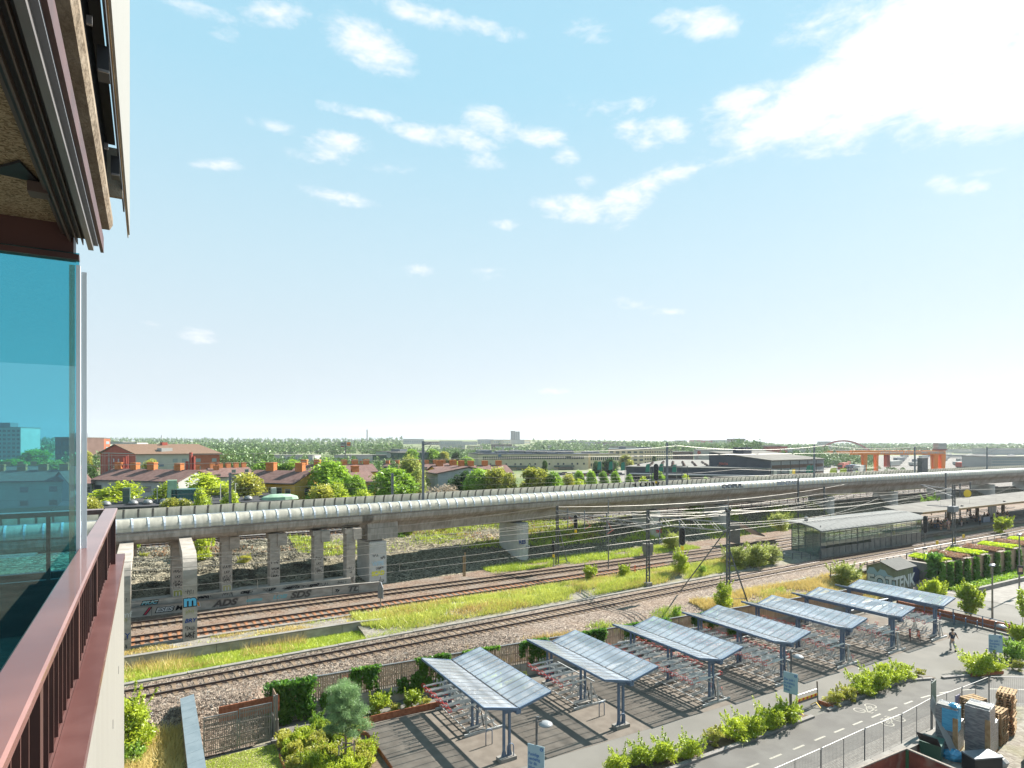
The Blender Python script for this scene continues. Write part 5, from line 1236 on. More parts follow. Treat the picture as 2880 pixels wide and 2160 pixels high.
bicycle('dark red bicycle parked beside the orange one', 56.7, 28.2, R(210), MT['red'])
t = thing('waste_bin', 'grey blue round topped waste bin by the last shelter', 'waste bin', (61.8, 31.6, 0))
MB().lathe([(.28,0),(.3,.1),(.3,.95),(.32,1.0)], 14).build('bin_body', MT['bluesteel'], t); MB().lathe([(.36,1.05),(.38,1.15),(.25,1.28),(.05,1.33)], 14).build('hood', MT['glassdome'], t, smooth=True)
MB().lathe([(.27,1.0),(.27,1.05)], 14).build('opening', MT['dark'], t)
tag(MB().box(0,.6,0,.6,0,.015).build('drain_grate', MT['corten'], loc=(10.9, 36.0, .01)), 'rusty square drain grate beside the pine bed', 'drain grate')
# ------------------------------------------------------------------ people
def skin_mesh(name, V, E, Rr, mt, sub=2):
    me = bpy.data.meshes.new('tmp'); me.from_pydata(V, E, []); o = bpy.data.objects.new('tmp', me); link(o)
    md = o.modifiers.new('s', 'SKIN'); md.use_smooth_shade = True
    for i, r in enumerate(Rr):
        q = me.skin_vertices[0].data[i]; q.radius = (r, r) if not isinstance(r, tuple) else r; q.use_root = (i == 0)
    sb = o.modifiers.new('b', 'SUBSURF'); sb.levels = sub; sb.render_levels = sub
    dg = bpy.context.evaluated_depsgraph_get(); m2 = bpy.data.meshes.new_from_object(o.evaluated_get(dg)); bpy.data.objects.remove(o); bpy.data.meshes.remove(me)
    m2.name = name; m2.materials.clear(); m2.materials.append(mt); return m2
def person_meshes(pose):
    """pose: dict of joints; local +Y is where the person faces"""
    J = dict(pelvis=(0,0,.95), waist=(0,0,1.08), chest=(0,.0,1.32), neck=(0,0,1.50), head=(0,.02,1.60), crown=(0,.02,1.70),
             ls=(-.19,0,1.43), le=(-.25,-.02,1.15), lh=(-.26,.08,.90), rs=(.19,0,1.43), re=(.26,-.06,1.16), rh=(.30,.02,.92),
             lk=(-.10,.05,.50), lf=(-.10,-.02,.08), lt=(-.10,.14,.04), rk=(.10,.05,.50), rf=(.10,.0,.08), rt=(.10,.16,.04))
    J.update(pose); n = list(J); ix = {k: i for i, k in enumerate(n)}
    Rd = dict(pelvis=(.15,.11), waist=(.14,.10), chest=(.17,.11), neck=.055, head=.085, crown=.075, ls=.06, le=.042, lh=.03, rs=.06, re=.042, rh=.03, lk=.062, lf=.042, lt=.035, rk=.062, rf=.042, rt=.035)
    E = [('pelvis','waist'),('waist','chest'),('chest','neck'),('neck','head'),('head','crown'),('chest','ls'),('ls','le'),('le','lh'),('chest','rs'),('rs','re'),('re','rh'),('pelvis','lk'),('lk','lf'),('lf','lt'),('pelvis','rk'),('rk','rf'),('rf','rt')]
    V = [J[k] for k in n]; Rr = [Rd[k] for k in n]; EE = [(ix[a], ix[b]) for a, b in E]
    # five fingers on each hand and a nose, each its own short chain
    for h, e in (('lh', 'le'), ('rh', 're')):
        a = Vector(J[h]); d = (a-Vector(J[e])).normalized(); sd_ = d.cross(Vector((0, 1, 0))).normalized(); fw = sd_.cross(d)
        for k in range(4):
            i = len(V); V += [tuple(a+d*.06+fw*(k-1.5)*.018), tuple(a+d*(.12+.01*(1.5-abs(k-1.5)))+fw*(k-1.5)*.022+sd_*.015)]; Rr += [.011, .008]; EE += [(ix[h], i), (i, i+1)]
        i = len(V); V += [tuple(a+fw*.035+d*.02), tuple(a+fw*.055+d*.06)]; Rr += [.011, .008]; EE += [(ix[h], i), (i, i+1)]
    i = len(V); V += [(J['head'][0], J['head'][1]+.10, J['head'][2])]; Rr += [.014]; EE += [(ix['head'], i)]
    body = (V, EE, Rr)
    def sub(keys, edges, infl):
        kk = {k: i for i, k in enumerate(keys)}; r = []
        for k in keys:
            q = Rd[k]; r.append(tuple(x+infl for x in q) if isinstance(q, tuple) else q+infl)
        return [J[k] for k in keys], [(kk[a], kk[b]) for a, b in edges], r
    J['lse'] = tuple(Vector(J['ls']).lerp(Vector(J['le']), .75)); J['rse'] = tuple(Vector(J['rs']).lerp(Vector(J['re']), .75)); Rd['lse'] = Rd['rse'] = .05
    J['hem'] = (J['pelvis'][0], J['pelvis'][1], J['pelvis'][2]-.02); Rd['hem'] = (.155, .12)
    J['lkn'] = J['lk']; J['laf'] = tuple(Vector(J['lk']).lerp(Vector(J['lf']), .92)); J['raf'] = tuple(Vector(J['rk']).lerp(Vector(J['rf']), .92)); Rd['laf'] = Rd['raf'] = .05
    shirt = sub(['chest','waist','hem','ls','lse','rs','rse'], [('chest','waist'),('waist','hem'),('chest','ls'),('ls','lse'),('chest','rs'),('rs','rse')], .018)
    trous = sub(['pelvis','lk','laf','rk','raf'], [('pelvis','lk'),('lk','laf'),('pelvis','rk'),('rk','raf')], .015)
    J['lkh'] = tuple(Vector(J['pelvis']).lerp(Vector(J['lk']), .8)); J['rkh'] = tuple(Vector(J['pelvis']).lerp(Vector(J['rk']), .8)); Rd['lkh'] = Rd['rkh'] = .075
    shorts = sub(['pelvis','lkh','rkh'], [('pelvis','lkh'),('pelvis','rkh')], .02)
    return J, body, shirt, trous, shorts
PM = {}
def person_proto(key, pose):
    J, b, s, tr, sh = person_meshes(pose)
    hair = MB().lathe([(.03,-.09),(.075,-.06),(.098,0),(.09,.06),(.05,.10),(.01,.11)], 12, c=(J['head'][0], J['head'][1]-.015, J['head'][2]+.05)).mesh('hair', None, True)
    shoes = MB()
    for f, t_ in (('lf', 'lt'), ('rf', 'rt')):
        a, c = Vector(J[f]), Vector(J[t_]); a.z = c.z = min(a.z, c.z)+.005; d = (c-a).normalized(); shoes.tube([a-d*.06, a+d*.02, c, c+d*.06], [.045,.052,.045,.03], 8)
    PM[key] = dict(body=skin_mesh('body', *b, MT['skin']), shirt=skin_mesh('shirt', *s, None or MT['skin']), trousers=skin_mesh('trousers', *tr, MT['skin']), shorts=skin_mesh('shorts', *sh, MT['skin']), hair=hair, shoes=shoes.mesh('shoes', MT['dark'], True), J=J)
person_proto('walk', dict(lk=(-.09,.16,.52), lf=(-.09,.05,.09), lt=(-.09,.20,.05), rk=(.09,-.02,.50), rf=(.09,-.32,.16), rt=(.09,-.20,.05), rs=(.2,0,1.43), re=(.33,.02,1.2), rh=(.46,.10,1.0), le=(-.27,-.06,1.17), lh=(-.22,.12,1.0)))
person_proto('stand', {})
person_proto('stand2', dict(le=(-.24,.05,1.15), lh=(-.05,.18,1.15), re=(.25,.02,1.15), rh=(.1,.2,1.2), lf=(-.14,0,.08), lt=(-.16,.15,.04)))
person_proto('sit', dict(pelvis=(0,0,.52), waist=(0,0,.66), chest=(0,.02,.9), neck=(0,.04,1.08), head=(0,.08,1.18), crown=(0,.09,1.28), ls=(-.19,.02,1.0), le=(-.24,.05,.76), lh=(-.12,.28,.66), rs=(.19,.02,1.0), re=(.24,.05,.76), rh=(.12,.28,.66), lk=(-.1,.42,.52), lf=(-.1,.44,.08), lt=(-.1,.58,.04), rk=(.1,.42,.52), rf=(.1,.44,.08), rt=(.1,.58,.04)))
CLM = {}
def cloth(c):
    if c not in CLM: CLM[c] = mat('cloth_%d' % len(CLM), c, None, rough=.9)
    return CLM[c]
def person(key, loc, rz, label, shirt, legs, hair=(.03,.02,.015), shorts=False, s=1.0, group=None, extra=None):
    t = thing('person', label, 'person', loc, rz, group); q = PM[key]; t.scale = (s,)*3
    b = mobj('body', q['body'], t)
    for nm, me, c in (('shirt', q['shirt'], shirt), ('shorts' if shorts else 'trousers', q['shorts' if shorts else 'trousers'], legs), ('hair', q['hair'], hair)):
        o = mobj(nm, me, t)
        if not o.material_slots: me.materials.append(None)
        o.material_slots[0].link = 'OBJECT'; o.material_slots[0].material = cloth(c)
    mobj('shoes', q['shoes'], t)
    return t
wm = person('walk', (56.75, 24.95, 0), R(-38), 'man in navy t-shirt, light grey trousers and dark hat walking across the plaza', (.022,.035,.06), (.30,.29,.29))
J = PM['walk']['J']
MB().lathe([(.17,0),(.165,.015),(.10,.03),(.095,.10),(.05,.13)], 16, c=(J['head'][0], J['head'][1], J['head'][2]+.07)).build('hat', cloth((.035,.028,.025)), wm, smooth=True)
MB().lathe([(.05,0),(.05,.004)], 12).xf(Matrix.Translation((0, -.152, 1.27)) @ Matrix.Rotation(R(90), 4, 'X')).build('shirt_print', MT['white'], wm)
ppl = [(2607.8, 1480.5, 'stand', (.55,.10,.03), (.05,.05,.06), False, 'person in an orange top at the left end of the platform'), (2619.3, 1486, 'stand', (.02,.02,.02), (.02,.02,.025), False, 'person in black with a green backpack at platform start'),
 (2630, 1487.2, 'stand2', (.30,.31,.34), (.07,.10,.17), False, 'person in a grey top and jeans, third from platform start'), (2638.3, 1486, 'stand', (.02,.02,.03), (.08,.10,.16), False, 'person in black jacket and blue jeans in the first platform group'), (2647, 1492.6, 'stand', (.015,.015,.02), (.02,.02,.02), True, 'person in black shirt and shorts nearest the platform edge'),
 (2658, 1486, 'stand2', (.02,.10,.05), (.35,.33,.30), True, 'person with dark green bag in the first platform group'), (2662, 1484, 'stand', (.3,.3,.45), (.03,.03,.05), False, 'person in pale violet top behind the first platform group'), (2667.5, 1491.3, 'stand', (.42,.28,.27), (.36,.32,.27), True, 'person in pink shirt and beige shorts by the platform edge'),
 (2680, 1480.5, 'sit', (.02,.02,.025), (.03,.03,.04), False, 'person in black sitting left of the tall mast'), (2704, 1481.8, 'stand', (.02,.02,.025), (.50,.42,.42), False, 'person in black top and white trousers right of the tall mast'),
 (2728.5, 1461.4, 'sit', (.02,.025,.03), (.03,.03,.04), False, 'person in dark clothes sitting mid platform, leftmost of three'), (2737, 1467, 'sit', (.06,.09,.14), (.03,.04,.06), False, 'person in blue jacket sitting mid platform, middle of three'), (2744, 1467, 'sit', (.02,.02,.03), (.05,.07,.12), False, 'person in black sitting mid platform, rightmost of three'), (2757, 1477, 'stand', (.30,.29,.29), (.02,.02,.025), False, 'person in grey jacket and black trousers at the platform edge'),
 (2768.7, 1467, 'stand2', (.17,.13,.12), (.06,.09,.14), False, 'person in brown top and jeans left of the notice board'), (2778.8, 1467, 'stand', (.05,.04,.04), (.10,.08,.07), True, 'person in dark shirt and shorts left of the notice board'), (2790, 1461.5, 'sit', (.02,.03,.04), (.03,.04,.06), False, 'person sitting by the blue bin on platform'), (2806, 1462.5, 'stand', (.02,.02,.02), (.03,.03,.04), False, 'person in black in front of the notice board'),
 (2821.5, 1462.5, 'stand2', (.03,.03,.03), (.25,.17,.13), True, 'person in black top and bare legs by the notice board'), (2833, 1464, 'stand', (.012,.012,.015), (.5,.5,.5), False, 'person in black jacket and white trousers right of notice board')]
for i, (u, v, k, a, b, s_, l) in enumerate(ppl):
    person(k, G(u, v, 3.0), random.uniform(0, 6.28), l, a, b, shorts=s_, group='people waiting on the platform')
# ------------------------------------------------------------------ catenary masts, gantries, signals
def lattice_mast(name, label, x, y, z, h, w=.36, m=None, group='masts of the overhead line', rz=0, taper=.6):
    m = m or MT['zincdark']; t = thing(name, label, 'mast', (x, y, z), rz, group); ch = MB(); br = MB()
    for s in (-1, 1): ch.bar((s*w/2, 0, 0), (s*w/2*taper, 0, h), .10, .14)
    ch.build('channel', m, t); n = int(h/.8); pz = 0
    for i in range(n):
        z0 = h*i/n; z1 = h*(i+1)/n; a = w/2*(1-(1-taper)*i/n); b = w/2*(1-(1-taper)*(i+1)/n); s = 1 if i % 2 else -1
        br.bar((-s*a, 0, z0), (s*b, 0, z1), .035).bar((-a, -.05, z0), (a, -.05, z0), .03, .1)
    br.build('lacing', m, t)
    MB().box(-.35, .35, -.3, .3, -.25, .12).build('footing', MT['conc_light'], t); return t
def box_part(t, n, mt, *b): return MB().box(*b).build(n, mt, t)
def truss(t, p, q, w, h, m, step=.9, n='truss_beam'):
    """four chord box truss from p to q in the coordinates of t"""
    p, q = Vector(p), Vector(q); d = q-p; L_ = d.length; u = d/L_; s = u.cross(Vector((0,0,1))).normalized()*w/2; v = Vector((0,0,h)); c = MB(); l = MB(); k = max(2, int(L_/step))
    for a in (s, -s):
        c.bar(p+a, q+a, .06).bar(p+a+v, q+a+v, .06)
        for i in range(k):
            A = p+d*(i/k); B = p+d*((i+1)/k); A, B = (A, B+v) if i % 2 else (A+v, B)
            l.bar(A+a, B+a, .022)
    for i in range(k+1): A = p+d*(i/k); l.bar(A+s, A-s, .022)
    c.build(n, m, t); l.build('truss_lacing', MT['zincdark'], t)
GM = {}
A_, B_, C_ = (42.0, 60.6), (45.0, 48.2), (46.9, 39.4)
mA = lattice_mast('gantry_mast', 'gantry mast on the far side, with braced strut, at foot of the dark slope', *A_, 2.35, 7.2)
MB().bar((.2,0,4.6),(1.75,.3,0),.09).bar((.3,0,2.2),(1.1,.2,2.2),.07).bar((.3,0,.6),(1.6,.2,.6),.05).box(1.5,2.0,0,.5,-.2,.15).build('strut', MT['zincdark'], mA)
mB = lattice_mast('gantry_mast', 'tall lattice gantry mast standing in middle of the yellow meadow', *B_, 2.3, 7.7, .42)
mC = lattice_mast('gantry_mast', 'tall gantry mast with two long raking braces near the fence', *C_, 1.85, 8.9, .44)
MB().bar((.15,0,5.2),(1.75,-.9,-.1),.11).bar((.3,-.1,2.3),(.95,-.5,2.3),.08).bar((.3,-.1,3.6),(.6,-.3,3.6),.08).bar((-.15,.1,7.0),(-1.3,4.8,.4),.09).bar((.2,-.2,.5),(1.6,-.8,.5),.05).build('raking_brace', MT['zincdark'], mC)
MB().tube([(0,0,8.9),(0,0,10.2)], .04, 6).build('top_rod', MT['zinc'], mC)
ins = MB()
for s in (-.3, .3): ins.lathe([(.03,0),(.09,.05),(.09,.3),(.03,.35)], 8, c=(s, 0, 8.75))
ins.build('insulator', MT['dark'], mC)
g1 = thing('signal_gantry', 'slender truss beam between the far gantry mast and the meadow mast, left one', 'gantry', (A_[0], A_[1], 0), 0, 'gantry beams over the tracks')
truss(g1, (0,0,9.0-.45), (B_[0]-A_[0], B_[1]-A_[1], 8.55-.45), .45, .45, MT['zinc'])
g2 = thing('signal_gantry', 'deeper truss beam between meadow mast and the braced mast, right one', 'gantry', (B_[0], B_[1], 0), 0, 'gantry beams over the tracks')
truss(g2, (0,0,8.55), (C_[0]-B_[0], C_[1]-B_[1], 8.75), .5, .8, MT['zinc'])
MB().bar((0,0,7.7),(-.1,-1.0,8.6),.07).build('knee_brace', MT['zinc'], g2)
def drop(t, k, P, Q, z0, z1, label=None):
    x = P[0]+(Q[0]-P[0])*k-t.location.x; y = P[1]+(Q[1]-P[1])*k-t.location.y
    MB().bar((x, y, z0), (x, y, z1), .09).build('drop_post', MT['mastgrey'], t); return x, y
for k, z0, z1 in ((.13, 6.9, 9.4), (.33, 6.9, 9.3), (.58, 6.7, 9.3)):
    x, y = drop(g1, k, A_, B_, z0, z1)
    MB().bar((x, y, z0+.2), (x+1.2, y+.3, z0+.6), .035).bar((x, y, z1-.8), (x+1.0, y+.3, z0+.6), .03).build('registration_arm', MT['brick_r'], g1)
for k, z0, z1 in ((.16, 6.6, 9.4), (.42, 6.6, 9.6)):
    x, y = drop(g2, k, B_, C_, z0, z1)
    MB().bar((x, y, z0+.2), (x+1.2, y+.3, z0+.6), .035).build('registration_arm', MT['zinc'], g2)
def signal(label, x, y, z, h, w, rz, lights=4, plate=True, pole=0, parent_group='railway signals'):
    t = thing('railway_signal', label, 'railway signal', (x, y, z), rz, parent_group); r = w/2
    pts = [(r*math.cos(a), h-r+r*math.sin(a)) for a in [math.pi*k/8 for k in range(9)]]+[(-r*math.cos(a), r-r*math.sin(a)) for a in [math.pi*k/8 for k in range(9)]]
    m = MB(); n = len(pts); m.add([(a, -.03, b) for a, b in pts]+[(a, .03, b) for a, b in pts], [tuple(range(n)), tuple(range(n, 2*n))[::-1]]+[(i, i+n, (i+1) % n+n, (i+1) % n) for i in range(n)])
    m.build('back_board', MT['black'], t, fix=True)
    rim = MB(); rim.tube([(a*1.03, -.035, b) for a, b in pts+pts[:1]], .018, 4, cap=False); rim.build('white_rim', MT['white'], t)
    for i in range(lights):
        zz = h*(i+.5)/lights*.9+h*.05; MB().lathe([(.10, 0), (.12, .16)], 10).xf(Matrix.Translation((0, -.03, zz)) @ Matrix.Rotation(R(90), 4, 'X')).build('light_hood', MT['dark'], t)
    if plate: MB().box(-.16, .16, -.03, .0, -.42, -.08).build('yellow_plate', MT['yellow'], t)
    if pole: MB().tube([(0,.06,-pole),(0,.06,h*.9)], .06, 8).build('pole', MT['zinc'], t); MB().box(-.2,.2,-.15,.25,-pole-.2,-pole+.15).build('footing', MT['conc_light'], t)
    return t
def at(P, Q, k): return P[0]+(Q[0]-P[0])*k, P[1]+(Q[1]-P[1])*k
x, y = at(A_, B_, .26); signal('black four lamp signal hanging from left gantry beam, with yellow plate', x-.4, y, 7.1, 1.65, .5, R(-75), 4)
x, y = at(B_, C_, .50); signal('black oblong signal with white rim hanging from right gantry beam', x-.5, y, 6.9, 1.75, .62, R(-70), 4)
signal('dark signal on the ground beside foot of the far gantry mast', 41.2, 60.2, 3.9, 1.5, .42, R(-75), 4, True, 1.5)
signal('railway signal with red and dark lamps beside the platform stairs', *G(2602, 1544, 1.95)[:2], 4.2, 2.5, .55, R(-40), 5, False, 2.2)
t = thing('dwarf_signal', 'small grey double sided dwarf signal post between the middle tracks and meadow', 'railway signal', (17.4, 52.4, 2.4), R(-60))
MB().tube([(0,0,0),(0,0,2.9)], .045, 8).build('pole', MT['zinc'], t)
MB().add([(-.3,-.03,.95),(.3,-.03,.95),(.3,-.03,1.9),(0,-.03,2.5),(-.3,-.03,1.9),(-.3,.03,.95),(.3,.03,.95),(.3,.03,1.9),(0,.03,2.5),(-.3,.03,1.9)],[(0,1,2,3,4),(9,8,7,6,5),(0,5,6,1),(1,6,7,2),(2,7,8,3),(3,8,9,4),(4,9,5,0)]).build('board', MT['mastgrey'], t)
t = thing('relay_cabinet', 'beige relay cabinet on a grey foot beyond the meadow mast', 'cabinet', G(1822, 1563, 2.4))
MB().box(-.5,.5,-.35,.35,0,.55).build('foot', MT['zinc'], t); MB().box(-.6,.6,-.4,.4,.55,1.6).build('cabinet_body', MT['conc_light'], t); MB().box(-.02,.02,-.41,-.4,.6,1.55).build('door_gap', MT['dark'], t)
t = thing('marker_post', 'short pale twin plank post on the ground beyond the dark track', 'post', (29.6, 60.6, 2.4))
MB().box(-.16,-.02,-.04,.04,0,2.3).box(.04,.17,-.02,.06,0,2.6).build('planks', MT['lumber'], t)
t = thing('marker_stake', 'small orange red stake in the meadow', 'stake', G(1786, 1615, 2.4)); MB().tube([(0,0,0),(0,0,1.0)], .06, 6).build('stake', MT['orangered'], t)
# overhead line mast in front of the platform and on the far tracks
mD = lattice_mast('catenary_mast', 'tall catenary mast with grey transformer box in front of the platform', 92.7, 40.6, 1.9, 9.6, .7, taper=.8)
MB().box(-1.0,.3,-.45,.35,6.0,6.75).build('transformer_box', MT['mastgrey'], mD)
MB().bar((-3.6,1.6,6.9),(0,0,6.6),.09).bar((.2,-.1,6.4),(1.1,-.2,6.4),.09).bar((-.7,0,6.0),(-.2,0,5.2),.06).bar((0,0,8.9),(3.0,5.6,9.2),.08).bar((0,0,8.0),(3.0,5.6,9.2),.05).build('arm', MT['mastgrey'], mD)
MB().box(-.5,.0,-.3,.2,.3,1.6).build('switch_box', MT['mastgrey'], mD)
def mast(label, x, y, z0, z1, w=.24, m=None, extra=None, rz=0):
    t = thing('catenary_mast', label, 'mast', (x, y, z0), rz, 'slim catenary masts'); MB().box(-w/2, w/2, -w/2, w/2, 0, z1-z0).build('shaft', m or MT['mastgrey'], t)
    if extra: MB().bar((0,0,z1-z0-.4),(extra[0],extra[1],z1-z0-.2),.07).bar((0,0,z1-z0-1.7),(extra[0],extra[1],z1-z0-.4),.05).build('cantilever', m or MT['mastgrey'], t)
    return t
VM = []
for u, z1, l in ((1190, 17.3, 'thick grey catenary mast rising from the viaduct in the middle of the left half'), (1876, 17.2, 'catenary mast on viaduct above the backward graffiti'), (2290, 16.9, 'dark catenary mast on the viaduct in front of black office building'), (2573, 16.4, 'catenary mast on viaduct before the orange crane lettering'), (2776, 16.2, 'rightmost catenary mast on the viaduct')):
    x = solve_x(u, 5.6); y = yVN(x)+5.6; mast(l, x, y, 9.8, z1, .24 if u < 1300 else .26, MT['mastgrey'], (0, -2.4)); VM.append((x, y, z1))
t = thing('signal_platform', 'caged signal platform with black signal beside the mast on viaduct', 'signal platform', (VM[1][0]-1.5, VM[1][1]-.4, 9.8)); f = MB()
for x_, y_ in ((-1.6,-.6),(-1.6,.6),(5.0,-.6),(5.0,.6)): f.bar((x_,y_,0),(x_,y_,3.6),.09)
for z in (1.6, 2.6, 3.6): f.bar((-1.6,-.6,z),(5.0,-.6,z),.07).bar((-1.6,.6,z),(5.0,.6,z),.07)
f.build('cage', MT['zincdark'], t)
signal('tall black signal on the viaduct above the backward graffiti', VM[1][0]-3.2, VM[1][1]-.9, 11.3, 2.6, .7, R(-60), 5)
t = thing('relay_cabinet', 'dark cabinet on the viaduct beside the mast before the crane', 'cabinet', (VM[3][0]+3, VM[3][1]-.3, 9.8)); MB().box(-1.5,1.0,-.5,.5,0,3.8).build('cabinet_body', MT['zincdark'], t); MB().box(-1.55,1.05,-.55,.55,3.8,3.95).build('roof', MT['dark'], t)
for u, vt, zb_, l, yy in ((642, 1330, 6, 'slim grey mast behind the viaduct in front of the grey houses', 4), (1101, 1331, 6, 'slim grey mast with side strut before the green trees', 4), (1591, 1418, 2.4, '', 0)):
    if not l: continue
    f_ = lambda x: depth(x, yU(x)+yy)
    lo = 0
    for _ in range(200):
        d = depth(lo, yU(lo)+yy); uu = 1440+FPX*(lo*RT[0]+(yU(lo)+yy)*RT[1])/d
        if uu < u: lo += .3
    d = depth(lo, yU(lo)+yy); mast(l, lo, yU(lo)+yy, 5.7, ZV(vt, d), .28, None, (0, -3.4))
for u, vt, vb, l in ((2245, 1345, 1480, 'dark slim mast left of the first pier behind glass hall'), (2318, 1367, 1470, 'pale thin mast in front of pier behind the glass hall'), (2577, 1430, 1458, 'thin pole at the start of the platform canopy'), (2660, 1330, 1440, 'dark mast behind the canopy, left of yellow round sign'), (2700, 1360, 1420, 'second dark mast behind the canopy'), (2729, 1355, 1415, 'third dark mast behind canopy')):
    d = FPX*(CAMZ-2.4)/(1500-HOR) if u < 2400 else 118; x, y, _ = D(u, d); mast(l, x, y, 2.2, ZV(vt, d), .2, MT['zincdark'])
mast('thin light pole between the gantry masts', *G(1711, 1600, 2.4)[:2], 2.4, ZV(1405, depth(*G(1711, 1600, 2.4)[:2])), .1, MT['zinc'])
# wires
def sagline(p, q, sag, n=8): return [tuple(Vector(p).lerp(Vector(q), k/n)+Vector((0, 0, -4*sag*(k/n)*(1-k/n)))) for k in range(n+1)]
def wire(label, segs, r=.013, name='overhead_wire', extra=None):
    p0 = segs[0][0]; m = MB()
    for s in segs: m.tube([tuple(Vector(a)-Vector(p0)) for a in s], r, 4, cap=False)
    o = m.build(name, MT['wire'], loc=p0); return tag(o, label, 'wire', 'overhead wires')
def catenary(f, z, xs, label, dz=1.25, r=.012):
    con = []; 
    for a, b in zip(xs, xs[1:]):
        p = (a, f(a), z+dz); q = (b, f(b), z+dz); s = sagline(p, q, .75); con.append(s)
        n = max(2, int((b-a)/9))
        for k in range(1, n):
            x = a+(b-a)*k/n; zz = z+dz-4*.75*(k/n)*(1-k/n); con.append([(x, f(x), z), (x, f(x), zz)])
    con.append([(x, f(x), z) for x in seq(xs[0], xs[-1], 6)])
    wire(label, con, r)
catenary(yT1, 7.45, [-14, 46, 94, 150], 'contact and carrier wire above the nearest track')
catenary(yT2, 7.75, [-14, 43.6, 92, 150], 'contact and carrier wire above the middle track')
catenary(yT3, 7.75, [-14, 42.6, 92, 150], 'contact and carrier wire above the dark track')
catenary(lambda x: yVN(x)+3.35, 15.2, [-30]+[v[0] for v in VM]+[300], 'contact and carrier wire high above the viaduct', 1.5, .018)
catenary(lambda x: yU(x)+.2, 11.2, [-14, 36, 90, 150], 'contact and carrier wire above upper embankment track')
for i, (a, b, l) in enumerate([((-14, 41.5, 10.4), (46.9, 39.4, 10.6), 'feeder wire descending from the top of braced mast to the left'), ((46.9, 39.4, 10.7), (92.7, 40.6, 11.2), 'feeder wire from braced mast to the transformer mast'),
        ((-14, 62.5, 8.9), (42, 60.6, 9.5), 'feeder wire on the far side from left edge to far gantry mast'), ((42, 60.6, 9.4), (110, 66, 9.5), 'feeder wire from far gantry mast toward the canopy'), ((-14, 49, 9.6), (45, 48.2, 9.9), 'feeder wire from the left edge to the meadow mast'), ((45, 48.2, 9.9), (92.7, 40.6, 10.6), 'feeder wire from meadow mast to transformer mast'),
        ((46.9, 39.4, 9.3), (101, 55, 8.2), 'diagonal wire from braced mast over the glass hall'), ((45, 48.2, 9.4), (103, 60, 8.4), 'diagonal wire from meadow mast over far tracks'), ((92.7, 40.6, 10.9), (170, 44, 11), 'feeder wire right of the transformer mast'), ((92.7, 40.6, 9.8), (160, 58, 8.6), 'diagonal wire over the canopy')]):
    wire(l, [sagline(a, b, 1.0, 12)], .016)
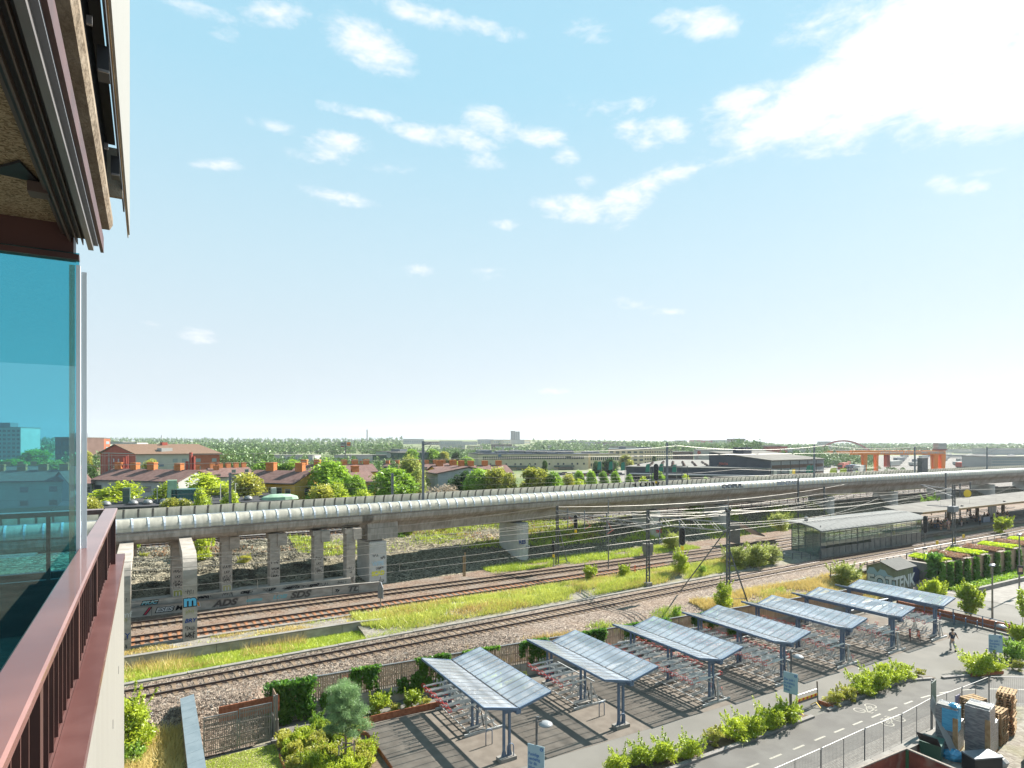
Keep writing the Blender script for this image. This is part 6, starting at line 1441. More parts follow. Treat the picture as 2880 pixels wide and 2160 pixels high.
# ------------------------------------------------------------------ waiting hall, platform, canopy
def hall():
    x0, x1, y0, y1, z0, z1 = 75.8, 101.2, 48.7, 52.9, 1.95, 5.75
    t = thing('waiting_hall', 'long glass waiting hall with curved grey metal roof between the tracks', 'station building', (x0, y0, z0)); Lx, Ly, H = x1-x0, y1-y0, z1-z0
    fr = MB(); gl = MB(); n = 18
    for i in range(n+1):
        x = Lx*i/n; w = .09 if i % 6 == 0 else .045; fr.bar((x, 0, 0), (x, 0, H), w).bar((x, Ly, 0), (x, Ly, H+.2), w)
    for z in (1.55, 2.1, 2.65, 3.2, H): fr.bar((0, 0, z), (Lx, 0, z), .04).bar((0, Ly, z), (Lx, Ly, z), .04)
    for i in range(5):
        y = Ly*i/4; fr.bar((0, y, 0), (0, y, H+.5), .07)
    for k in range(12): fr.bar((0, 0, H*k/12), (0, Ly, H*k/12), .035)
    fr.build('steel_frame', MT['zincdark'], t)
    gl.add([(0,-.01,1.55),(Lx,-.01,1.55),(Lx,-.01,H),(0,-.01,H)],[(0,1,2,3)]).add([(0,Ly,1.0),(Lx,Ly,1.0),(Lx,Ly,H+.2),(0,Ly,H+.2)],[(0,1,2,3)])
    gl.add([(-.01,0,.05),(-.01,Ly,.05),(-.01,Ly,H+.4),(-.01,0,H)],[(0,1,2,3)]); gl.build('glazing', MT['stationglass'], t)
    MB().box(0, Lx, .03, .09, 0, 1.2).box(Lx*.47, Lx, .03, .1, 1.2, 1.75).build('lower_panels', MT['conc_light'], t)
    MB().box(0, Lx, Ly-.1, Ly-.04, 0, 1.0).build('rear_panels', MT['concrete'], t)
    MB().box(0, Lx, -.02, .03, 0, .25).build('plinth', MT['conc_light'], t)
    MB().box(1.2, 3.0, 1.2, 3.2, 0, 3.0).build('lift_shaft', MT['mastgrey'], t)
    m = MB(); sec = [(-.9, H-.05), (.3, H+.38), (Ly*.5, H+.72), (Ly+.2, H+.72), (Ly+.8, H+.62)]; k = 44; Lr = Lx+1.4
    v = []
    for i in range(k+1):
        for a, b in sec: v.append((-1.2+Lr*i/k, a, b+(0.02 if i % 2 else 0)))
    for i in range(k+1):
        for a, b in sec: v.append((-1.2+Lr*i/k, a, b-.16))
    ns = len(sec); f = []
    for i in range(k):
        for j in range(ns-1): a = i*ns+j; f.append((a, a+ns, a+ns+1, a+1)); b = (k+1)*ns+a; f.append((b, b+1, b+ns+1, b+ns))
    m.add(v, f); o = (k+1)*ns
    for i in range(k): m.f += [(i*ns, o+i*ns, o+(i+1)*ns, (i+1)*ns), (i*ns+ns-1, (i+1)*ns+ns-1, o+(i+1)*ns+ns-1, o+i*ns+ns-1)]
    m.f += [(0,)+tuple(range(1, ns))+tuple(o+j for j in range(ns-1, -1, -1)), tuple(k*ns+j for j in range(ns))[::-1]+tuple(o+k*ns+j for j in range(ns))]
    m.build('roof', MT['roofmetal'], t)
    s = MB(); [s.bar((-1.2+Lr*i/44, -.85, H+.0), (-1.2+Lr*i/44, Ly*.5, H+.76), .04) for i in range(1, 44)]; s.build('roof_seams', MT['roofmetal'], t)
    MB().lathe([(.25,0),(.25,.5),(.15,.7)], 10, c=(.8, 2.6, H+.7)).build('vent', MT['zinc'], t)
    r = railing('grey ramp railing in front of the glass end of waiting hall', [(x0-6, y0+1.2), (x0-.3, y0-.3)], 1.0, z0, 3, 1.4, MT['zincdark'], curb=False)
MT['roofmetal'] = mat('roof_sheet', (.13,.133,.13), (.16,.163,.16), 3, .9, .0)
hall()
yP0 = lambda x: yT1(x)+interp(x, [100, 104, 300], [2.55, 2.35, 2.2]); yP1 = lambda x: yT2(x)-1.75
def platform():
    xs = seq(101.6, 240, 6); A = [(x, yP0(x)) for x in xs]; B = [(x, yP1(x)) for x in xs]
    def slab(z0, z1, a, b):
        v = [(x, y+a, z1) for x, y in A]+[(x, y-b, z1) for x, y in B]+[(x, y+a, z0) for x, y in A]+[(x, y-b, z0) for x, y in B]; n = len(A); f = []
        for i in range(n-1): f += [(i, i+1, n+i+1, n+i), (2*n+i, 3*n+i, 3*n+i+1, 2*n+i+1), (i, 2*n+i, 2*n+i+1, i+1), (n+i, n+i+1, 3*n+i+1, 3*n+i)]
        f += [(0, n, 3*n, 2*n), (n-1, 3*n-1, 4*n-1, 2*n-1)]; return MB().add(v, f)
    o = slab(2.72, 3.0, 0, 0).build('platform', MT['asphalt']); struct(o)
    struct(slab(1.9, 2.71, .7, .7).build('platform_base', MT['concrete']))
    e = slab(3.004, 3.012, .0, .0); w = MB()
    for i in range(len(A)-1): (x, y), (x2, y2) = A[i], A[i+1]; w.add([(x, y+.02, 3.01), (x2, y2+.02, 3.01), (x2, y2+.85, 3.01), (x, y+.85, 3.01)], [(0,1,2,3)]); (x, y), (x2, y2) = B[i], B[i+1]; w.add([(x, y-.85, 3.01), (x2, y2-.85, 3.01), (x2, y2-.02, 3.01), (x, y-.02, 3.01)], [(0,1,2,3)])
    struct(w.build('platform_edging', MT['conc_light']))
    st = thing('platform_stairs', 'short dark stairs at the left end of the platform', 'stairs', (101.0, yP0(102)+.3, 1.95)); m = MB()
    for k in range(5): m.box(-1.2+k*.36, .6, 0, 2.2, .05+k*.2, .05+(k+1)*.2-.05)
    m.build('steps', MT['conc_light'], st)
    for y in (0, 2.2): MB().bar((-1.2,y,1.0),(.6,y,2.0),.05).bar((-1.2,y,0),(-1.2,y,1.0),.05).bar((.6,y,1.0),(.6,y,2.0),.05).build('handrail', MT['zinc'], st)
platform()
def canopy():
    xs = seq(102.5, 232, 5.4); t = thing('platform_canopy', 'long flat concrete grey canopy over the waiting people', 'canopy', (102.5, yP0(102.5), 0)); bx, by = 102.5, yP0(102.5)
    ya = lambda x: yP0(x)-.3-by; yb = lambda x: yP1(x)+.5-by; v = []; n = len(xs)
    for x in xs: v += [(x-bx, ya(x), 6.15), (x-bx, ya(x), 6.4), (x-bx, (ya(x)+yb(x))/2, 6.28), (x-bx, yb(x), 6.75), (x-bx, yb(x), 6.5), (x-bx, (ya(x)+yb(x))/2, 6.0)]
    f = []
    for i in range(n-1):
        for j in range(6): a = i*6+j; b = i*6+(j+1) % 6; f.append((a, a+6, b+6, b))
    f += [tuple(range(6)), tuple(range((n-1)*6, n*6))[::-1]]
    MB().add(v, f).build('roof', MT['canopyroof'], t, fix=True)
    m = MB(); k = MB()
    for i in range(n-1): m.bar((xs[i]-bx, ya(xs[i])-.02, 6.26), (xs[i+1]-bx, ya(xs[i+1])-.02, 6.26), .06, .3)
    m.build('fascia', MT['lumber'], t)
    for x in xs[1::2]:
        y = (ya(x)+yb(x))/2; MB().box(x-bx-.22, x-bx+.22, y-.22, y+.22, 3.0, 6.1).build('column', MT['bark'], t)
        MB().bar((x-bx, ya(x)+.3, 6.08), (x-bx, yb(x)-.3, 6.3), .16, .2).build('beam', MT['bark'], t)
    for i in range(3, n, 3): MB().box(xs[i]-bx-.15, xs[i]-bx+.15, ya(xs[i])+1.4, ya(xs[i])+1.7, 6.3, 6.55).build('roof_outlet', MT['dark'], t)
    for x, w in ((118, 1.6), (124, 1.2)):
        s = thing('departure_display', 'dark departure display with amber lines hanging under canopy' if x < 120 else 'second departure display hanging under canopy beside a column', 'display', (x, yP0(x)+2.4, 5.1), 0, 'displays under the canopy'); MB().box(-w/2, w/2, -.1, .1, 0, .6).build('display_case', MT['dark'], s); MB().box(-w/2+.1, -.1, -.105, -.101, .12, .5).build('amber_lines', MT['brick_o'], s)
    s = thing('notice_board', 'grey glass notice board on the platform at right', 'notice board', (133.5, yP0(133)+2.6, 3.0)); MB().box(-1.6, 1.6, -.05, .05, .5, 2.9).build('panel', MT['mastgrey'], s); 
    for q in (-1.1, 0, 1.1): MB().box(q-.42, q+.42, -.07, -.051, 1.0, 2.3).build('poster', MT['white'], s)
    s = thing('platform_bin', 'blue grey low box between the sitting people on the platform', 'bench', (128.5, yP0(128)+1.9, 3.0)); MB().box(-1.3, 1.3, -.4, .4, 0, .9).build('box_body', MT['bluesteel'], s); MB().box(-1.35,1.35,-.45,.45,.9,.98).build('lid', MT['mastgrey'], s)
    for i, (x, l) in enumerate(((108.5, 'dark bench behind the first platform group'), (111.5, 'bench left of the tall mast under sitting person'), (119.5, 'bench mid platform, left one'), (122.3, 'bench mid platform, right one'))):
        s = thing('platform_bench', l, 'bench', (x, yP0(x)+2.3, 3.0), 0, 'benches on the platform'); MB().box(-.9, .9, -.25, .25, .42, .48).build('seat', MT['bark'], s); MB().box(-.9,.9,.22,.28,.5,.95).build('backrest', MT['bark'], s)
        for q in (-.7, .7): MB().box(q-.04, q+.04, -.2, .2, 0, .42).build('leg', MT['dark'], s)
MT['canopyroof'] = mat('canopy_roof', (.11,.104,.095), (.14,.133,.12), .5, .9, contrast2=(.15, (.08,.075,.07), .5, .7, .6))
canopy()
# ------------------------------------------------------------------ shed, planted bed, abutment
def shed():
    t = thing('utility_shed', 'small grey green hut with big silver graffiti on both walls', 'shed', (70.6, 36.6, .35), R(3))
    W_, L_, H = 4.1, 3.1, 2.75
    MB().box(0, W_, 0, L_, 0, H).add([(0,0,H),(0,L_,H),(0,L_/2,H+.62),(W_,0,H),(W_,L_,H),(W_,L_/2,H+.62)],[(0,2,1),(3,4,5),(0,3,5,2),(1,2,5,4)]).build('walls', mat('hut_paint', (.14,.155,.10), (.17,.185,.13), 2, .85), t)
    v = [(-.3,-.3,H-.06),(W_+.3,-.3,H-.06),(W_+.3,L_/2,H+.70),(-.3,L_/2,H+.70),(W_+.3,L_+.3,H-.06),(-.3,L_+.3,H-.06)]; v2 = [(a, b, c+.08) for a, b, c in v]
    MB().add(v+v2, [(0,3,2,1),(3,5,4,2),(6,7,8,9),(9,8,10,11),(0,1,7,6),(4,5,11,10),(1,2,8,7),(2,4,10,8),(0,6,9,3),(3,9,11,5)]).build('roof', mat('hut_roof', (.045,.048,.046), (.07,.072,.07), 2, .8, stretch=(8,1,1)), t)
    GS = MT['silver']; GK = MT['black']
    for body, sz, x, z, rot, y0, sxx in (('TENK', 1.95, W_/2, 1.15, (R(90),0,0), -.02, .95),):
        text('graffiti_outline', body, sz, GK, t, (x+.05, y0-.004, z-.04), rot, .002, 'CENTER', .13, sxx); text('graffiti_fill', body, sz, GS, t, (x, y0-.012, z), rot, .002, 'CENTER', .07, sxx)
    def sidep(pts, name, mt, dx): MB().add([(-dx, L_-a, b) for a, b in pts], [tuple(range(len(pts)))]).build(name, mt, t)
    sidep([(.05,.2),(3.05,.2),(3.05,1.7),(2.7,2.0),(2.3,2.05),(2.0,2.5),(1.5,2.55),(1.2,2.15),(.8,2.65),(.3,2.6),(.05,2.1)], 'graffiti_cloud', MT['signblue'], .006)
    text('graffiti_outline', 'EOT', 1.7, GK, t, (-.010, L_/2, 1.1), (R(90), 0, R(-90)), .002, 'CENTER', .14, .9)
    text('graffiti_fill', 'EOT', 1.7, GS, t, (-.018, L_/2, 1.14), (R(90), 0, R(-90)), .002, 'CENTER', .08, .9)
MT['silver'] = mat('graffiti_silver', (.42,.45,.45), (.50,.52,.52), 3, .5)
shed()
def bed():
    x0, x1 = 79.2, 150
    t = thing('timber_clad_wall', 'curved larch clad retaining wall with ivy columns under the planted slope', 'wall', (x0, 36.2, 0)); m = MB(); x = 0
    MB().box(0, x1-x0, 0.05, .6, 0, 2.9).build('wall_body', MT['woodgrey'], t)
    MB().box(-.4, .3, .05, 5.3, 0, 2.85).build('wall_end', MT['woodgrey'], t)
    while x < 62: m.box(x, x+.09, -.03, .04, .25, 2.95+random.uniform(-.04,.04)); x += .13
    m.build('larch_boards', MT['wood'], t)
    xs = seq(x0+.1, x1, 3); struct(MB().add([(x, y, z) for x in xs for y, z in ((36.5, 2.9), (40.6, 2.5))], [(2*i, 2*i+2, 2*i+3, 2*i+1) for i in range(len(xs)-1)]).build('planting_bed', MT['soil']))
    rng = np.random.default_rng(4)
    k = 0
    for i, x in enumerate(np.arange(80.5, 132, 4.6)):
        red = i % 2 == 1; n = 3600; u = rng.uniform(-.2, 1.1, n); w = rng.uniform(-1.35, 1.35, n); P = np.stack([w+u*2.6, u*4.0, .35+.3*np.cos(w*1.1)*rng.uniform(.2, 1.0, n)-.09*u*4], 1)
        o = mobj('hedge_row', leaf_mesh('hedge_row', P, .10, MT['hedge_red' if red else 'hedge_lime'], rng=rng), None, (x, 36.6, 2.9))
        tag(o, ('reddish brown' if red else 'lime green')+' hedge row on the planted slope, '+['nearest the shed', 'second from shed', 'third from shed', 'fourth from shed', 'fifth from shed', 'sixth from shed', 'seventh from shed', 'eighth from shed', 'ninth from shed', 'tenth from shed', 'eleventh from shed', 'last at the right'][min(i, 11)], 'hedge', 'hedge rows on the planted slope')
    for i, x in enumerate((79.3, 81.2, 83.2, 85.3, 87.7, 90.4, 93.2, 96.2, 99.5)):
        n = 1500; z = rng.uniform(.0, 3.0, n); P = np.stack([rng.normal(0, .24, n)*(1.35-z*.2), -.15-rng.uniform(0, .3, n), z], 1)
        o = mobj('ivy', leaf_mesh('ivy', P, .12, MT['ivy'], rng=rng, up=.1), None, (x, 36.2, 0)); tag(o, 'dark ivy column climbing the timber clad wall, number %s from the shed' % ['one', 'two', 'three', 'four', 'five', 'six', 'seven', 'eight', 'nine'][i], 'climbing plant', 'ivy columns on the timber wall')
    n = 2500; P = np.stack([rng.normal(0, .5, n), rng.normal(0, .3, n), rng.uniform(0, 4.2, n)], 1); tag(mobj('ivy', leaf_mesh('ivy', P, .13, MT['ivy'], rng=rng, up=.1), None, (79.0, 36.6, 0)), 'tall dark ivy pillar at the corner of timber wall and abutment', 'climbing plant')
    P = scatter(79.5, 130, lambda x: 34.0, lambda x: 36.0, 9000, zf=0.05); P[:, 2] += RNG.uniform(0, .35, len(P)); stuff('shrub_border', leaf_mesh('shrub_border', P, .10, MT['leafA']))
    tag(MB().box(0, 60, 0, .35, 0, .5).build('low_stone_wall', MT['conc_light'], loc=(77.5, 33.2, 0), rz=R(-1)), 'low pale stone wall along the light street under the ivy wall', 'wall')
bed()
t = thing('abutment', 'pale concrete abutment wall with slanted coping right of the shed', 'wall', (75.0, 41.0, 0)); MB().box(-2.5, 4.2, 0, .4, 0, 1.95).build('wall_body', MT['conc_light'], t); MB().box(-9, 4.2, -.25, .45, 1.95, 2.15).build('coping', MT['conc_light'], t)
railing('brown post railing above the abutment beside the nearest track', [(65.5, 40.9), (79, 41.2), (84, 41.2)], 1.05, 2.0, 3, 1.5, MT['zincdark'], curb=False, post=.06)
railing('long grey mesh fence posts between siding track and planted slope', [(84, 41.3), (110, 41.6), (150, 43)], 1.5, 2.0, 2, 2.3, MT['zinc'], curb=False, post=.04)
t = thing('blue_portal', 'dark blue gabled shelter opening behind mesh fence right of the shed', 'shelter', (77.2, 38.8, .2)); MB().prism([(-.9,-1),(.9,-1),(.9,1),(-.9,1)], 0, 1.9).add([(-.9,-1,1.9),(.9,-1,1.9),(0,-1,2.5),(-.9,1,1.9),(.9,1,1.9),(0,1,2.5)],[(0,1,2),(3,5,4),(0,2,5,3),(1,4,5,2)]).build('body', mat('navy_paint', (.02,.03,.09), None), t)
def meshfence(name, label, pts, h, z, sp, m, bars=.12, cat='fence', group=None, lean=0):
    b = (pts[0][0], pts[0][1], z); P = [(a-b[0], c-b[1]) for a, c in pts]; t = thing(name, label, cat, b, 0, group)
    for q in resample(P, sp): MB().box(q[0]-.03, q[0]+.03, q[1]-.03, q[1]+.03, 0, h).build('post', m, t)
    w = MB()
    for k in range(int(h/.22)): w.tube([(a, c, .1+k*.22) for a, c in P], .008, 4, cap=False)
    for q in resample(P, bars): w.bar((q[0], q[1], .05), (q[0], q[1], h-.05), .008)
    w.build('mesh', m, t); return t
meshfence('mesh_fence', 'galvanised mesh fence between the graffiti shed and young maple', [(69.5, 35.3), (77.5, 35.9), (79, 37)], 1.5, .3, 2.0, MT['zinc'])
# bridge over the underpass, railings on the upper line
t = thing('railway_bridge', 'concrete side of the upper railway bridge with dark underpass below', 'bridge', (60, 71.6, 0)); MB().box(-2, 19, 0, .6, 4.3, 5.9).box(-2, -.6, 0, 3, 2.4, 4.3).box(17, 19, 0, 3, 2.4, 4.3).build('girder', MT['conc_dark'], t); MB().box(-.6, 17, .7, 1.0, 2.4, 4.3).build('underpass_shadow_wall', MT['conc_dark'], t)
t = thing('railway_bridge', 'beige concrete bridge wall with window like openings behind the glass hall', 'bridge', (92, 70.8, 0)); m = MB().box(0, 40, 0, .5, 4.5, 5.9)
for k in range(6): m.box(k*7.4, k*7.4+3.2, 0, .5, 2.3, 4.5)
m.build('wall_body', MT['conc_light'], t); MB().box(0, 40, 1.8, 2.0, 2.3, 4.5).build('recess_shade_sheet', MT['ivy'], t)  # dark leaf-coloured sheet stands for the shade inside the openings
railing('dark railing along the near edge of the upper railway', [(28, yU(28)-2.4), (47, yU(47)-2.4), (60, yU(60)-2.5), (96, yU(96)-2.5), (150, yU(150)-2.5)], 1.2, 5.7, 3, 2.4, MT['zincdark'], curb=False, post=.06)
railing('dark post railing beyond the upper railway track', [(40, yU(40)+5.6), (70, yU(70)+5.6), (150, yU(150)+5.6)], 1.2, 5.7, 2, 2.6, MT['zincdark'], curb=False, post=.06)
t = thing('stair_roof', 'sloping pale metal stair roof left of the glass hall', 'stair roof', G(2100, 1512, 3.2)); MB().bar((-2.6, 0, 2.6), (2.0, -.6, .3), 2.3, .12).build('sheet_roof', MT['zinc'], t); MB().box(-2.6,-2.4,-.8,.8,-.6,2.5).build('end_wall', MT['zinc'], t)
wall_run('noise_fence', 'slanting grey panel screen beyond the tracks under the viaduct', [(98, 82), (112, 83)], 5.7, 8.0, .1, MT['zinc'], seams=1.2, cat='fence')
yl = thing('round_track_sign', 'yellow round track sign behind the platform canopy', 'sign', D(2719, 118, 3.0)); MB().tube([(0,0,0),(0,0,4.4)], .05, 6).build('post', MT['zincdark'], yl); MB().lathe([(.75,0),(.75,.05)], 20).xf(Matrix.Translation((0,-.1,4.4)) @ Matrix.Rotation(R(-30), 4, 'Z') @ Matrix.Rotation(R(90), 4, 'X')).build('disc', MT['yellow'], yl)
for u, v, l in ((2709, 1509, 'small orange track sign on a post beside the nearest track, right of the mast'), (2680, 1521, 'small orange track sign behind the tall mast legs'), (2635, 1528, 'small orange track sign left of the tall mast')):
    s = thing('track_sign', l, 'sign', G(u, v+14, 2), 0, 'small orange track signs'); MB().tube([(0,0,0),(0,0,1.0)], .03, 6).build('post', MT['zincdark'], s); MB().box(-.35,.35,-.06,-.03,.55,1.1).build('plate', MT['yellow'], s)
# ------------------------------------------------------------------ graffiti, one painted mark per object on its wall or pier
def paint_col(c): return cloth(c)
def gtext(body, size, col, loc, rz, parent, outline=None, sx=1, bold=.02, shear=0):
    if outline: text('graffiti_outline', body, size, paint_col(outline), parent, (loc[0], loc[1], loc[2]-.01), (R(90), 0, rz), .001, 'CENTER', bold+.05, sx, shear=shear)
    o = Vector((math.sin(rz), -math.cos(rz), 0))*.008
    text('graffiti', body, size, paint_col(col), parent, (loc[0]+o.x, loc[1]+o.y, loc[2]), (R(90), 0, rz), .001, 'CENTER', bold, sx, shear=shear)
K, WH, BL, GY, TE, OR, PI_ = (.01,.01,.012), (.4,.4,.4), (.02,.05,.18), (.25,.25,.08), (.15,.33,.36), (.55,.2,.03), (.4,.03,.06)
gtext('BRY', .42, BL, (0, -.51, 1.55), 0, PT2, sx=1, bold=.012, shear=.25); gtext('LKF', .42, K, (0, -.51, .55), 0, PT2, bold=.006); gtext('m', 1.1, (.10,.36,.55), (0, -.51, 3.0), 0, PT2, K, 1.0, .05)
gtext('KY', .55, BL, (.1, -.51, 1.1), 0, PT1, bold=.006); gtext('Smf', .6, WH, (.1, -.51, 2.6), 0, PT1, bold=.006)
gb = gw.location
def ongw(body, size, col, x, z=2.82, **k):
    y = interp(x, [-20, -1.5, 13.5, 17, 19.5], [60.9, 60.4, 59.7, 59.5, 59.1])-.145; gtext(body, size, col, (x-gb.x, y-gb.y, z-gb.z), -.045, gw, shear=.28, **k)
for b_, s_, c_, x_, o_ in (('/', .7, PI_, -.4, K), ('ESES', .5, WH, .9, K), ('M', .55, K, 2.0, None), ('^', .8, OR, 3.3, WH), ('ADS', .75, (.07,.06,.055), 5.6, (.16,.15,.14)), ('onme', .45, TE, 8.0, None), ('LOSI', .45, TE, 10.2, None), ('SDS', .8, (.07,.06,.055), 12.0, (.17,.16,.14)), ('Ty', .3, K, 15.4, None), ('TDS', .7, (.08,.07,.065), 17.2, (.2,.19,.17))):
    ongw(b_, s_, c_, x_, outline=o_, sx=1.3)
pb = pl.location
def onpl(body, size, col, x, z=3.45, **k):
    y = interp(x, [-20, -1.5, 14, 17], [61.6, 61.3, 60.9, 60.8])-.67; gtext(body, size, col, (x-pb.x, y-pb.y, z-pb.z), -.03, pl, shear=.35, **k)
for b_, s_, c_, x_, o_ in (('PIUC', .4, TE, -.2, K), ('eyaro', .36, K, 3.8, None), ('CMZ', .28, K, 7.3, None), ('LKF', .28, K, 9.6, None), ('-anDTx', .33, K, 11.4, None), ('syn0', .36, K, 13.4, None)): onpl(b_, s_, c_, x_, outline=o_, sx=1.3)
pils = [o for o in bpy.data.objects if o.name.startswith('viaduct_pillar')]
for o, (b_, c_, z_) in zip(pils, (('LKF', K, 1.5), ('LKF', K, 1.7), ('LKF', K, 1.7), ('WLM', K, 1.6), ('LKT', K, 1.7), ('rE', K, 1.8))): gtext(b_, .30, c_, (0, -.46, z_), 0, o, bold=.004); gtext('zw', .34, K, (0, -.46, z_-.65), 0, o, bold=.002)
for o, c_ in ((pils[1], GY), (pils[2], (.33,.30,.16))): gtext('m', .9, c_, (0, -.47, .35), 0, o, WH, 1, .04)
gtext('W!PE', .62, (.35,.48,.56), (-.05, -.91, 2.3), 0, pj, sx=.9, bold=.02); gtext('SCAD', .6, (.62,.58,.06), (-.05, -.91, 1.3), 0, pj, sx=.9, bold=.04); gtext('LKFi', .28, K, (.3, -.91, 1.85), 0, pj, bold=.003)
def scrawl(parent, x, y, z, w, h, col, seed, n=5, r=.013):
    q = random.Random(seed); m = MB()
    for k in range(n):
        x0 = x+w*(k/n-.5); p = [(x0+q.uniform(-.05, .9)*w/n*(j/4.)*1.6+q.uniform(-.03, .03), y, z+q.uniform(-.5, .5)*h) for j in range(5)]
        m.tube(spl(p, 4), r, 4, cap=False)
    m.build('graffiti', paint_col(col), parent)
for i, o in enumerate(pils): [scrawl(o, 0, -.455, z_, .7, .35, K, i*7+j) for j, z_ in enumerate((.9, 1.25, 2.2))]
for i in range(9): x_ = 4.2+i*1.7; scrawl(pl, x_-pb.x, interp(x_, [-20,-1.5,14,17], [61.6,61.3,60.9,60.8])-.665-pb.y, 3.42-pb.z, .9, .35, K, i+50)
for i in range(6): scrawl(pj, (-.5, .3, 0, -.3, .5, .1)[i], -.905, (.4, .5, 1.8, 3.2, 2.9, .2)[i], .6, .35, K, i+80)
for P_ in (PT1, PT2): [scrawl(P_, 0, -.505, z_, .6, .4, c_, int(z_*10)) for z_, c_ in ((2.2, GY), (1.0, K), (3.7, K), (.4, K))]
# lettering on the viaduct's barriers: tags on the near panels, large black letters on the far ones
def onvia(body, size, col, u, o, z, mirror=False, sx=1.0, bold=.01, tilt=0):
    x = solve_x(u, o); y = yVN(x)+o; rz = nslope(x)
    ob = text('graffiti', body, size, paint_col(col), VIA, (x-VB[0], y-VB[1], z), (R(90-tilt), 0, rz), .001, 'CENTER', bold, -sx if mirror else sx)
for u, b_ in ((1010, 'WOP'), (1095, 'W'), (1118, 'O'), (1150, 'A'), (1205, 'W'), (1230, 'D')): onvia(b_, .75, (.42,.42,.40), u, -.16, 10.25, bold=.006)
onvia('*VITO F*', 1.05, K, 1818, 6.50, 10.60, True, 1.9, .03, 8)
onvia('OOPUL', .8, (.13,.14,.16), 2060, -.15, 10.28, sx=1.9, bold=.07)
onvia('BENZAK', .8, (.25,.27,.31), 2215, -.15, 10.28, sx=1.9, bold=.05)
for o in [o for o in bpy.data.objects if o.name.startswith('viaduct_pier')]:
    if 'blue and white circle' in o['label']: gtext('RES', .7, BL, (-.5, -2.48, 2.6), 0, o, bold=.02); gtext('oo', .8, WH, (.35, -2.48, 2.0), 0, o, bold=.01, sx=.8)
    if 'white and red' in o['label']: gtext('RD', 1.0, WH, (0, -2.48, 3.0), 0, o, K, 1, .03); gtext('TMC', .6, PI_, (0, -2.48, 1.9), 0, o, bold=.04)
# ------------------------------------------------------------------ the building site corner
CF = [(24.2, 18.15), (28.35, 18.2), (32.3, 18.3), (35.8, 18.25), (39.5, 18.5), (42.9, 18.35), (46.3, 18.3)]
cfn = ['at the bottom edge', 'with small plate, second from left', 'in front of the bicycle symbols', 'in front of slab paving behind the green bin', 'between the sign back and lilac sheet', 'left of the double post']
for i, ((a, b), (c, d)) in enumerate(zip(CF, CF[1:])):
    L_ = math.hypot(c-a, d-b)-.06; t = thing('site_fence_panel', 'temporary mesh fence panel '+cfn[i], 'site fence', (a+.03, b, .02), math.atan2(d-b, c-a), 'temporary fence panels along the cycle road')
    MB().tube([(0,0,0),(0,0,1.9),(.08,0,2.0),(L_-.08,0,2.0),(L_,0,1.9),(L_,0,0)], .019, 6).tube([(0,0,.15),(L_,0,.15)], .02, 6).tube([(L_/2,0,.15),(L_/2,0,2.0)], .018, 6).build('tube_frame', MT['zinc'], t); w = MB()
    for k in range(1, int(L_/.12)): w.bar((k*.12, 0, .15), (k*.12, 0, 2.0), .005)
    for k in range(1, 9): w.bar((0, 0, .15+k*.21), (L_, 0, .15+k*.21), .005)
    w.build('wire_mesh', MT['zinc'], t); MB().box(-.3, .3, -.12, .12, -.02, .1).build('foot_block', MT['conc_light'], t)
t = thing('site_fence_panel', 'temporary mesh fence panel turning toward the right edge', 'site fence', (46.4, 18.3, .02), R(-33), 'temporary fence panels along the cycle road')
MB().tube([(0,0,0),(0,0,1.9),(.08,0,2.0),(3.4,0,2.0),(3.5,0,0)], .024, 6).tube([(0,0,.3),(3.5,0,.3)], .02, 6).build('tube_frame', MT['zinc'], t); w = MB()
for k in range(1, 29): w.bar((k*.12, 0, .15), (k*.12, 0, 2.0), .005)
w.build('wire_mesh', MT['zinc'], t)
strip2('site_ground', [(20, 17.55), (48, 17.6), (60, 10)], [(20, 4), (60, 2)], .018, MT['gravel'])
t = thing('concrete_block_wall', 'low wall of stacked concrete blocks below the site fence', 'wall', (24, 17.5, 0)); m = MB()
for k in range(9):
    for r_ in range(2): m.box(k*1.8+.01+r_*.6, k*1.8+1.78+r_*.6, -.25, .25, r_*.42+.0, r_*.42+.41)
m.build('blocks', MT['slabconc2'] if 'slabconc2' in MT else MT['conc_light'], t)
def sign_back():
    t = thing('road_sign', 'back of a dark green striped rectangular road sign on two poles', 'sign', (38.35, 17.9, 0), R(10)); MB().tube([(0,0,0),(0,0,3.5)], .045, 8).tube([(.1,.05,0),(.1,.05,3.5)], .03, 8).build('pole', MT['zinc'], t)
    m = MB(); [m.box(-.42,.42,-.10,-.07,1.95+k*.22,1.95+k*.22+.2) for k in range(7)]; m.build('sign_back', mat('sign_green', (.05,.085,.07), None, rough=.5), t)
sign_back()
def pallet(mb, x, y, z, rz, L_=1.2, W_=.8):
    M = Matrix.Translation((x, y, z)) @ Matrix.Rotation(rz, 4, 'Z'); m = MB()
    for k in range(5): yy = -W_/2+.05+k*(W_-.1)/4; m.box(-L_/2, L_/2, yy-.055, yy+.055, .118, .140)
    for k in range(3): xx = -L_/2+.07+k*(L_-.14)/2; m.box(xx-.07, xx+.07, -W_/2, W_/2, .098, .118)
    for k in range(3):
        for q in range(3): xx = -L_/2+.07+k*(L_-.14)/2; yy = -W_/2+.05+q*(W_-.1)/2; m.box(xx-.06, xx+.06, yy-.05, yy+.05, .02, .098)
    for q in range(3): yy = -W_/2+.05+q*(W_-.1)/2; m.box(-L_/2, L_/2, yy-.05, yy+.05, 0, .02)
    return mb.merge(m, M)
pm_ = pallet(MB(), 0, 0, 0, 0).mesh('pallet', MT['lumber'])
